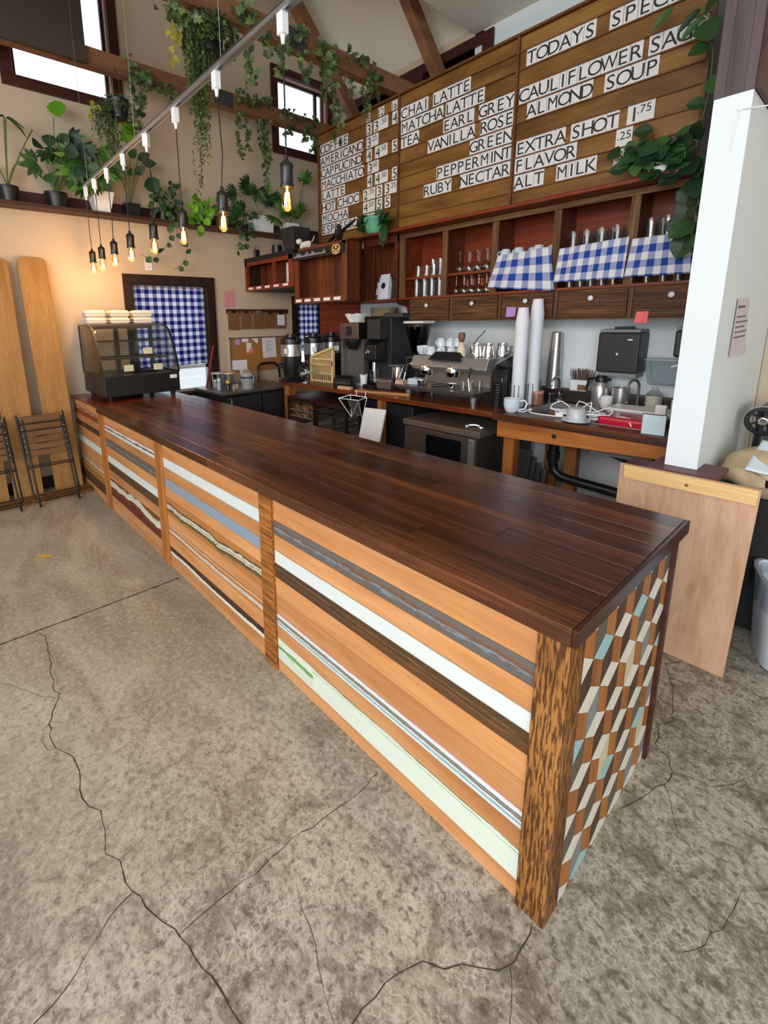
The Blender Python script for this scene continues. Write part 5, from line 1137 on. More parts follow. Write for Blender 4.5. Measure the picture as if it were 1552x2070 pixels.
def pump(label, loc, rz):
    t = thing('pump_bottle', label, 'pump bottle', loc, rz, 'pump bottles behind the white wall end')
    m = MB(); m.lathe(((0, 0), (.036, 0), (.038, .01), (.036, .15), (.016, .20), (.015, .215), (0, .215)), n=18); m.build('bottle', M['tubclear'], t, 40)
    m = MB(); m.lathe(((.018, .215), (.019, .245), (.012, .26), (.008, .262), (.008, .33), (.013, .335), (.013, .35), (0, .352)), n=14); m.tube([(0, 0, .343), (-.04, -.01, .348), (-.075, -.02, .335), (-.082, -.022, .325)], .006, 7); m.build('pump', M['whitepl'], t, 40); return t
pb = pump('white pump bottle nearest the sink, first of four', (-.83, 3.80, ZB), 0)
for i, (x, y, q) in enumerate(((-.79, 3.88, 'second of four'), (-.735, 3.84, 'third of four'), (-.70, 3.90, 'last of four'))): dup(pb, (x, y, ZB), .2 * i, 'white pump bottle behind the white wall end, ' + q)
t = thing('clear_tub', 'cloudy clear tub hung on the wall below the towel dispenser', 'tub', (-.985, YW - .002, 1.13)); m = MB(); m.hexa([(-.09, -.14, 0), (.09, -.14, 0), (.09, 0, 0), (-.09, 0, 0), (-.12, -.18, .19), (.12, -.18, .19), (.12, 0, .19), (-.12, 0, .19)]); m.build('body', M['tubclear'], t, bevel=.012)
t = thing('soap_bottle', 'clear soap bottle with printed label behind the right faucet', 'bottle', (-1.01, 3.87, ZB)); m = MB(); m.lathe(((0, 0), (.05, 0), (.05, .13), (.02, .16), (.02, .175), (0, .175)), n=20); m.build('body', M['tubclear'], t, 40)
m = MB(); m.lathe(((.0505, .04), (.0505, .12)), n=20); m.build('label', plain('cream_label', 'b8bba8', .6, 0, .2, 60), t, 40)
t = thing('spray_bottle', 'small white bottle with green print beside the front square tile', 'bottle', (-.86, 3.47, ZB)); m = MB(); m.box(-.03, .03, -.018, .018, 0, .12); m.build('body', M['whitepl'], t, bevel=.006); m = MB(); m.box(-.022, .01, -.02, -.0185, .02, .05); m.build('print', M['leaf_mid'], t)
t = thing('oil_bottle', 'amber oil bottle between the tile samples and pump bottles', 'bottle', (-.80, 3.60, ZB)); m = MB(); m.lathe(((0, 0), (.032, 0), (.033, .11), (.013, .15), (.013, .19), (0, .19)), n=16); m.build('body', glass('amber_oil', (.75, .65, .4), .1), t, 40)
m = MB(); m.lathe(((.014, .19), (.014, .205), (0, .206)), n=12); m.build('cap', M['blackp'], t, 40)
# sticky notes on drawers
def note(label, q, y, mat, nm='sticky_note'):
    P = [ony(u, v, y) for u, v in q]; c = sum(P, Vector()) / 4; m = MB(c); m.hexa([P[3], P[2], P[2] + Vector((0, .001, 0)), P[3] + Vector((0, .001, 0)), P[0], P[1], P[1] + Vector((0, .001, 0)), P[0] + Vector((0, .001, 0))]); tag(m.build(nm, mat), label, 'note')
note('lilac sticky note on a drawer beside the paper cups', ((1024, 621), (1043, 621), (1040, 640), (1022, 641)), YE - .0135, M['purple'])
note('coral red sticky note under the drawers near the white wall end', ((1286, 630), (1311, 629), (1307, 652), (1281, 652)), YE - .0135, M['coral'])
# under the counter
t = thing('steel_oven', 'low brown steel oven with small window under the back counter', 'oven', (-2.2, 3.3, 0)); OO = Vector((-2.2, 3.3, 0))
m = MB(OO); m.box(-2.57, -1.87, 3.07, 3.9, .06, .735); m.build('body', plain('bronze_oven_steel', '4a3f3a', .4, .4), t)
m = MB(OO); m.box(-2.585, -1.848, 3.05, 3.92, .737, .785); m.build('top', plain('oven_top_steel', '75675d', .38, .4), t, bevel=.004)
m = MB(OO); m.box(-2.56, -1.93, 3.045, 3.068, .10, .725); m.build('door', plain('oven_door_steel', '5a4c45', .35, .4), t, bevel=.004)
m = MB(OO); m.box(-2.33, -2.0, 3.040, 3.0445, .49, .69); m.build('door_window', plain('black_glass', '0d0f12', .06), t)
m = MB(OO); m.box(-1.925, -1.88, 3.02, 3.06, .12, .725); m.build('handle_bar', M['steel'], t, bevel=.004)
for x in (-2.5, -1.93):
    m = MB(OO); m.cyl((x, 3.15, 0), (x, 3.15, .06), .02, .02, 10); m.build('foot', M['blackp'], t)
m = MB((-1.955, 3.2, .787)); m.tube([(-2.02, 3.17, .797), (-1.98, 3.19, .802), (-1.94, 3.20, .797)], .009, 7); m.lathe(((0, 0), (.03, 0), (.028, .01), (0, .012)), (-1.93, 3.2, .7865), 14); m.lathe(((0, 0), (.018, 0), (.016, .012), (0, .014)), (-2.03, 3.16, .7865), 14); tag(m.build('oven_part', M['steel'], None, 40), 'small steel fitting lying on top of the low oven', 'fitting')
t = thing('tray_rack', 'low brown rack of baking trays under the left of the back counter', 'rack', (-3.85, 3.4, 0)); RO = Vector((-3.85, 3.4, 0))
gold = metal('old_gold_metal', '7c6040', .45)
m = MB(RO)
for x in (-4.30, -3.84, -3.80, -3.34): m.box(x - .012, x + .012, 3.07, 3.10, 0, .765); m.box(x - .012, x + .012, 3.75, 3.78, 0, .765)
for a, b in ((-4.30, -3.84), (-3.80, -3.34)): m.box(a, b, 3.07, 3.10, .745, .77); m.box(a, b, 3.74, 3.78, .745, .77)
m.build('frame', gold, t)
m = MB(RO); m.box(-4.32, -3.33, 3.065, 3.78, .771, .785); m.build('top', wood('dark_rack_top', '24120b', '3d2014', '4a291a', 'x', .4), t)
for k in range(9):
    z = .69 - k * .07
    for x in (-4.285, -3.855, -3.785, -3.355):
        m = MB(RO); m.box(x - .008, x + .008, 3.08, 3.74, z, z + .008); m.build('runner', M['steel_d'], t)
for z in (.55, .62, .41): 
    m = MB(RO); m.box(-4.28, -3.86, 3.085, 3.72, z + .009, z + .024); m.build('baking_tray', M['steel'], t, bevel=.003)
for z, lb in ((.645, 'crumpled brown paper on the upper tray of the low rack'), (.575, 'crumpled brown paper on the second tray of the low rack')):
    m = MB((-4.07, 3.3, z)); m.grid(lambda u, v: (-4.25 + .37 * u, 3.1 + .5 * v, z + .004 + .035 * abs(sin(9 * u + 4 * v) * cos(6 * v + 3 * u)) + .02 * sin(17 * u)), 22, 18); tag(m.build('brown_paper', plain('kraft_paper', '8a653f', .85, 0, .15, 14), None, 25, thick=.002), lb, 'paper')
t = thing('wire_basket', 'white wire cone basket hooked to the back counter edge', 'basket', (-3.15, 3.0, .9)); VO = Vector((-3.15, 3.0, .9)); wm = M['cord']
m = MB(VO); a_, b_, c_, d_ = (-3.29, 2.94, .89), (-3.02, 2.94, .90), (-3.02, 3.05, .915), (-3.24, 3.05, .915)
m.tube([a_, b_, c_, d_, a_], .004, 6)
m.tube([a_, (-3.14, 2.97, .725), b_, (-3.03, 3.0, .715), c_], .0035, 6); m.tube([d_, (-3.14, 2.97, .725)], .0035, 6); m.build('wires', wm, t, 60)
m = MB(VO)
for x in (-3.16, -3.04): m.tube([(x, 3.05, .915), (x, 3.055, .965), (x, 3.09, .965), (x, 3.09, .955)], .004, 6)
m.build('hook', wm, t, 60)
m = MB(VO); m.face([(-3.22, 2.985, .885), (-3.04, 2.985, .895), (-3.05, 3.0, .74), (-3.13, 2.985, .74)]); m.build('dark_liner', M['darkgrey'], t, thick=.002)
P = [ony(u, v, 2.9) for u, v in ((736, 824), (779, 829))]; lo = [P[0] + Vector((-.16, -.06, -.85)), P[1] + Vector((-.16, -.06, -.85))]
lo[0].z = lo[1].z = .002; m = MB(((P[0] + lo[1]) / 2)); dy = Vector((0, .018, 0)); m.hexa([lo[0], lo[1], lo[1] + dy, lo[0] + dy, P[0], P[1], P[1] + dy, P[0] + dy]); tag(m.build('white_board', M['whitepl'], None, bevel=.003), 'tall white cutting board leaning in the aisle before the black cooler', 'cutting board')
t = thing('black_cooler', 'black undercounter cooler between tray rack and low oven', 'cooler', (-2.85, 3.4, 0)); m = MB((-2.85, 3.4, 0)); m.box(-3.2, -2.60, 3.20, 3.85, .35, .86); m.build('body', plain('blue_black_cooler', '16181f', .45), t, bevel=.01); m = MB((-2.85, 3.4, 0)); m.box(-3.2, -2.60, 3.21, 3.85, 0, .345); m.build('drawer_base', M['darkgrey'], t, bevel=.01)
# plumbing
t = thing('drain_pipe', 'thick black drain pipe running below the sinks', 'pipe', (-1.2, 3.5, .4))
PO = Vector((-1.2, 3.5, .4)); bm_ = M['blackp']
m = MB(PO); m.tube([(-1.48, 3.45, .748), (-1.48, 3.45, .56), (-1.47, 3.45, .50), (-1.42, 3.45, .465), (-1.36, 3.45, .455), (-.86, 3.45, .43), (-.82, 3.45, .42)], .034, 12); m.build('pipe', bm_, t, 60)
m = MB(PO); m.cyl((-.78, 3.45, .0), (-.78, 3.45, .748), .05, .05, 14); m.build('stack', bm_, t, 40)
m = MB(PO); m.cyl((-1.48, 3.45, .58), (-1.48, 3.45, .64), .045, .045, 14); m.build('coupling', bm_, t, 40)
m = MB(PO); m.cyl((-.93, 3.45, .436), (-.87, 3.45, .431), .044, .044, 14); m.build('coupling', bm_, t, 40)
m = MB((-1.1, 3.62, .66)); m.tube([(-1.45, 3.55, .72), (-1.33, 3.6, .74), (-1.2, 3.62, .66), (-1.0, 3.62, .60), (-.84, 3.6, .50)], .012, 8); tag(m.build('hose', M['blackp'], None, 60), 'thin black hose sagging below the sink counter', 'hose')
m = MB((-1.5, 3.9, .3)); m.box(-2.2, -.72, 4.0, 4.045, .0, .56); tag(m.build('splash_sheet', M['whitepl']), 'white sheet against the wall below the sink counter', 'sheet')
m = MB((-1.72, 3.3, .3))
for k in range(4): m.bar((-1.72 + k * .035, 3.34 + .03 * k, .0), (-1.70 + k * .025, 3.42 + .03 * k, .62 - .05 * k), .15, .012)
tag(m.build('folded_frames', M['darkgrey']), 'dark flat frames stacked upright behind the fir sink leg', 'frames')
# ================================================================ LEFT WALL THINGS
gw = gingham('curtain_gingham', 9.5, 10.5, '2a3f9e', .7, 'f4f6fc')
o = gingham_sheet('window_curtain', 'blue gingham curtain in the left wall window behind the display case', 'curtain', [(-5.345, 1.785, 2.03), (-5.345, 2.625, 2.03), (-5.345, 1.785, 1.115), (-5.345, 2.625, 1.13)], gw, ((7, .1, .5), (11, .35, .35), (3, .7, .4)), .014, 0, 110, 20, 'gingham window curtains', .001)
o = gingham_sheet('window_curtain', 'blue gingham curtain in the narrow window behind the airpots', 'curtain', [(-5.345, 3.99, 1.85), (-5.345, 4.40, 1.85), (-5.345, 3.99, 1.20), (-5.345, 4.40, 1.20)], gingham('curtain_gingham_small', 5, 7.5, '2a3f9e', .6, 'f4f6fc'), ((5, .1, .6), (3, .7, .4)), .012, 0, 60, 16, 'gingham window curtains', .001)
m = MB()
m.cyl((-5.345, 1.77, 2.036), (-5.345, 2.64, 2.036), .004, .004, 8); tag(m.build('curtain_rod', M['steel']), 'thin metal rod carrying the gingham curtain behind the display case', 'rod')
# display case
t = thing('display_case', 'black countertop glass display case with curved front and foam boxes above', 'display case', (-4.85, 1.53, .913)); KO = Vector((-4.85, 1.53, .913)); KL, KR = 1.175, 1.89
prof = [(-4.50, 1.15), (-4.535, 1.27), (-4.59, 1.40), (-4.645, 1.50), (-4.69, 1.555), (-4.755, 1.592), (-4.84, 1.605)]
m = MB(KO); m.box(-5.20, -4.495, KL, KR, .955, 1.145); m.build('base', M['blackp'], t, bevel=.006)
for x in (-5.15, -4.55):
    for y in (KL + .06, KR - .06):
        m = MB(KO); m.cyl((x, y, .914), (x, y, .956), .022, .028, 12); m.build('foot', M['blackp'], t)
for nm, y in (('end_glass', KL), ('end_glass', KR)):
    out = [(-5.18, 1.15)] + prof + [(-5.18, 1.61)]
    m = MB(KO); m.prism([(q[0], q[1]) for q in out], y - .003, y + .003, 'y'); e = m.build(nm, glass('end_glass_reflection_tint' if y == KL else 'end_glass_clear', (.55, .47, .40) if y == KL else (.9, .92, .92), .3), t)  # brown tint of the near end stands in for a dark reflection
    m = MB(KO); pts = [(p[0], y, p[1]) for p in out]
    for a, b in zip(pts, pts[1:] + pts[:1]): m.bar(a, b, .016, .016, up=(0, 1, 0))
    m.build('end_frame', M['blackp'], t)
m = MB(KO)
for a, b in zip(prof, prof[1:]): m.face([(a[0] + .002, KL, a[1]), (a[0] + .002, KR, a[1]), (b[0] + .002, KR, b[1]), (b[0] + .002, KL, b[1])])
m.build('front_glass', M['clear'], t, 60)
m = MB(KO); m.box(-5.19, -4.84, KL - .01, KR + .01, 1.6, 1.618); m.build('top', M['steel_d'], t, bevel=.003)
m = MB(KO); m.box(-5.19, -5.16, KL, KL + .03, 1.15, 1.6); m.box(-5.19, -5.16, KR - .03, KR, 1.15, 1.6); m.box(-5.19, -5.16, 1.50, 1.54, 1.15, 1.6); m.box(-5.19, -5.16, KL, KR, 1.57, 1.6); m.build('rear_frame', M['darkgrey'], t)
m = MB(KO); m.box(-5.178, -5.172, KL + .03, KR - .03, 1.15, 1.57); m.build('rear_glass', M['pane'], t)
for z, xf in ((1.29, -4.62), (1.45, -4.72)):
    m = MB(KO)
    for k in range(9): m.cyl((-5.14 + (xf + 5.14) * k / 8, KL + .03, z), (-5.14 + (xf + 5.14) * k / 8, KR - .03, z), .0025, .0025, 5)
    for k in range(6): m.cyl((-5.14, KL + .03 + (KR - KL - .06) * k / 5, z), (xf, KL + .03 + (KR - KL - .06) * k / 5, z), .0025, .0025, 5)
    m.build('wire_shelf', M['chrome'], t)
for y, z, x in ((1.45, 1.17, -4.64), (1.72, 1.17, -4.60), (1.66, 1.325, -4.68)):
    m = MB(KO); m.box(x, x + .004, y - .045, y + .045, z, z + .06); m.build('price_card', plain('cream_card', 'dcd9b8', .7), t)
m = MB(KO); m.box(-4.4945, -4.492, KR - .10, KR - .03, 1.085, 1.12); m.build('badge', M['whitepl'], t)
m = MB((-4.72, 1.72, 1.147)); m.lathe(((0, 0), (.1, 0), (.11, .012), (.02, .016), (0, .05)), (-4.80, 1.68, 1.147), 20); tag(m.build('cake_plate', M['blackp'], None, 40), 'dark plate inside the display case near its right end', 'plate')
def foam_box(label, loc, rz):
    m = MB()
    for z0, z1, a, b in ((0, .032, .085, .1), (.034, .066, .1, .082)):
        m.hexa([(-a, -a, z0), (a, -a, z0), (a, a, z0), (-a, a, z0), (-b, -b, z1), (b, -b, z1), (b, b, z1), (-b, b, z1)])
    o = m.build('foam_box', M['foam'], None, bevel=.012); o.location = loc; o.rotation_euler.z = rz; return tag(o, label, 'foam box', 'foam boxes on the display case')
fb = None
for s, (y, n, nm) in enumerate(((1.285, 2, 'left'), (1.51, 2, 'middle'), (1.74, 2, 'right'))):
    for k in range(n):
        lb = 'white foam takeout box on the display case, %s one of the %s stack' % (('bottom', 'top')[k], nm)
        loc = (-5.03, y, 1.619 + k * .0675)
        if fb is None: fb = foam_box(lb, loc, .03)
        else:
            o = fb.copy(); C.objects.link(o); o.location = loc; o.rotation_euler.z = random.uniform(-.08, .08); o['label'] = lb
# leaning planks
def lean_plank(label, yb, yt, w, L, x0=-5.055, x1=-5.235):
    b = Vector((x0, yb, .004)); d = Vector((x1 - x0, yt - yb, L)); u = Vector((0, 1, 0)); u = (u - d.normalized() * u.dot(d.normalized())).normalized(); n = u.cross(d.normalized())
    out = [(-w / 2, 0), (w / 2, 0), (w / 2, .965), (w / 2 - .018, .992), (w / 2 - .05, 1), (-w / 2 + .05, 1), (-w / 2 + .018, .992), (-w / 2, .965)]
    m = MB(b); A = [b + u * p + d * q for p, q in out]; Bk = [p - n * .045 if n.x > 0 else p + n * .045 for p in A]
    lift = -min(p.z for p in A + Bk) + .002
    for p in A: p.z += lift
    for p in Bk: p.z += lift
    va = [m.bm.verts.new(p - m.o) for p in A]; vb = [m.bm.verts.new(p - m.o) for p in Bk]; m.vface(va); m.vface(vb[::-1])
    for k in range(8): m.vface((va[k], vb[k], vb[(k + 1) % 8], va[(k + 1) % 8]))
    return tag(m.build('leaning_plank', M['plank_pine'], None, bevel=.004), label, 'plank', 'knotty pine planks leaning on the left wall')
lean_plank('tall knotty pine plank leaning on the wall next to the striped counter', .895, .845, .25, 2.235)
lean_plank('tall knotty pine plank leaning at the left edge of the photo', .545, .535, .24, 2.215)
lean_plank('pine plank at the far left behind the folded chair', .27, .24, .23, 2.2)
# folded chairs
def fold_chair(label, y0, y1):
    t = thing('folding_chair', label, 'chair', (-4.80, (y0 + y1) / 2, 0), 0, 'folded slatted chairs against the planks'); w = (y1 - y0) / 2
    def P(v, z, off=0): return Vector((-.17 * z / .82 + off, v - .035 * z / .82, z))
    blk = M['black']
    m = MB(); m.tube([P(-w, .06, .03), P(-w, .30, .01), P(-w, .82)], .009, 7); m.build('back_leg', blk, t, 60)
    m = MB(); m.tube([P(w, .06, .03), P(w, .30, .01), P(w, .82)], .009, 7); m.build('back_leg', blk, t, 60)
    for s in (-1, 1):
        m = MB(); m.tube([P(s * (w - .035), .78, .04), P(s * (w - .035), .35, .05), P(s * (w - .03), .05, .06), P(s * (w - .03), .018, .085), P(s * (w - .03), .018, .13)], .009, 7); m.build('front_leg', blk, t, 60)
        m = MB(); m.bar(P(s * (w - .02), .80, .03), P(s * (w - .02), .42, .03), .006, .028, up=(0, 1, 0)); m.build('seat_rail', blk, t)
    for k, (z, hh) in enumerate(((.775, .062), (.705, .05), (.645, .05), (.585, .05), (.525, .05), (.465, .05))):
        m = MB(); a = P(-w + .02, z, .035); b = P(w - .02, z, .035); m.bar(a, b, .014, hh); m.build('slat', M['slat_brown'], t, bevel=.003)
    for z, off in ((.74, .05), (.675, .05), (.36, .04), (.34, .03), (.10, .06), (.07, .07), (.04, .05)):
        m = MB(); m.tube([P(-w, z, off), P(w, z, off)], .006, 6); m.build('cross_bar', blk, t, 60)
    m = MB()
    for s in (-1, 1):
        for k in range(8): m.lathe(((.006, 0), (.004, .004), (0, .005)), P(s * (w - .02), .79 - .05 * k, .046), 8, ax=(1, 0, 0))
    m.build('rivets', M['chrome'], t, 60); return t
fold_chair('folded black metal chair with brown slats standing beside the counter end', .55, .93)
c2 = fold_chair('folded black metal chair with brown slats at the left photo edge', .10, .46)
# wall papers and boards on the left wall
def wnote(name, label, q, mat, th=.002, cat='paper', grp=None, x=XL + .001):
    P = [onx(u, v, x) for u, v in q]; m = MB(sum(P, Vector()) / 4); dx = Vector((th, 0, 0)); a = [m.bm.verts.new(p - m.o) for p in P]; b = [m.bm.verts.new(p + dx - m.o) for p in P]
    m.vface(a); m.vface(b[::-1])
    for k in range(4): m.vface((a[k], b[k], b[(k + 1) % 4], a[(k + 1) % 4]))
    return tag(m.build(name, mat), label, cat, grp)
wnote('pink_paper', 'pink paper sheet pinned on the wall right of the curtained window', ((452, 589), (473, 587), (474, 621), (454, 622)), M['pink'])
t = thing('clipboard_rail', 'dark wooden rail holding five small clipboards on the left wall', 'rail', tuple(onx(518, 632, XL))); RO_ = Vector(t.location)
p0, p1 = onx(456, 625, XL), onx(580, 629, XL); m = MB(RO_); m.box(XL + .001, XL + .02, p0.y, p1.y, p0.z - .055, p0.z); m.build('rail', M['dark_trim'], t)
CN = ('first', 'second', 'third', 'fourth', 'fifth')
for k, (u0, u1, v0, v1) in enumerate(((460, 483, 629, 667), (486, 508, 629, 665), (511, 533, 630, 665), (535, 555, 631, 664), (557, 577, 632, 664))):
    a = onx((u0 + u1) / 2, v0, XL + .022); b = onx((u0 + u1) / 2, v1, XL + .022); wy = abs(onx(u1, v0, XL + .022).y - onx(u0, v0, XL + .022).y) / 2
    c = thing('clipboard', 'brown hardboard clipboard on the dark rail, %s from the left%s' % (CN[k], ', holding white paper' if k == 4 else ''), 'clipboard', (XL + .021, a.y, b.z), 0, 'clipboards on the rail'); hh = a.z - b.z
    m = MB(); m.box(0, .004, -wy, wy, 0, hh); m.build('board', M['masonite'], c, bevel=.001)
    m = MB(); m.box(.004, .014, -.03, .03, hh - .025, hh + .012); m.build('clip', M['blackm'] if k != 2 else M['steel'], c)
    if k == 4: m = MB(); m.box(.0045, .006, -wy * .72, wy * .75, hh * .2, hh * .88); m.build('sheet', M['paper'], c)
cbq = [onx(*q, XL) for q in ((462, 683), (569, 668))]; y0, y1, zt, zb = cbq[0].y, cbq[1].y + .05, cbq[0].z, .985
t = thing('cork_board', 'framed cork board with pinned notes on the left wall behind the containers', 'cork board', (XL, (y0 + y1) / 2, zb)); KB = Vector(t.location)
m = MB(KB); m.box(XL + .002, XL + .012, y0 + .01, y1 - .01, zb, zt - .01); m.build('cork', M['cork'], t)
m = MB(KB); m.box(XL + .002, XL + .02, y0, y0 + .016, zb, zt); m.box(XL + .002, XL + .02, y1 - .016, y1, zb, zt); m.box(XL + .002, XL + .02, y0, y1, zt - .016, zt); m.build('frame', M['alu'], t)
XC = XL + .0135
for lb, q, mt in (('lilac note pinned at the top left of the cork board', ((475, 683), (485, 683), (485, 697), (475, 697)), M['purple']), ('small white card with dark drawing at the top of the cork board', ((489, 684), (502, 684), (502, 691), (489, 692)), M['paper']),
                  ('cream scalloped note at the top of the cork board', ((507, 683), (521, 683), (522, 690), (519, 695), ), M['foam']), ('coral note low among the cork board papers', ((500, 703), (512, 702), (513, 714), (499, 716)), M['coral']),
                  ('narrow grey white slip above the coral note on the cork board', ((497, 693), (508, 693), (508, 703), (499, 714)), M['foam']), ('tall white printed sheet on the cork board', ((529, 681), (556, 681), (559, 721), (532, 724)), M['paper']), ('wide white sheet low at the left of the cork board', ((469, 729), (499, 727), (500, 748), (470, 748)), M['paper'])):
    wnote('pinned_note', lb, q, mt, .0015, 'note', None, XC); XC += .0002
t0 = onx(544, 700, XC + .004)
m = MB(t0)
for k in range(9): m.box(XC + .0025, XC + .003, t0.y - .05, t0.y + .05 - .03 * (k % 3), t0.z + .07 - .018 * k, t0.z + .074 - .018 * k)
o = m.build('print_lines', plain('grey_print', '7f8494', .8)); tag(o, 'grey printed lines on the tall white sheet of the cork board', 'print')
# fridge with containers, broom
ZF = .862
t = thing('low_fridge', 'low black fridge with steel top against the left wall', 'fridge', (-4.9, 2.85, 0)); FO = Vector((-4.9, 2.85, 0))
m = MB(FO); m.box(-5.24, -4.57, 2.40, 3.36, .08, .83); m.build('body', M['blackp'], t, bevel=.006)
m = MB(FO); m.box(-5.26, -4.55, 2.38, 3.37, .832, .861); m.build('top', M['steel_d'], t, bevel=.004)
for y in (2.42, 2.90):
    m = MB(FO); m.box(-4.568, -4.548, y, y + .46, .10, .80); m.build('door', M['char'], t, bevel=.005)
for y in (2.48, 3.30):
    m = MB(FO); m.cyl((-4.535, y, .5), (-4.535, y, .79), .008, .008, 8); m.build('handle', M['steel'], t)
for x in (-5.2, -4.6):
    m = MB(FO); m.cyl((x, 2.45, 0), (x, 2.45, .08), .02, .02, 8); m.build('foot', M['blackp'], t)
def on_fridge(u, v): return onz(u, v, ZF)
t = thing('stoneware_jar', 'grey stoneware jar with blue band and wire clip on the low fridge', 'jar', on_fridge(502, 785)); m = MB(); m.lathe(((0, 0), (.07, 0), (.072, .05), (.085, .1), (.083, .15), (.06, .185), (.066, .2), (.0, .2)), n=24); m.build('body', plain('grey_salt_glaze', '8b9096', .35, 0, .2, 20), t, 40)
m = MB(); m.lathe(((.0855, .12), (.0855, .145)), n=24); m.build('blue_band', plain('dark_blue_band', '2c3350', .4), t, 40); m = MB(); m.tube([(.085, 0, .16), (.13, 0, .15), (.125, 0, .08), (.083, 0, .07)], .009, 8); m.build('handle', M['grey'], t, 60)
for i, (u, v, r, hh, mt, lb) in enumerate(((432, 778, .075, .15, 'tubclear', 'large cloudy lidded tub at the left of the low fridge top'), (458, 777, .085, .14, 'tubclear', 'wide cloudy tub behind the small bottles on the low fridge'), (485, 772, .06, .15, 'foam', 'pale deli tub behind the stoneware jar'))):
    p = on_fridge(u, v); t = thing('food_tub', lb, 'tub', (max(p.x, -5.15), p.y, ZF)); m = MB(); m.lathe(((0, 0), (r * .85, 0), (r, hh), (0, hh)), n=22); m.build('body', M[mt], t, 40); m = MB(); m.lathe(((0, hh), (r * 1.06, hh), (r * 1.06, hh + .012), (0, hh + .014)), n=22); m.build('lid', M['foam'], t, 40)
for i, (u, v, r, hh, a, b, lb) in enumerate(((445, 789, .026, .10, '8fa5c8', 'c8d4e4', 'pale blue bottle at the front edge of the low fridge'), (463, 790, .028, .085, '1f2126', 'd9a524', 'black bottle with yellow cap on the low fridge'), (437, 784, .02, .07, 'b3a58a', 'e0ddd0', 'small spice jar with white lid on the low fridge'), (475, 789, .018, .07, '8f8360', '2a2a2c', 'small green brown bottle right of the yellow capped one'), (481, 786, .016, .06, 'c8c4b4', '555555', 'tiny clear vial nearest the stoneware jar'))):
    p = on_fridge(u, v); t = thing('small_bottle', lb, 'bottle', (p.x - .02, p.y, ZF)); m = MB(); m.lathe(((0, 0), (r, 0), (r, hh * .7), (r * .5, hh), (0, hh)), n=16); m.build('body', plain('bottle_%d' % i, a, .25), t, 40); m = MB(); m.lathe(((r * .6, hh * .98), (r * .85, hh * 1.0), (r * .8, hh * 1.35), (0, hh * 1.4)), n=14); m.build('cap', plain('cap_%d' % i, b, .4), t, 40)
p = on_fridge(488, 760); m = MB((-5.2, p.y, ZF)); m.tube([(-5.22, p.y - .12, ZF + .01), (-5.22, p.y - .12, ZF + .19), (-5.22, p.y - .06, ZF + .22), (-5.22, p.y + .12, ZF + .22), (-5.22, p.y + .2, ZF + .17), (-5.22, p.y + .22, ZF + .01)], .016, 8); tag(m.build('wire_hoop', M['blackp'], None, 60), 'black hoop standing before the cork board on the low fridge', 'hoop')
A, Bp = onx(431, 700, -5.24), onx(414, 806, -5.12); d = (Bp - A).normalized(); k = (.02 - A.z) / d.z
t = thing('broom', 'red broom handle leaning beside the curtained window', 'broom', A + d * k); BO3 = A + d * k
m = MB(BO3); m.cyl(A, A + d * (k - .12), .013, .013, 10); m.build('handle', plain('dark_red_handle', '8a1a26', .4), t, 60); m = MB(BO3); m.cbox(BO3 + Vector((0, 0, .06)), .05, .26, .12, 0); m.build('bristles', M['blackm'], t, bevel=.01)

# ================================================================ RIGHT SIDE THINGS
t = thing('plywood_sheet', 'plywood sheet with pale pine cleat leaning on the maroon half wall', 'plywood', (-.52, 2.58, .002)); LO = Vector((-.52, 2.58, .002))
def PQ(x, z, off=0): return Vector((x, 2.555 + .062 * z / .885 - off, z))
m = MB(LO); m.hexa([PQ(-.775, .002), PQ(-.272, .002), PQ(-.272, .002, -.012), PQ(-.775, .002, -.012), PQ(-.79, .885), PQ(-.262, .885), PQ(-.262, .885, -.012), PQ(-.79, .885, -.012)]); m.build('sheet', M['plywood'], t)
m = MB(LO); m.hexa([PQ(-.765, .818, .018), PQ(-.268, .818, .018), PQ(-.268, .818, .0005), PQ(-.765, .818, .0005), PQ(-.768, .884, .018), PQ(-.266, .884, .018), PQ(-.266, .884, .0005), PQ(-.768, .884, .0005)]); m.build('cleat', M['pine_light'], t, bevel=.002)
m = MB(LO); m.lathe(((.008, 0), (0, .002)), PQ(-.51, .845, .0182), 10, ax=(0, -1, 0)); m.build('knot', M['masonite'], t)
b = onz(1484, 1312, 0); t = thing('waste_bin', 'white plastic waste bin with clear liner at the right edge', 'bin', (b.x + .22, b.y + .08, .002), .3)
m = MB(); n = 40
def sq(r, k): 
    a = 2 * pi * k / n; c, s = cos(a), sin(a); q = (abs(c) ** 4 + abs(s) ** 4) ** -.25; return (r * q * c, r * q * s)
rings = [(.155, 0), (.165, .012), (.19, .36), (.192, .40), (.20, .402), (.20, .42), (.185, .42), (.15, .03)]
V = [[m.bm.verts.new(Vector((*sq(r, k), z))) for k in range(n)] for r, z in rings]
for A_, B2 in zip(V, V[1:]):
    for k in range(n): m.vface((A_[k], A_[(k + 1) % n], B2[(k + 1) % n], B2[k]))
m.vface(V[0][::-1]); m.vface(V[-1]); m.build('bin', plain('white_bin_plastic', 'd5dce6', .4, 0, .06, 14), t, 40)
m = MB(); rings = [(.205, .30), (.204, .36), (.207, .424), (.19, .428), (.17, .36)]
V = [[m.bm.verts.new(Vector((*sq(r * (1 + .012 * sin(k * 2.3 + i)), k), z + .008 * sin(k * 1.7 + i) * (i == 0)))) for k in range(n)] for i, (r, z) in enumerate(rings)]
for A_, B2 in zip(V, V[1:]):
    for k in range(n): m.vface((A_[k], A_[(k + 1) % n], B2[(k + 1) % n], B2[k]))
m.build('liner', glass('bin_liner', (.86, .9, .95), .35, .12), t, 60)
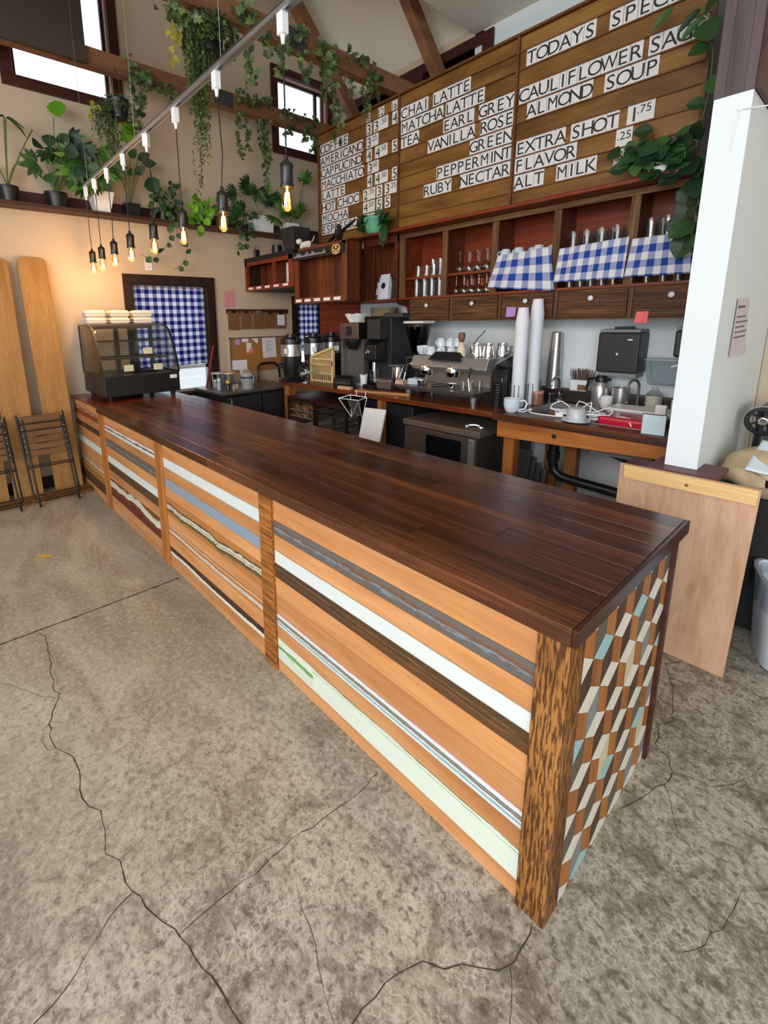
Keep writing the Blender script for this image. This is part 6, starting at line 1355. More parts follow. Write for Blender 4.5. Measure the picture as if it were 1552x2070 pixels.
t = thing('black_table', 'table under black cloth behind the plywood sheet', 'table', (-.03, 3.32, 0)); m = MB(); m.box(-.44, .8, -.28, .5, .69, .72); m.build('top', M['blackm'], t); m = MB(); m.box(-.43, .79, -.275, -.255, .02, .689); m.box(-.43, -.41, -.25, .48, .02, .689); m.build('cloth_skirt', M['blackm'], t)
t = thing('burlap_sack', 'burlap coffee sack lying on the black table', 'sack', (-.252, 3.16, .722), pi / 2); t.scale = (.75, 1, 1); m = MB()
def sack(u, v):
    a = 2 * pi * u; s = sin(pi * min(max(v, .001), .999)) ** .35; w = .24 * s * (1 + .06 * sin(3 * a + 9 * v)); hh = .115 * s * (1 + .08 * sin(5 * a + 5 * v))
    return ((v - .5) * .66 + .02 * sin(4 * a), w * cos(a), .115 + hh * sin(a) + .012 * sin(14 * v + 3 * a))
m.grid(sack, 32, 26); m.build('sacking', M['burlap'], t, 60)
m = MB(); m.tube([(-.03, -.245 * cos(q), .12 + .125 * sin(q)) for q in [radians(k) for k in range(-60, 100, 12)]], .006, 6); m.build('dark_strap', M['masonite'], t, 60)
gingham_sheet('white_cloth', 'pale blue white cloth draped over the burlap sack', 'cloth', [(-.35, 3.20, .985), (-.03, 3.20, .98), (-.36, 2.885, .90), (-.03, 2.875, .84)], M['cloth'], ((2, .1, .6), (3, .5, .3)), .012, 0, 24, 14)
P = ony(1541, 853, 3.44)
t = thing('sewing_machine', 'black vintage sewing machine with spoked handwheel behind the sacks', 'sewing machine', (P.x, 3.53, .722)); zc = P.z - .722
m = MB(); m.lathe(((.058, -.012), (.077, -.012), (.082, 0), (.077, .012), (.058, .012), (.058, -.012)), (0, -.06, zc), 36, ax=(0, -1, 0))
for k in range(6):
    a = 2 * pi * k / 6 + .2; m.bar((.018 * cos(a), -.06, zc + .018 * sin(a)), (.064 * cos(a + .25), -.06, zc + .064 * sin(a + .25)), .012, .016, up=(0, 1, 0))
m.build('handwheel', plain('black_enamel', '101114', .2), t, 50)
m = MB(); m.lathe(((.079, -.0135), (.0825, -.004), (.0825, .004), (.079, .0135)), (0, -.06, zc), 36, ax=(0, -1, 0)); m.build('rim', M['chrome'], t, 60)
m = MB(); m.lathe(((.018, -.01), (.024, .012), (.02, .02), (.014, .021), (0, .018)), (0, -.06, zc), 24, ax=(0, -1, 0)); m.build('hub', M['chrome'], t, 50)
m = MB(); m.lathe(((0, 0), (.07, 0), (.06, .03), (.042, .08), (.04, zc + .05), (0, zc + .06)), (0, .02, .0), 20, ell=1.1); m.box(-.04, .04, .0, .34, zc - .01, zc + .06); m.box(-.04, .04, .29, .36, .02, zc + .06); m.box(-.09, .09, -.05, .4, 0, .025); m.build('body', M['blackp'], t, 40, bevel=.006)
m = MB(); m.tube([(-.015, -.07, .09), (-.075, -.075, .085)], .006, 7); m.lathe(((0, -.006), (.016, -.006), (.016, .006), (0, .006)), (-.085, -.075, .085), 14, ax=(0, -1, 0)); m.build('winder', M['steel'], t, 50)
p1, p2 = ony(1497, 221, 2.742), ony(1570, 211, 2.742)
m = MB(p1); m.tube([p1 + Vector((0, -.003, 0)), p2 + Vector((0, -.003, 0)), p2 + Vector((.6, .0, .01))], .003, 6); m.lathe(((0, 0), (.006, 0), (.006, .008), (0, .01)), p1, 10, ax=(0, -1, 0)); m.tube([p1 + Vector((0, -.006, 0)), p1 + Vector((-.01, -.004, -.10)), p1 + Vector((-.012, -.004, -.16))], .0018, 5); tag(m.build('wall_string', M['cord'], None, 60), 'thin white string pinned across the top of the white wall end', 'string')
P = [onx(u, v, -.5075) for u, v in ((1490, 604), (1514, 603), (1502, 712), (1471, 722))]
t = thing('wall_notice', 'curled paper notice taped on the side of the white wall end', 'notice', P[0]); PN0 = P[0]
m = MB(PN0); m.grid(lambda u, v: P[0].lerp(P[1], u).lerp(P[3].lerp(P[2], u), v) + Vector((.003 + .012 * max(0, v - .82) * 5 * u, 0, 0)), 8, 20); m.build('sheet', plain('cream_notice', 'cfc6c6', .8, 0, .05, 20), t)
m = MB(PN0)
for k, (a, b, w) in enumerate(((.12, .16, .5), (.30, .325, .62), (.39, .415, .75), (.48, .505, .68), (.57, .595, .72), (.66, .685, .66))):
    rs = random.Random(k); q = .12
    while q < .12 + w:
        e = q + rs.uniform(.06, .14); c = [P[0].lerp(P[1], x).lerp(P[3].lerp(P[2], x), y) + Vector((.0045, 0, 0)) for x, y in ((q, a), (e, a), (e, b), (q, b))]; m.face(c); q = e + .04
m.build('handwriting', plain('brown_ink', '6a4d44', .8), t)
# ================================================================ PLANTS
RL = random.Random(21)
def frame(d, up=(0, 0, 1)):
    d = Vector(d).normalized(); s = d.cross(Vector(up))
    if s.length < 1e-4: s = d.orthogonal()
    s.normalize(); return d, s, s.cross(d)
HEART = [(0, .0), (.16, .30), (.42, .50), (.72, .40), (.92, .16), (1.0, 0)]
IVY = [(0, .0), (-.1, .28), (.18, .50), (.34, .26), (.62, .42), (.66, .16), (1.0, 0)]
OVAL = [(0, 0), (.2, .26), (.5, .36), (.8, .22), (1, 0)]
LANCE = [(0, .02), (.25, .12), (.55, .13), (.85, .07), (1, 0)]
def leaf(m, p, d, L, W=1.0, shape=HEART, up=(0, 0, 1), droop=.25, mi=None):
    d, s, n = frame(d, up); p = Vector(p)
    def pt(t, w): return p + d * (t * L) + s * (w * L * W) + n * (-droop * L * t * t + .16 * L * abs(w))
    mid = [m.bm.verts.new(pt(t, 0) - m.o) for t, _ in shape]
    for sg in (-1, 1):
        ed = [mid[0]] + [m.bm.verts.new(pt(t, sg * w) - m.o) for t, w in shape[1:-1]] + [mid[-1]]
        for i in range(len(shape) - 1):
            q = [mid[i], mid[i + 1], ed[i + 1], ed[i]]
            q = [v for k, v in enumerate(q) if v not in q[:k]]
            if len(q) > 2: m.vface(q, None, mi)
def palm_leaf(m, p, d, R, n=9, spread=2.6, up=(0, 0, 1), w=.9, mi=None):
    d, s, nn = frame(d, up)
    for k in range(n):
        a = -spread / 2 + spread * k / (n - 1); dd = d * cos(a) + s * sin(a); L = R * (1 - .35 * abs(k - (n - 1) / 2) / n * 2)
        leaf(m, Vector(p), dd, L, w, LANCE, nn if abs(nn.z) > .1 else up, .3, mi)
def pot_round(t, r, hh, mat, soil=True):
    m = MB(); m.lathe(((0, 0), (r * .74, 0), (r * .96, hh * .86), (r, hh * .86), (r, hh), (r * .93, hh), (r * .9, hh * .85), (0, hh * .85)), n=24); m.build('pot', mat, t, 40)
    if soil: m = MB(); m.lathe(((r * .89, hh * .86), (0, hh * .89)), n=20); m.build('soil', M['soil'], t)
def pot_square(t, w0, w1, hh, mat):
    m = MB(); m.hexa([(-w0, -w0, 0), (w0, -w0, 0), (w0, w0, 0), (-w0, w0, 0), (-w1, -w1, hh), (w1, -w1, hh), (w1, w1, hh), (-w1, w1, hh)]); m.build('pot', mat, t, bevel=.006)
    m = MB(); m.box(-w1 * .9, w1 * .9, -w1 * .9, w1 * .9, hh + .0006, hh + .004); m.build('soil', M['soil'], t)
def arc(a, b, lift=0, n=8, side=(0, 0, 0)):
    a, b = Vector(a), Vector(b); return [a.lerp(b, k / n) + Vector((0, 0, lift)) * sin(pi * k / n) + Vector(side) * sin(pi * k / n) for k in range(n + 1)]
XS = -5.19
def shelf_at(u, v): p = onx(u, v, XS); return Vector((XS, p.y, ZSH + .001))
def px(u, v, x=-5.16): return onx(u, v, x)
VIEW = Vector((1, -.35, -.25))
def plant(label, base, leaves, stems, mat, smat='stem', cat='potted plant', group=None, name='potted_plant'):
    return thing(name, label, cat, base, 0, group)
def add_foliage(t, fill, mats, name='foliage'):
    m = MB(t.location); fill(m); return m.build(name, mats if isinstance(mats, list) else M[mats], t)
def add_stems(t, paths, r=.004, mat='stem'):
    m = MB(t.location)
    for p in paths: m.tube(p, r, 5)
    return m.build('stems', M[mat], t, 60)
# 1 arrow-leaf plant at the far left
t = plant('tall arrow leaved plant in black pot at the left end of the shelf', shelf_at(18, 392), 0, 0, 0); pot_round(t, .085, .13, M['blackp'])
b = t.location + Vector((0, 0, .12))
tips = [(px(8, 236), (0, -.6, -.2)), (px(12, 238, -5.1), (.3, .9, -.35)), (px(66, 262, -5.12), (.2, .6, .1)), (px(-10, 330), (0, -1, .3))]
add_stems(t, [arc(b, q, .03) for q, _ in tips] + [arc(b, px(40, 326), .05)], .006)
def f(m):
    for q, d in tips[:2]: leaf(m, q, Vector(d) + Vector((.3, 0, 0)), .16, .75, HEART)
    leaf(m, tips[1][0], (.2, .9, -.6), .20, .6); leaf(m, tips[3][0], (.4, -.8, -.3), .16)
add_foliage(t, f, 'leaf_dark')
# 2 monstera with lime round leaf
t = plant('bushy monstera with one bright lime leaf in black pot on the shelf', shelf_at(114, 404), 0, 0, 0); pot_round(t, .10, .13, M['blackp']); b = t.location + Vector((0, 0, .12))
pts = [(80, 290), (100, 272), (120, 270), (95, 310), (75, 330), (130, 300), (150, 310), (170, 300), (150, 340), (175, 335), (120, 335), (140, 360), (165, 355), (100, 350), (185, 350), (160, 290), (140, 280), (110, 300)]
add_stems(t, [arc(b, px(u, v, -5.2 + RL.uniform(0, .16)), .02) for u, v in pts] + [arc(b, px(108, 238), .0)], .004)
def f(m):
    for u, v in pts:
        q = px(u, v, -5.2 + RL.uniform(.0, .2)); d = Vector((.5, (u - 120) / 90 + RL.uniform(-.4, .4), RL.uniform(-.9, -.1)))
        if RL.random() < .5: palm_leaf(m, q, d, RL.uniform(.12, .17), 7, 2.8, VIEW, 1.5)
        else: leaf(m, q, d, RL.uniform(.11, .15), 1.0, HEART, VIEW)
add_foliage(t, f, 'leaf_dark')
def f(m): leaf(m, px(111, 203, -5.15), Vector((.35, .05, -1)), .155, 1.05, HEART, VIEW, .05)
add_foliage(t, f, 'leaf_lime', 'lime_leaf')
# 3 white tapered planter, split leaf philodendron
t = plant('split leaf philodendron in tapered white planter on the shelf', shelf_at(206, 424), 0, 0, 0); pot_square(t, .065, .105, .19, M['whitepl']); b = t.location + Vector((0, 0, .18))
sp = [(150, 345, 1), (165, 325, 1), (185, 365, 1), (205, 350, 0), (170, 370, 1), (222, 330, 0), (200, 300, 0), (255, 262, 2), (150, 320, 1)]
add_stems(t, [arc(b, px(u, v, -5.12), .04) for u, v, _ in sp], .0045)
def f(m):
    for u, v, k in sp:
        if k < 2: palm_leaf(m, px(u, v, -5.05), Vector((.4, (u - 200) / 60, -.35)), .19, 11, 3.2, VIEW, 1.1)
add_foliage(t, f, 'leaf_mid')
def f(m): palm_leaf(m, px(247, 262, -5.08), Vector((.2, .9, -.1)), .17, 9, 3.0, VIEW, 1.2)
add_foliage(t, f, 'leaf_lime', 'lime_leaf')
# 4 striped calathea
t = plant('calathea with broad dark leaves in black pot behind the track', shelf_at(266, 430), 0, 0, 0); pot_square(t, .06, .075, .12, M['blackp']); b = t.location + Vector((0, 0, .11))
cp = [(232, 335), (248, 325), (262, 318), (278, 322), (288, 330), (258, 345), (240, 350), (272, 350)]
add_stems(t, [arc(b, px(u, v), .02) for u, v in cp], .0035)
def f(m):
    for u, v in cp: leaf(m, px(u, v, -5.1), Vector((.5, (u - 260) / 40, RL.uniform(-.6, .2))), .13, .95, OVAL, VIEW)
add_foliage(t, f, 'leaf_dark')
def vine_leaves(m, path, L, gap, shape=HEART, jit=.6, W=1.0):
    acc = 0
    for a, b in zip(path, path[1:]):
        acc += (b - a).length
        if acc > gap:
            acc = 0; leaf(m, b, Vector((RL.uniform(.1, .9), RL.uniform(-1, 1) * jit, RL.uniform(-1, .1))), L * RL.uniform(.7, 1.15), W, shape, VIEW)
def smooth(pts, n=6):
    out = []
    for i in range(len(pts) - 1):
        p0, p1, p2, p3 = [pts[max(0, min(len(pts) - 1, i + d))] for d in (-1, 0, 1, 2)]
        for k in range(n):
            s = k / n; out.append(.5 * ((2 * p1) + (-p0 + p2) * s + (2 * p0 - 5 * p1 + 4 * p2 - p3) * s * s + (-p0 + 3 * p1 - 3 * p2 + p3) * s ** 3))
    return out + [pts[-1]]
# 5 dark pothos trailing
t = plant('dark leaved vine plant in black pot trailing down past the pendants', shelf_at(330, 440), 0, 0, 0); pot_round(t, .08, .12, M['blackp']); b = t.location + Vector((0, 0, .12))
v1 = smooth([b, px(345, 445, -5.08), px(343, 480, -5.07), px(330, 505, -5.1), px(310, 522, -5.12), px(285, 515, -5.12)]); v2 = smooth([b, px(352, 450, -5.08), px(362, 480, -5.08), px(378, 500, -5.08), px(372, 530, -5.1), px(352, 545, -5.1)])
add_stems(t, [v1, v2], .0028)
def f(m):
    for k in range(60):
        u, v = RL.uniform(300, 362), RL.uniform(370, 440); leaf(m, px(u, v, RL.uniform(-5.2, -5.05)), Vector((RL.uniform(.1, 1), RL.uniform(-1, 1), RL.uniform(-1, .3))), RL.uniform(.05, .085), 1, OVAL, VIEW)
    leaf(m, px(300, 358, -5.08), Vector((.4, .3, -1)), .17, 1, HEART, VIEW, .1); vine_leaves(m, v1, .075, .09); vine_leaves(m, v2, .08, .09)
add_foliage(t, f, 'leaf_dark')
# 6 lime pothos
t = plant('lime green pothos in dark pot between the two nearest left pendants', shelf_at(400, 452), 0, 0, 0); pot_round(t, .07, .10, M['blackp']); b = t.location + Vector((0, 0, .1))
def f(m):
    for k in range(34):
        u, v = RL.uniform(378, 428), RL.uniform(398, 450); leaf(m, px(u, v, RL.uniform(-5.17, -5.02)), Vector((RL.uniform(.2, 1), RL.uniform(-1, 1), RL.uniform(-1, .2))), RL.uniform(.06, .10), .95, HEART, VIEW)
    for v in (455, 462): leaf(m, px(406, v, -5.04), Vector((.3, RL.uniform(-.4, .4), -1)), .09, .9, HEART, VIEW)
add_foliage(t, f, 'leaf_lime')
t = plant('small plant in clay coloured pot behind the second bulb', shelf_at(448, 460), 0, 0, 0); pot_round(t, .085, .12, plain('brown_pot', '5c4636', .5)); 
def f(m):
    for k in range(14): leaf(m, px(RL.uniform(430, 462), RL.uniform(408, 430), -5.15), Vector((.3, RL.uniform(-1, 1), RL.uniform(-.3, .8))), .07, .9, OVAL, VIEW)
add_foliage(t, f, 'leaf_mid')
# 7 white box with split leaves and trailing vine
q = shelf_at(528, 468); t = plant('dark split leaf plant in white box planter with a trailing vine', q, 0, 0, 0); m = MB(); m.hexa([(-.075, -.13, 0), (.075, -.13, 0), (.075, .13, 0), (-.075, .13, 0), (-.085, -.15, .19), (.085, -.15, .19), (.085, .15, .19), (-.085, .15, .19)]); m.build('planter', M['whitepl'], t, bevel=.005); b = t.location + Vector((0, 0, .19))
sp = [(478, 390), (500, 375), (488, 415), (505, 395), (482, 440), (520, 385), (535, 400), (550, 400), (492, 428)]
v1 = smooth([b + Vector((.08, -.1, 0)), px(492, 440, -5.06), px(485, 470, -5.06), px(480, 500, -5.08), px(484, 512, -5.08)]); v2 = smooth([b + Vector((.08, -.08, 0)), px(505, 435, -5.05), px(502, 470, -5.05), px(494, 495, -5.08), px(474, 495, -5.1)]); v3 = smooth([b + Vector((.08, -.1, 0)), px(478, 455, -5.06), px(505, 480, -5.05), px(515, 470, -5.06)])
add_stems(t, [arc(b, px(u, v), .03) for u, v, in sp] + [v1, v2, v3], .003)
def f(m):
    for u, v in sp: palm_leaf(m, px(u, v, -5.1), Vector((.3, (u - 510) / 30, RL.uniform(-.8, .5))), .17, 9, 2.4, VIEW, 1.0)
    vine_leaves(m, v1, .075, .08); vine_leaves(m, v2, .07, .07); vine_leaves(m, v3, .07, .08)
add_foliage(t, f, 'leaf_dark')
# 8 bright palmate plant in white pot
q = shelf_at(585, 476); t = plant('bright green palmate leaved plant in white pot near the board', q, 0, 0, 0); pot_square(t, .08, .095, .15, M['whitepl']); b = t.location + Vector((0, 0, .15))
add_stems(t, [arc(b, px(566, 438, -5.02), .03), arc(b, px(613, 372), -.02, side=(0, .03, 0)), arc(b, px(596, 425), .02)], .005)
def f(m):
    palm_leaf(m, px(556, 440, -4.98), Vector((.6, -.3, -.4)), .17, 13, 4.6, VIEW, 1.15); palm_leaf(m, px(566, 425, -5.0), Vector((.3, .5, .3)), .15, 11, 4.0, VIEW, 1.15)
    palm_leaf(m, px(615, 362, -5.05), Vector((.5, .2, .5)), .13, 12, 5.2, VIEW, 1.15)
    for k in range(9): palm_leaf(m, px(RL.uniform(580, 612), RL.uniform(415, 440), -5.08), Vector((.3, RL.uniform(-1, 1), RL.uniform(-.2, .5))), .10, 6, 2.6, VIEW, 1.1)
add_foliage(t, f, 'leaf_mid')
# pots on the small wall cabinet
zt = 2.386
def cab_at(u, y): return Vector((ony(u, 500, y).x, y, zt))
t = plant('large dark grey square planter on the small wall cabinet', cab_at(597, 3.36), 0, 0, 0, name='planter', cat='planter'); pot_square(t, .09, .125, .25, M['char'])
for u, lb, yy in ((514, 'small black pot with dry sprigs, left one on the small wall cabinet', 3.36), (560, 'small black pot with dry sprigs next to the large grey planter', 3.40)):
    t = plant(lb, cab_at(u, yy), 0, 0, 0); m = MB(); m.lathe(((0, 0), (.062, 0), (.066, .125), (.06, .125), (.058, .1), (0, .1)), n=22); m.build('pot', M['blackp'], t, 40)
    m = MB()
    for k in range(16):
        a = RL.uniform(0, 6.28); m.tube(arc((.03 * cos(a), .03 * sin(a), .1), (.09 * cos(a), .09 * sin(a), .15 + RL.uniform(-.02, .03)), .03, 5), .0012, 4)
    m.build('sprigs', M['leaf_grey'], t)
# figures
t = thing('dog_figurine', 'small white dog figurine sitting on the display cabinet corner', 'figurine', (-4.16, 3.24, 2.3635), -.5); m = MB()
m.lathe(((0, -.05), (.03, -.045), (.036, 0), (.03, .05), (0, .06)), (0.0, .02, .055), 14, ax=(0, 1, .25)); m.lathe(((0, -.035), (.026, -.02), (.03, .01), (.018, .03), (0, .034)), (0, -.05, .085), 14, ax=(0, -1, -.2)); m.tube([(0, .08, .08), (0, .105, .11), (0, .115, .145)], .006, 6)
for x in (-.018, .018): m.cyl((x, -.03, 0), (x, -.03, .05), .009, .012, 8); m.cyl((x, .055, 0), (x, .055, .05), .010, .014, 8)
m.build('body', M['foam'], t, 60); m = MB()
for x in (-.02, .02): m.lathe(((0, -.008), (.011, -.006), (.012, .008), (0, .016)), (x, -.045, .118), 8)
m.lathe(((0, 0), (.008, .003), (0, .008)), (0, -.085, .08), 8, ax=(0, -1, 0)); m.build('ears_and_nose', M['blackm'], t, 60)
t = thing('bird_figurine', 'black bird figurine with open wings on the display cabinet', 'figurine', (-3.60, 3.24, 2.3635), .3); m = MB()
m.lathe(((0, -.07), (.02, -.06), (.045, 0), (.035, .05), (.012, .08), (0, .085)), (0, 0, .075), 16, ax=(.3, -.8, .45)); m.lathe(((0, -.03), (.024, -.015), (.026, .01), (0, .03)), (.03, -.05, .135), 14, ax=(.3, -.9, .2))
m.bar((.04, -.07, .135), (.055, -.115, .128), .012, .010); m.hexa([(.03, -.02, .10), (.16, .02, .19), (.15, .06, .19), (.0, .05, .09), (.03, -.02, .115), (.16, .02, .205), (.15, .06, .205), (.0, .05, .11)]); m.hexa([(-.03, -.02, .08), (-.13, .0, .02), (-.12, .03, .02), (-.02, .05, .08), (-.03, -.02, .095), (-.13, .0, .03), (-.12, .03, .03), (-.02, .05, .095)])
m.lathe(((0, 0), (.05, 0), (.045, .02), (.02, .04), (0, .04)), (0, 0, 0), 14); m.build('bird', M['blackm'], t, 50)
# coffee bags in the beadboard cabinet
zc = 1.797 * 1.125 - .2016 + .002
def bag(label, u, y, w, dp, hh, rz, mat, lblmat, seal):
    t = thing('coffee_bag', label, 'coffee bag', (ony(u, 590, y).x, y, zc), rz, 'coffee bags in the beadboard cabinet')
    m = MB(); m.hexa([(-w, -dp, 0), (w, -dp, 0), (w, dp, 0), (-w, dp, 0), (-w * .9, -dp * .35, hh * .9), (w * .9, -dp * .35, hh * .9), (w * .9, dp * .35, hh * .9), (-w * .9, dp * .35, hh * .9)]); m.hexa([(-w * .9, -.006, hh * .9), (w * .9, -.006, hh * .9), (w * .9, .006, hh * .9), (-w * .9, .006, hh * .9), (-w * .9, -.004, hh), (w * .9, -.004, hh), (w * .9, .004, hh), (-w * .9, .004, hh)]); m.build('bag', mat, t, bevel=.006)
    sl = dp * .65 / (hh * .9)
    def F(x, z, o=.002): return Vector((x, -dp + sl * z - o, z))
    if lblmat: m = MB(); m.face([F(-w * .62, hh * .22), F(w * .62, hh * .22), F(w * .62, hh * .72), F(-w * .62, hh * .72)]); m.build('label', lblmat, t)
    if seal: m = MB(); m.face([F(w * .42 * cos(a) , hh * .55 + w * .42 * sin(a), .003) for a in [2 * pi * k / 20 for k in range(20)]]); m.build('round_seal', plain('navy_seal', '1d2436', .5), t)
bag('black coffee bag with white label at the left of the beadboard cabinet', 755, 3.84, .10, .06, .27, .75, M['blackp'], M['paper'], True)
bag('white coffee bag with round navy seal in the beadboard cabinet', 779, 3.78, .075, .05, .26, -.05, M['papercup'], None, True)
bag('dark glossy coffee bag half hidden behind the right cabinet stile', 803, 3.84, .07, .05, .24, .3, M['blackp'], None, False)
# green pot with pothos on the beadboard cabinet
zt2 = 2.364 * 1.125 - .2016 + .001
P = ony(757, 470, 3.595); t = plant('leafy pothos in green glazed pot on the beadboard cabinet top', (P.x, 3.595, zt2), 0, 0, 0); m = MB(); m.lathe(((0, 0), (.07, 0), (.10, .05), (.108, .13), (.112, .135), (.112, .15), (.10, .15), (.095, .12), (0, .12)), n=24); m.build('pot', M['terra'], t, 40)
def f(m):
    for k in range(46):
        u, v = RL.uniform(728, 785), RL.uniform(432, 462)
        if 745 < u < 768 and v > 455: continue
        leaf(m, ony(u, v, RL.uniform(3.53, 3.66)), Vector((RL.uniform(-.9, 1), RL.uniform(-1, -.1), RL.uniform(-.7, .4))), RL.uniform(.07, .12), .9, HEART, (0, -1, .3))
    for u, v in ((778, 470), (775, 480), (781, 462), (772, 465)): leaf(m, ony(u, v, 3.51), Vector((.1, -.4, -1)), .09, .8, HEART, (0, -1, .2))
add_foliage(t, f, 'leaf_dark')
# big vine at the right on the cornice
zt3 = 2.362 * 1.125 - .2016 + .002
P = ony(1338, 345, 3.61); t = plant('large trailing pothos in white pot on the cabinet top by the white wall end', (P.x, 3.61, zt3), 0, 0, 0); m = MB(); m.lathe(((0, 0), (.065, 0), (.085, .10), (.088, .12), (.08, .12), (.075, .1), (0, .1)), n=22); m.build('pot', M['whitepl'], t, 40)
YV = 3.56
def yv(u, v, y=YV): return ony(u, v, y)
up = smooth([P + Vector((.05, -.03, .1)), yv(1385, 335), yv(1405, 300), yv(1420, 240), yv(1432, 180), yv(1440, 100), yv(1418, 50), yv(1440, 40)]); dn = smooth([P + Vector((.08, -.05, .05)), yv(1395, 345), yv(1408, 370), yv(1412, 400), yv(1405, 440), yv(1398, 480)]); lf = smooth([P + Vector((-.05, -.03, .1)), yv(1300, 310), yv(1275, 318), yv(1245, 325)]); hi = smooth([P + Vector((.05, 0, .1)), yv(1370, 280), yv(1395, 262), yv(1415, 250)]); top = smooth([yv(1440, 45), yv(1420, 20), yv(1405, 12)])
add_stems(t, [up, dn, lf, hi, top], .004)
def f(m):
    for path, L in ((up, .13), (dn, .13), (lf, .10), (hi, .12), (top, .12)):
        acc = 0
        for a, b in zip(path, path[1:]):
            acc += (b - a).length
            if acc > (.14 if path is up else .075): acc = 0; leaf(m, b, Vector((RL.uniform(-1, 1), RL.uniform(-.8, -.2), RL.uniform(-.9, .3))), L * RL.uniform(.7, 1.2), .85, HEART, (0, -1, .25))
    for k in range(75):
        u, v = RL.gauss(1328, 30), RL.gauss(318, 17)
        if 1312 < u < 1358 and 318 < v < 338 and k % 3: continue
        leaf(m, yv(u, v, RL.uniform(3.50, 3.66)), Vector((RL.uniform(-1, 1), RL.uniform(-.9, -.1), RL.uniform(-.8, .3))), RL.uniform(.08, .13), .85, HEART, (0, -1, .25))
    for u, v in ((1405, 368), (1385, 430), (1392, 470), (1403, 395)): leaf(m, yv(u, v, 3.6), Vector((-.3, -.3, -1)), .15, .9, HEART, (0, -1, .2))
    for u, v in ((1350, 22), (1405, 25), (1412, 40)): leaf(m, yv(u + 14, v - 10, 3.6), Vector((-.7, -.3, -.6)), .14, .5, OVAL, (0, -1, .2))
add_foliage(t, f, 'leaf_dark')

# hanging baskets
def hanging(label, bx, uc, vc, r, mass, trails, mat, seed, L, yel=None, pot=True, zb=None):
    rs = random.Random(seed); c = onx(uc, vc, bx); t = thing('hanging_plant', label, 'hanging plant', tuple(c), 0, 'hanging baskets')
    m = MB(c); m.lathe(((0, -r * .8), (r * .7, -r * .8), (r, r * .75), (r * .92, r * .75), (0, r * .6)), c, 20); m.build('pot', M['blackp'], t, 40)
    m = MB(c)
    for a in (0, 2.1, 4.2): m.tube([c + Vector((r * .95 * cos(a), r * .95 * sin(a), r * .75)), Vector((c.x, c.y, 3.84 if zb is None else zb))], .0015, 4)
    m.build('hanger_wire', M['black'], t)
    m = MB(c)
    for k in range(mass):
        a, b = rs.uniform(0, 2 * pi), rs.random(); rad = r * (1.25 + .25 * b); z = r * .95 - b * r * 1.6
        if b < .3: rad *= b / .3 + .15
        p = c + Vector((rad * cos(a), rad * sin(a), z + .3 * r * (b < .3))); leaf(m, p, Vector((cos(a), sin(a), rs.uniform(-1.6, .2))), L * rs.uniform(.6, 1.3), .8, OVAL, (0, 0, 1))
    paths = []
    for (u, v, ln, n) in trails:
        for k in range(n):
            s = onx(u + rs.gauss(0, 7), v, c.x + rs.uniform(-r, r)); q = s + Vector((rs.uniform(-.03, .03), rs.uniform(-.03, .03), -ln * rs.uniform(.5, 1.1))); path = arc(s, q, 0, max(6, int(ln / .035)), (rs.uniform(-.02, .02), rs.uniform(-.02, .02), 0)); paths.append(path)
            for p in path:
                for _ in range(3): leaf(m, p + Vector((rs.uniform(-.012, .012), rs.uniform(-.012, .012), rs.uniform(-.02, .02))), Vector((rs.uniform(-1, 1), rs.uniform(-1, 1), rs.uniform(-1, .2))), L * rs.uniform(.6, 1.2), .8, OVAL, (0, 0, 1))
    m.build('foliage', M[mat], t)
    m = MB(c)
    for p in paths: m.tube(p, .001, 4)
    m.build('trailing_stems', M['stem'], t)
    if yel:
        m = MB(c)
        for (u, v) in yel: leaf(m, onx(u, v, c.x + rs.uniform(-.1, .1)), Vector((.3, rs.uniform(-1, 1), -1)), .05, .9, IVY, VIEW)
        m.build('yellow_leaves', M['leaf_yel'], t)
    return t
hanging('dense dark green hanging basket plant in front of the track', -3.60, 422, 80, .125, 2300, ((400, 70, .5, 26), (385, 65, .5, 22), (395, 130, .45, 22), (405, 200, .40, 10), (402, 280, .35, 4), (425, 45, .25, 16), (412, 60, .4, 14)), 'leaf_ivy', 5, .024, [(348, 50), (342, 62), (352, 70), (360, 75), (345, 95), (358, 85), (352, 115), (347, 125), (362, 65)])
hanging('pale string leaved hanging basket below the lower beam at left', -4.72, 240, 222,   .095, 900, ((205, 215, .35, 16), (215, 215, .45, 16), (230, 240, .42, 14), (195, 210, .25, 9)), 'leaf_grey', 9, .022, [(188, 205), (190, 212), (186, 222), (184, 232), (196, 215)])
# ivy along the beams
def ivy(label, spine, hangs, mat, seed, L=.06):
    rs = random.Random(seed); path = smooth([Vector(p) for p in spine], 5); c = path[0]; t = thing('ivy_vine', label, 'ivy', tuple(c), 0, 'ivy vines on the roof beams'); m = MB(c); ps = [path]
    for p in path:
        for _ in range(2): leaf(m, p + Vector((rs.uniform(-.04, .05), rs.uniform(-.04, .04), rs.uniform(-.06, .06))), Vector((rs.uniform(-.2, 1), rs.uniform(-1, 1), rs.uniform(-.8, .4))), L * rs.uniform(.6, 1.2), 1, IVY, VIEW)
    for s, q in hangs:
        s, q = Vector(s), Vector(q); n = max(5, int((s - q).length / .032)); hp = arc(s, q, 0, n, (rs.uniform(-.03, .03), rs.uniform(-.04, .04), 0)); ps.append(hp)
        for p in hp:
            for _ in range(2 if rs.random() < .6 else 1): leaf(m, p + Vector((rs.uniform(-.03, .03), rs.uniform(-.03, .03), 0)), Vector((rs.uniform(-.2, 1), rs.uniform(-1, 1), rs.uniform(-1, .1))), L * rs.uniform(.55, 1.1), 1, IVY, VIEW)
    m.build('leaves', M[mat], t); m = MB(c)
    for p in ps: m.tube(p, .0025, 4)
    m.build('stems', M['stem_b'], t); return t
U = lambda u, v: onx(u, v, -3.50)
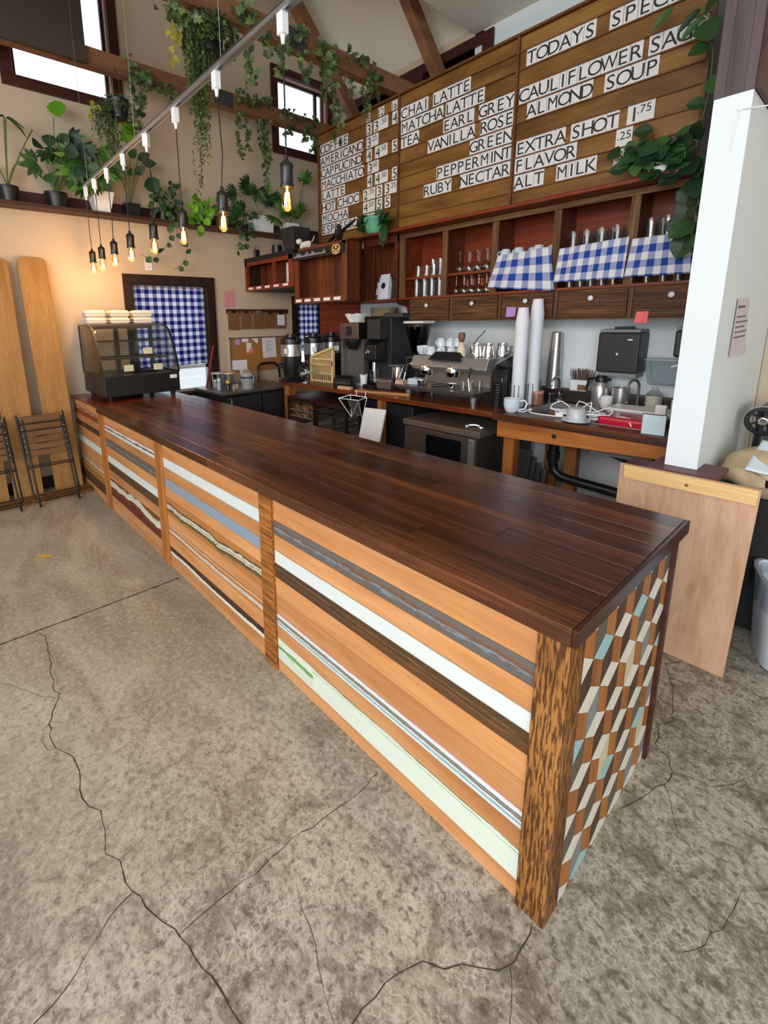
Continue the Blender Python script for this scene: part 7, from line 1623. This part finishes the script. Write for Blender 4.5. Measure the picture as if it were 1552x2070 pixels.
Lw = lambda u, v: onx(u, v, -4.81)
ivy('ivy vine wound along the near end of the upper beam', [U(330, 8), U(365, 22), U(410, 35), U(440, 38)], [(U(340, 10), U(352, 45)), (U(362, 22), U(372, 48))], 'leaf_ivy', 31)
ivy('ivy vine hanging beside the large basket on the upper beam', [U(478, 8), U(500, 30), U(515, 50), U(530, 70)], [(U(502, 88), U(507, 175)), (U(508, 95), U(512, 165)), (U(480, 70), U(478, 95))], 'leaf_ivy', 32)
ivy('ivy vine on the upper beam over the second high window', [U(535, 88), U(560, 105), U(585, 95), U(605, 65), U(620, 75)], [(U(600, 100), U(610, 160)), (U(560, 105), U(563, 150)), (U(610, 105), U(616, 150))], 'leaf_ivy', 33)
ivy('ivy vine falling in front of the right side of the high window', [U(640, 92), U(655, 105), U(665, 125), U(680, 118)], [(U(662, 120), U(660, 215)), (U(668, 125), U(672, 240)), (U(675, 170), U(678, 285)), (U(655, 135), U(655, 190))], 'leaf_ivy', 34)
ivy('ivy vine at the end of the upper beam above the menu board', [U(700, 112), U(725, 125), U(745, 132), U(768, 152)], [(U(700, 150), U(712, 190)), (U(735, 160), U(738, 235)), (U(742, 160), U(745, 215)), (U(760, 160), U(770, 200))], 'leaf_ivy', 35)
ivy('ivy vine on the lower beam left of the large basket', [Lw(255, 122), Lw(285, 150), Lw(300, 165), Lw(340, 180)], [(Lw(278, 160), Lw(280, 225)), (Lw(290, 165), Lw(286, 290)), (Lw(265, 150), Lw(268, 200)), (Lw(345, 180), Lw(348, 235))], 'leaf_ivy', 36)
ivy('ivy vine hanging from the middle of the lower beam', [Lw(480, 190), Lw(500, 205), Lw(520, 205), Lw(545, 212)], [(Lw(485, 230), Lw(492, 318)), (Lw(495, 230), Lw(500, 300)), (Lw(525, 245), Lw(537, 390)), (Lw(540, 245), Lw(545, 330)), (Lw(520, 240), Lw(528, 300))], 'leaf_ivy', 37)
ivy('ivy vine creeping on the lower beam across the second high window', [Lw(570, 228), Lw(590, 232), Lw(615, 245), Lw(640, 252)], [(Lw(585, 255), Lw(578, 270)), (Lw(612, 265), Lw(615, 285)), (Lw(630, 275), Lw(626, 305)), (Lw(640, 275), Lw(640, 300))], 'leaf_ivy', 38)
